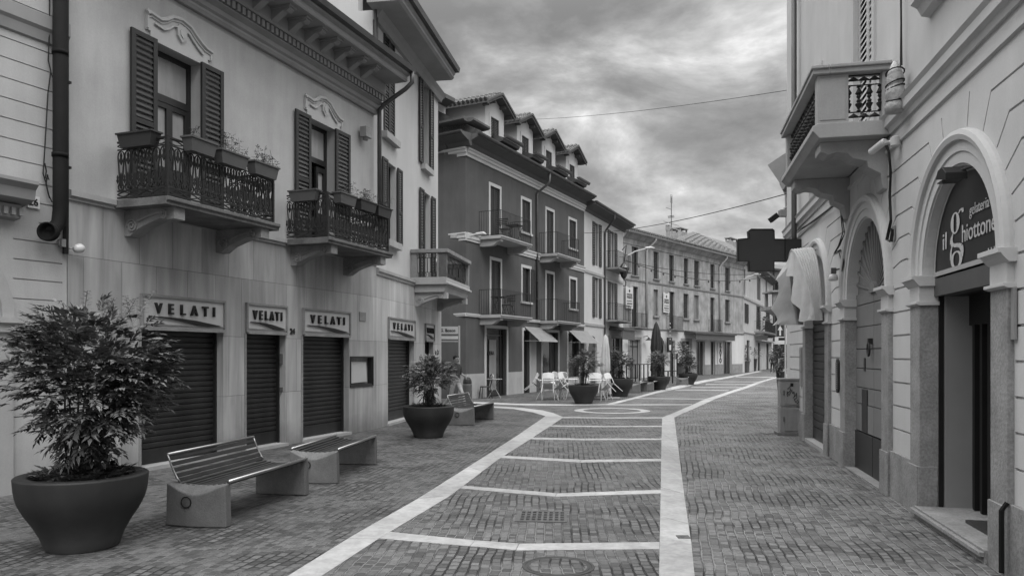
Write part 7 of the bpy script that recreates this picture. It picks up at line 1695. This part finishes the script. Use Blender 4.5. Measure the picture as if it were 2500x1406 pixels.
# balcony furniture on the dark house
def bistro(lab, W, u, off, z, kind, rz=0):
    t_ = thing('folding_' + kind, lab, kind, W.mw(u, off, z, rz), 'folding furniture on the dark house balconies')
    if kind == 'table':
        g = G(); g.box(-.3, .3, -.3, .3, .70, .73); g.build('tabletop', 'shutter', t_)
        for s in (-1, 1): g = G(); g.tube([(-.28, s * .25, 0), (.25, s * .25, .7)], .012, 4); g.tube([(.28, s * .25, 0), (-.25, s * .25, .7)], .012, 4); g.build('leg', 'shutter', t_)
    else:
        g = G(); g.box(-.2, .2, -.2, .2, .43, .46); g.build('seat', 'shutter', t_); g = G()
        for k in range(4): g.box(-.2, .2, .2, .215, .6 + k * .07, .64 + k * .07)
        g.build('backrest', 'shutter', t_)
        for s in (-1, 1): g = G(); g.tube([(s * .2, -.22, 0), (s * .2, .2, .86)], .012, 4); g.tube([(s * .2, .24, 0), (s * .2, -.2, .44)], .012, 4); g.build('leg', 'shutter', t_)
b1u = WD.u(1169)
bistro('folding table on the upper left balcony of the dark house', WD, 3.2, .5, zf2, 'table'); bistro('folding chair left of the folding table on the upper left balcony', WD, 2.35, .5, zf2, 'chair', pi / 2)
bistro('folding table on the lower left balcony of the dark house', WD, 1.75, .6, zf1, 'table'); bistro('folding chair at the right of the table on the lower left balcony', WD, 2.45, .6, zf1, 'chair', -pi / 2)
# planting on the far grey house balcony
t_ = thing('balcony_plants', 'dark potted greenery filling the far grey house balcony', 'potted plants', WG.mw((WG.u(1841) + WG.u(1874)) / 2, .6, gz(1848, 811)))
shrub(t_, 44, .1, .3, (0, 0, 1.0, 1.7, .35, .8), 6, 70, .07, .35, low=0, mats=('leafd', 'leafd'))

# ================================================================== PEOPLE
def person(name, lab, mw, J_, E_, mats_, hair=None):
    """one skinned body: J_ name -> (x,y,z,r,material index); E_ bone list"""
    t_ = thing(name, lab, 'person', mw)
    me = bpy.data.meshes.new('body'); nm = list(J_); me.from_pydata([J_[k][:3] for k in nm], [(nm.index(a), nm.index(b)) for a, b in E_], []); o = bpy.data.objects.new('body', me); COL.objects.link(o)
    o.modifiers.new('s', 'SKIN'); sv = me.skin_vertices[0].data
    for i, k in enumerate(nm): sv[i].radius = (J_[k][3],) * 2 if not isinstance(J_[k][3], tuple) else J_[k][3]
    sv[nm.index('pelvis')].use_root = True
    sb = o.modifiers.new('d', 'SUBSURF'); sb.levels = 2; sb.render_levels = 2
    dg = bpy.context.evaluated_depsgraph_get(); m2 = bpy.data.meshes.new_from_object(o.evaluated_get(dg)); bpy.data.objects.remove(o)
    m2.materials.clear(); [m2.materials.append(M[x]) for x in mats_]
    segs = [(Vector(J_[a][:3]), Vector(J_[b][:3]), J_[a][4], J_[b][4]) for a, b in E_]
    for p in m2.polygons:
        c = p.center; best = 9
        for a, b, ma, mb in segs:
            ab = b - a; t2 = max(0, min(1, (c - a).dot(ab) / max(ab.length_squared, 1e-9))); d = (c - a - ab * t2).length
            if d < best: best = d; p.material_index = ma if t2 < .5 else mb
        p.use_smooth = True
    m2.name = 'body'; o = bpy.data.objects.new('body', m2); COL.objects.link(o); o.parent = t_
    return t_
def hand(J_, E_, wrist, base, d, side, mi=2):
    """palm and five curled fingers"""
    d = Vector(d).normalized(); s = Vector(side).normalized(); b = Vector(base)
    J_[wrist + '_palm'] = (*(b + d * .06), .028, mi); E_.append((wrist, wrist + '_palm'))
    for k, (off, ln) in enumerate(((-.03, .065), (-.01, .08), (.01, .075), (.03, .06))):
        p = b + d * .1 + s * off; q = p + d * ln * .5 + Vector((0, .01, -.02)); r = q + d * ln * .3 + Vector((0, .02, -.03))
        for i, (v, rr) in enumerate(((p, .012), (q, .009), (r, .008))): J_[f'{wrist}_f{k}{i}'] = (*v, rr, mi)
        E_ += [(wrist + '_palm', f'{wrist}_f{k}0'), (f'{wrist}_f{k}0', f'{wrist}_f{k}1'), (f'{wrist}_f{k}1', f'{wrist}_f{k}2')]
    p = b + d * .03 - s * .05; J_[wrist + '_t0'] = (*p, .012, mi); J_[wrist + '_t1'] = (*(p + d * .04 - s * .015), .009, mi); E_ += [(wrist + '_palm', wrist + '_t0'), (wrist + '_t0', wrist + '_t1')]
# walking man: x = travel direction, y = his left
def walker(stride, arm_l, arm_r, bend=0):
    J_ = dict(pelvis=(0, 0, .93, .15, 1), waist=(.01 + bend * .1, 0, 1.08, .135, 0), chest=(.02 + bend * .3, 0, 1.30, .165, 0), neckb=(.03 + bend * .5, 0, 1.47, .065, 0), neck=(.045 + bend * .55, 0, 1.52, .055, 2), head=(.06 + bend * .65, 0, 1.62, .088, 2), crown=(.055 + bend * .65, 0, 1.70, .078, 3), nose=(.145 + bend * .65, 0, 1.615, .016, 2), chin=(.105 + bend * .65, 0, 1.56, .035, 2), earl=(.05 + bend * .65, .09, 1.62, .014, 2), earr=(.05 + bend * .65, -.09, 1.62, .014, 2),
              hipl=(0, .09, .88, .095, 1), hipr=(0, -.09, .88, .095, 1), shl=(.02 + bend * .4, .19, 1.41, .07, 0), shr=(.02 + bend * .4, -.19, 1.41, .07, 0))
    E_ = [('pelvis', 'waist'), ('waist', 'chest'), ('chest', 'neckb'), ('neckb', 'neck'), ('neck', 'head'), ('head', 'crown'), ('head', 'nose'), ('head', 'chin'), ('head', 'earl'), ('head', 'earr'), ('pelvis', 'hipl'), ('pelvis', 'hipr'), ('chest', 'shl'), ('chest', 'shr')]
    for s, f, sg in (('l', stride, 1), ('r', -stride, -1)):
        kx = f * .55 + .06; lift = .0 if f > 0 else .05
        J_['kn' + s] = (kx, sg * .09, .50, .065, 1); J_['an' + s] = (f * 1.15 - (.06 if f < 0 else 0), sg * .09, .10 + lift, .045, 1); J_['he' + s] = (f * 1.15 - .08, sg * .09, .045 + lift, .038, 4); J_['to' + s] = (f * 1.15 + .13, sg * .10, .035 + lift * .3, .034, 4)
        E_ += [('hip' + s, 'kn' + s), ('kn' + s, 'an' + s), ('an' + s, 'he' + s), ('an' + s, 'to' + s)]
    for s, (el_, wr) in (('l', arm_l), ('r', arm_r)):
        J_['el' + s] = (*el_, .046, 0); J_['wr' + s] = (*wr, .03, 2); E_ += [('sh' + s, 'el' + s), ('el' + s, 'wr' + s)]
        d = (Vector(wr) - Vector(el_)); hand(J_, E_, 'wr' + s, wr, d, (0, 0, 1))
    return J_, E_
J_, E_ = walker(.30, ((-.05, .30, 1.17), (.16, .22, 1.10)), ((-.12, -.27, 1.15), (.14, -.22, 1.08)))
c = at(1112, 23.2)
man = person('person', 'man in a dark jacket and light trousers striding right behind the corner bench', Matrix.Translation((c.x, c.y, 0)) @ Matrix.Rotation(radians(-38), 4, 'Z') @ Matrix.Scale(.955, 4), J_, E_, ('shirt', 'trousers', 'skin', 'hair', 'shoe'))
g = G(); g.T = Matrix.Translation((.028, 0, 1.665)) @ Matrix.Rotation(radians(-24), 4, 'Y'); g.lathe([(.090, -.035), (.101, .0), (.098, .045), (.07, .09), (.03, .11), (.001, .115)], n=20, cap=False); g.T = None; g.build('hair', 'hair', man, smooth=True)
for s_ in (-1, 1):
    g = G(); g.box(.128, .143, s_ * .034 - .014, s_ * .034 + .014, 1.63, 1.642); g.build('eye', 'hair', man); g = G(); g.box(.122, .14, s_ * .036 - .02, s_ * .036 + .02, 1.655, 1.663); g.build('eyebrow', 'hair', man)
g = G(); g.box(.118, .132, -.022, .022, 1.572, 1.580); g.build('mouth', 'boxpl', man)
J_, E_ = walker(.24, ((-.06, .28, 1.15), (.10, .20, .98)), ((-.02, -.28, 1.15), (.18, -.2, 1.0)), .35)
c = at(1886, 68)
w2_ = person('person', 'distant person in dark clothes walking away along the far end of the street', Matrix.Translation((c.x, c.y, 0)) @ Matrix.Rotation(radians(80), 4, 'Z'), J_, E_, ('darkcloth', 'black', 'skin', 'hair', 'white'))
g = G(); g.T = Matrix.Translation((.26, 0, 1.68)); g.lathe([(.1, -.06), (.105, 0), (.09, .05), (.001, .09)], n=14, cap=False); g.T = None; g.build('hair', 'cabinet', w2_)
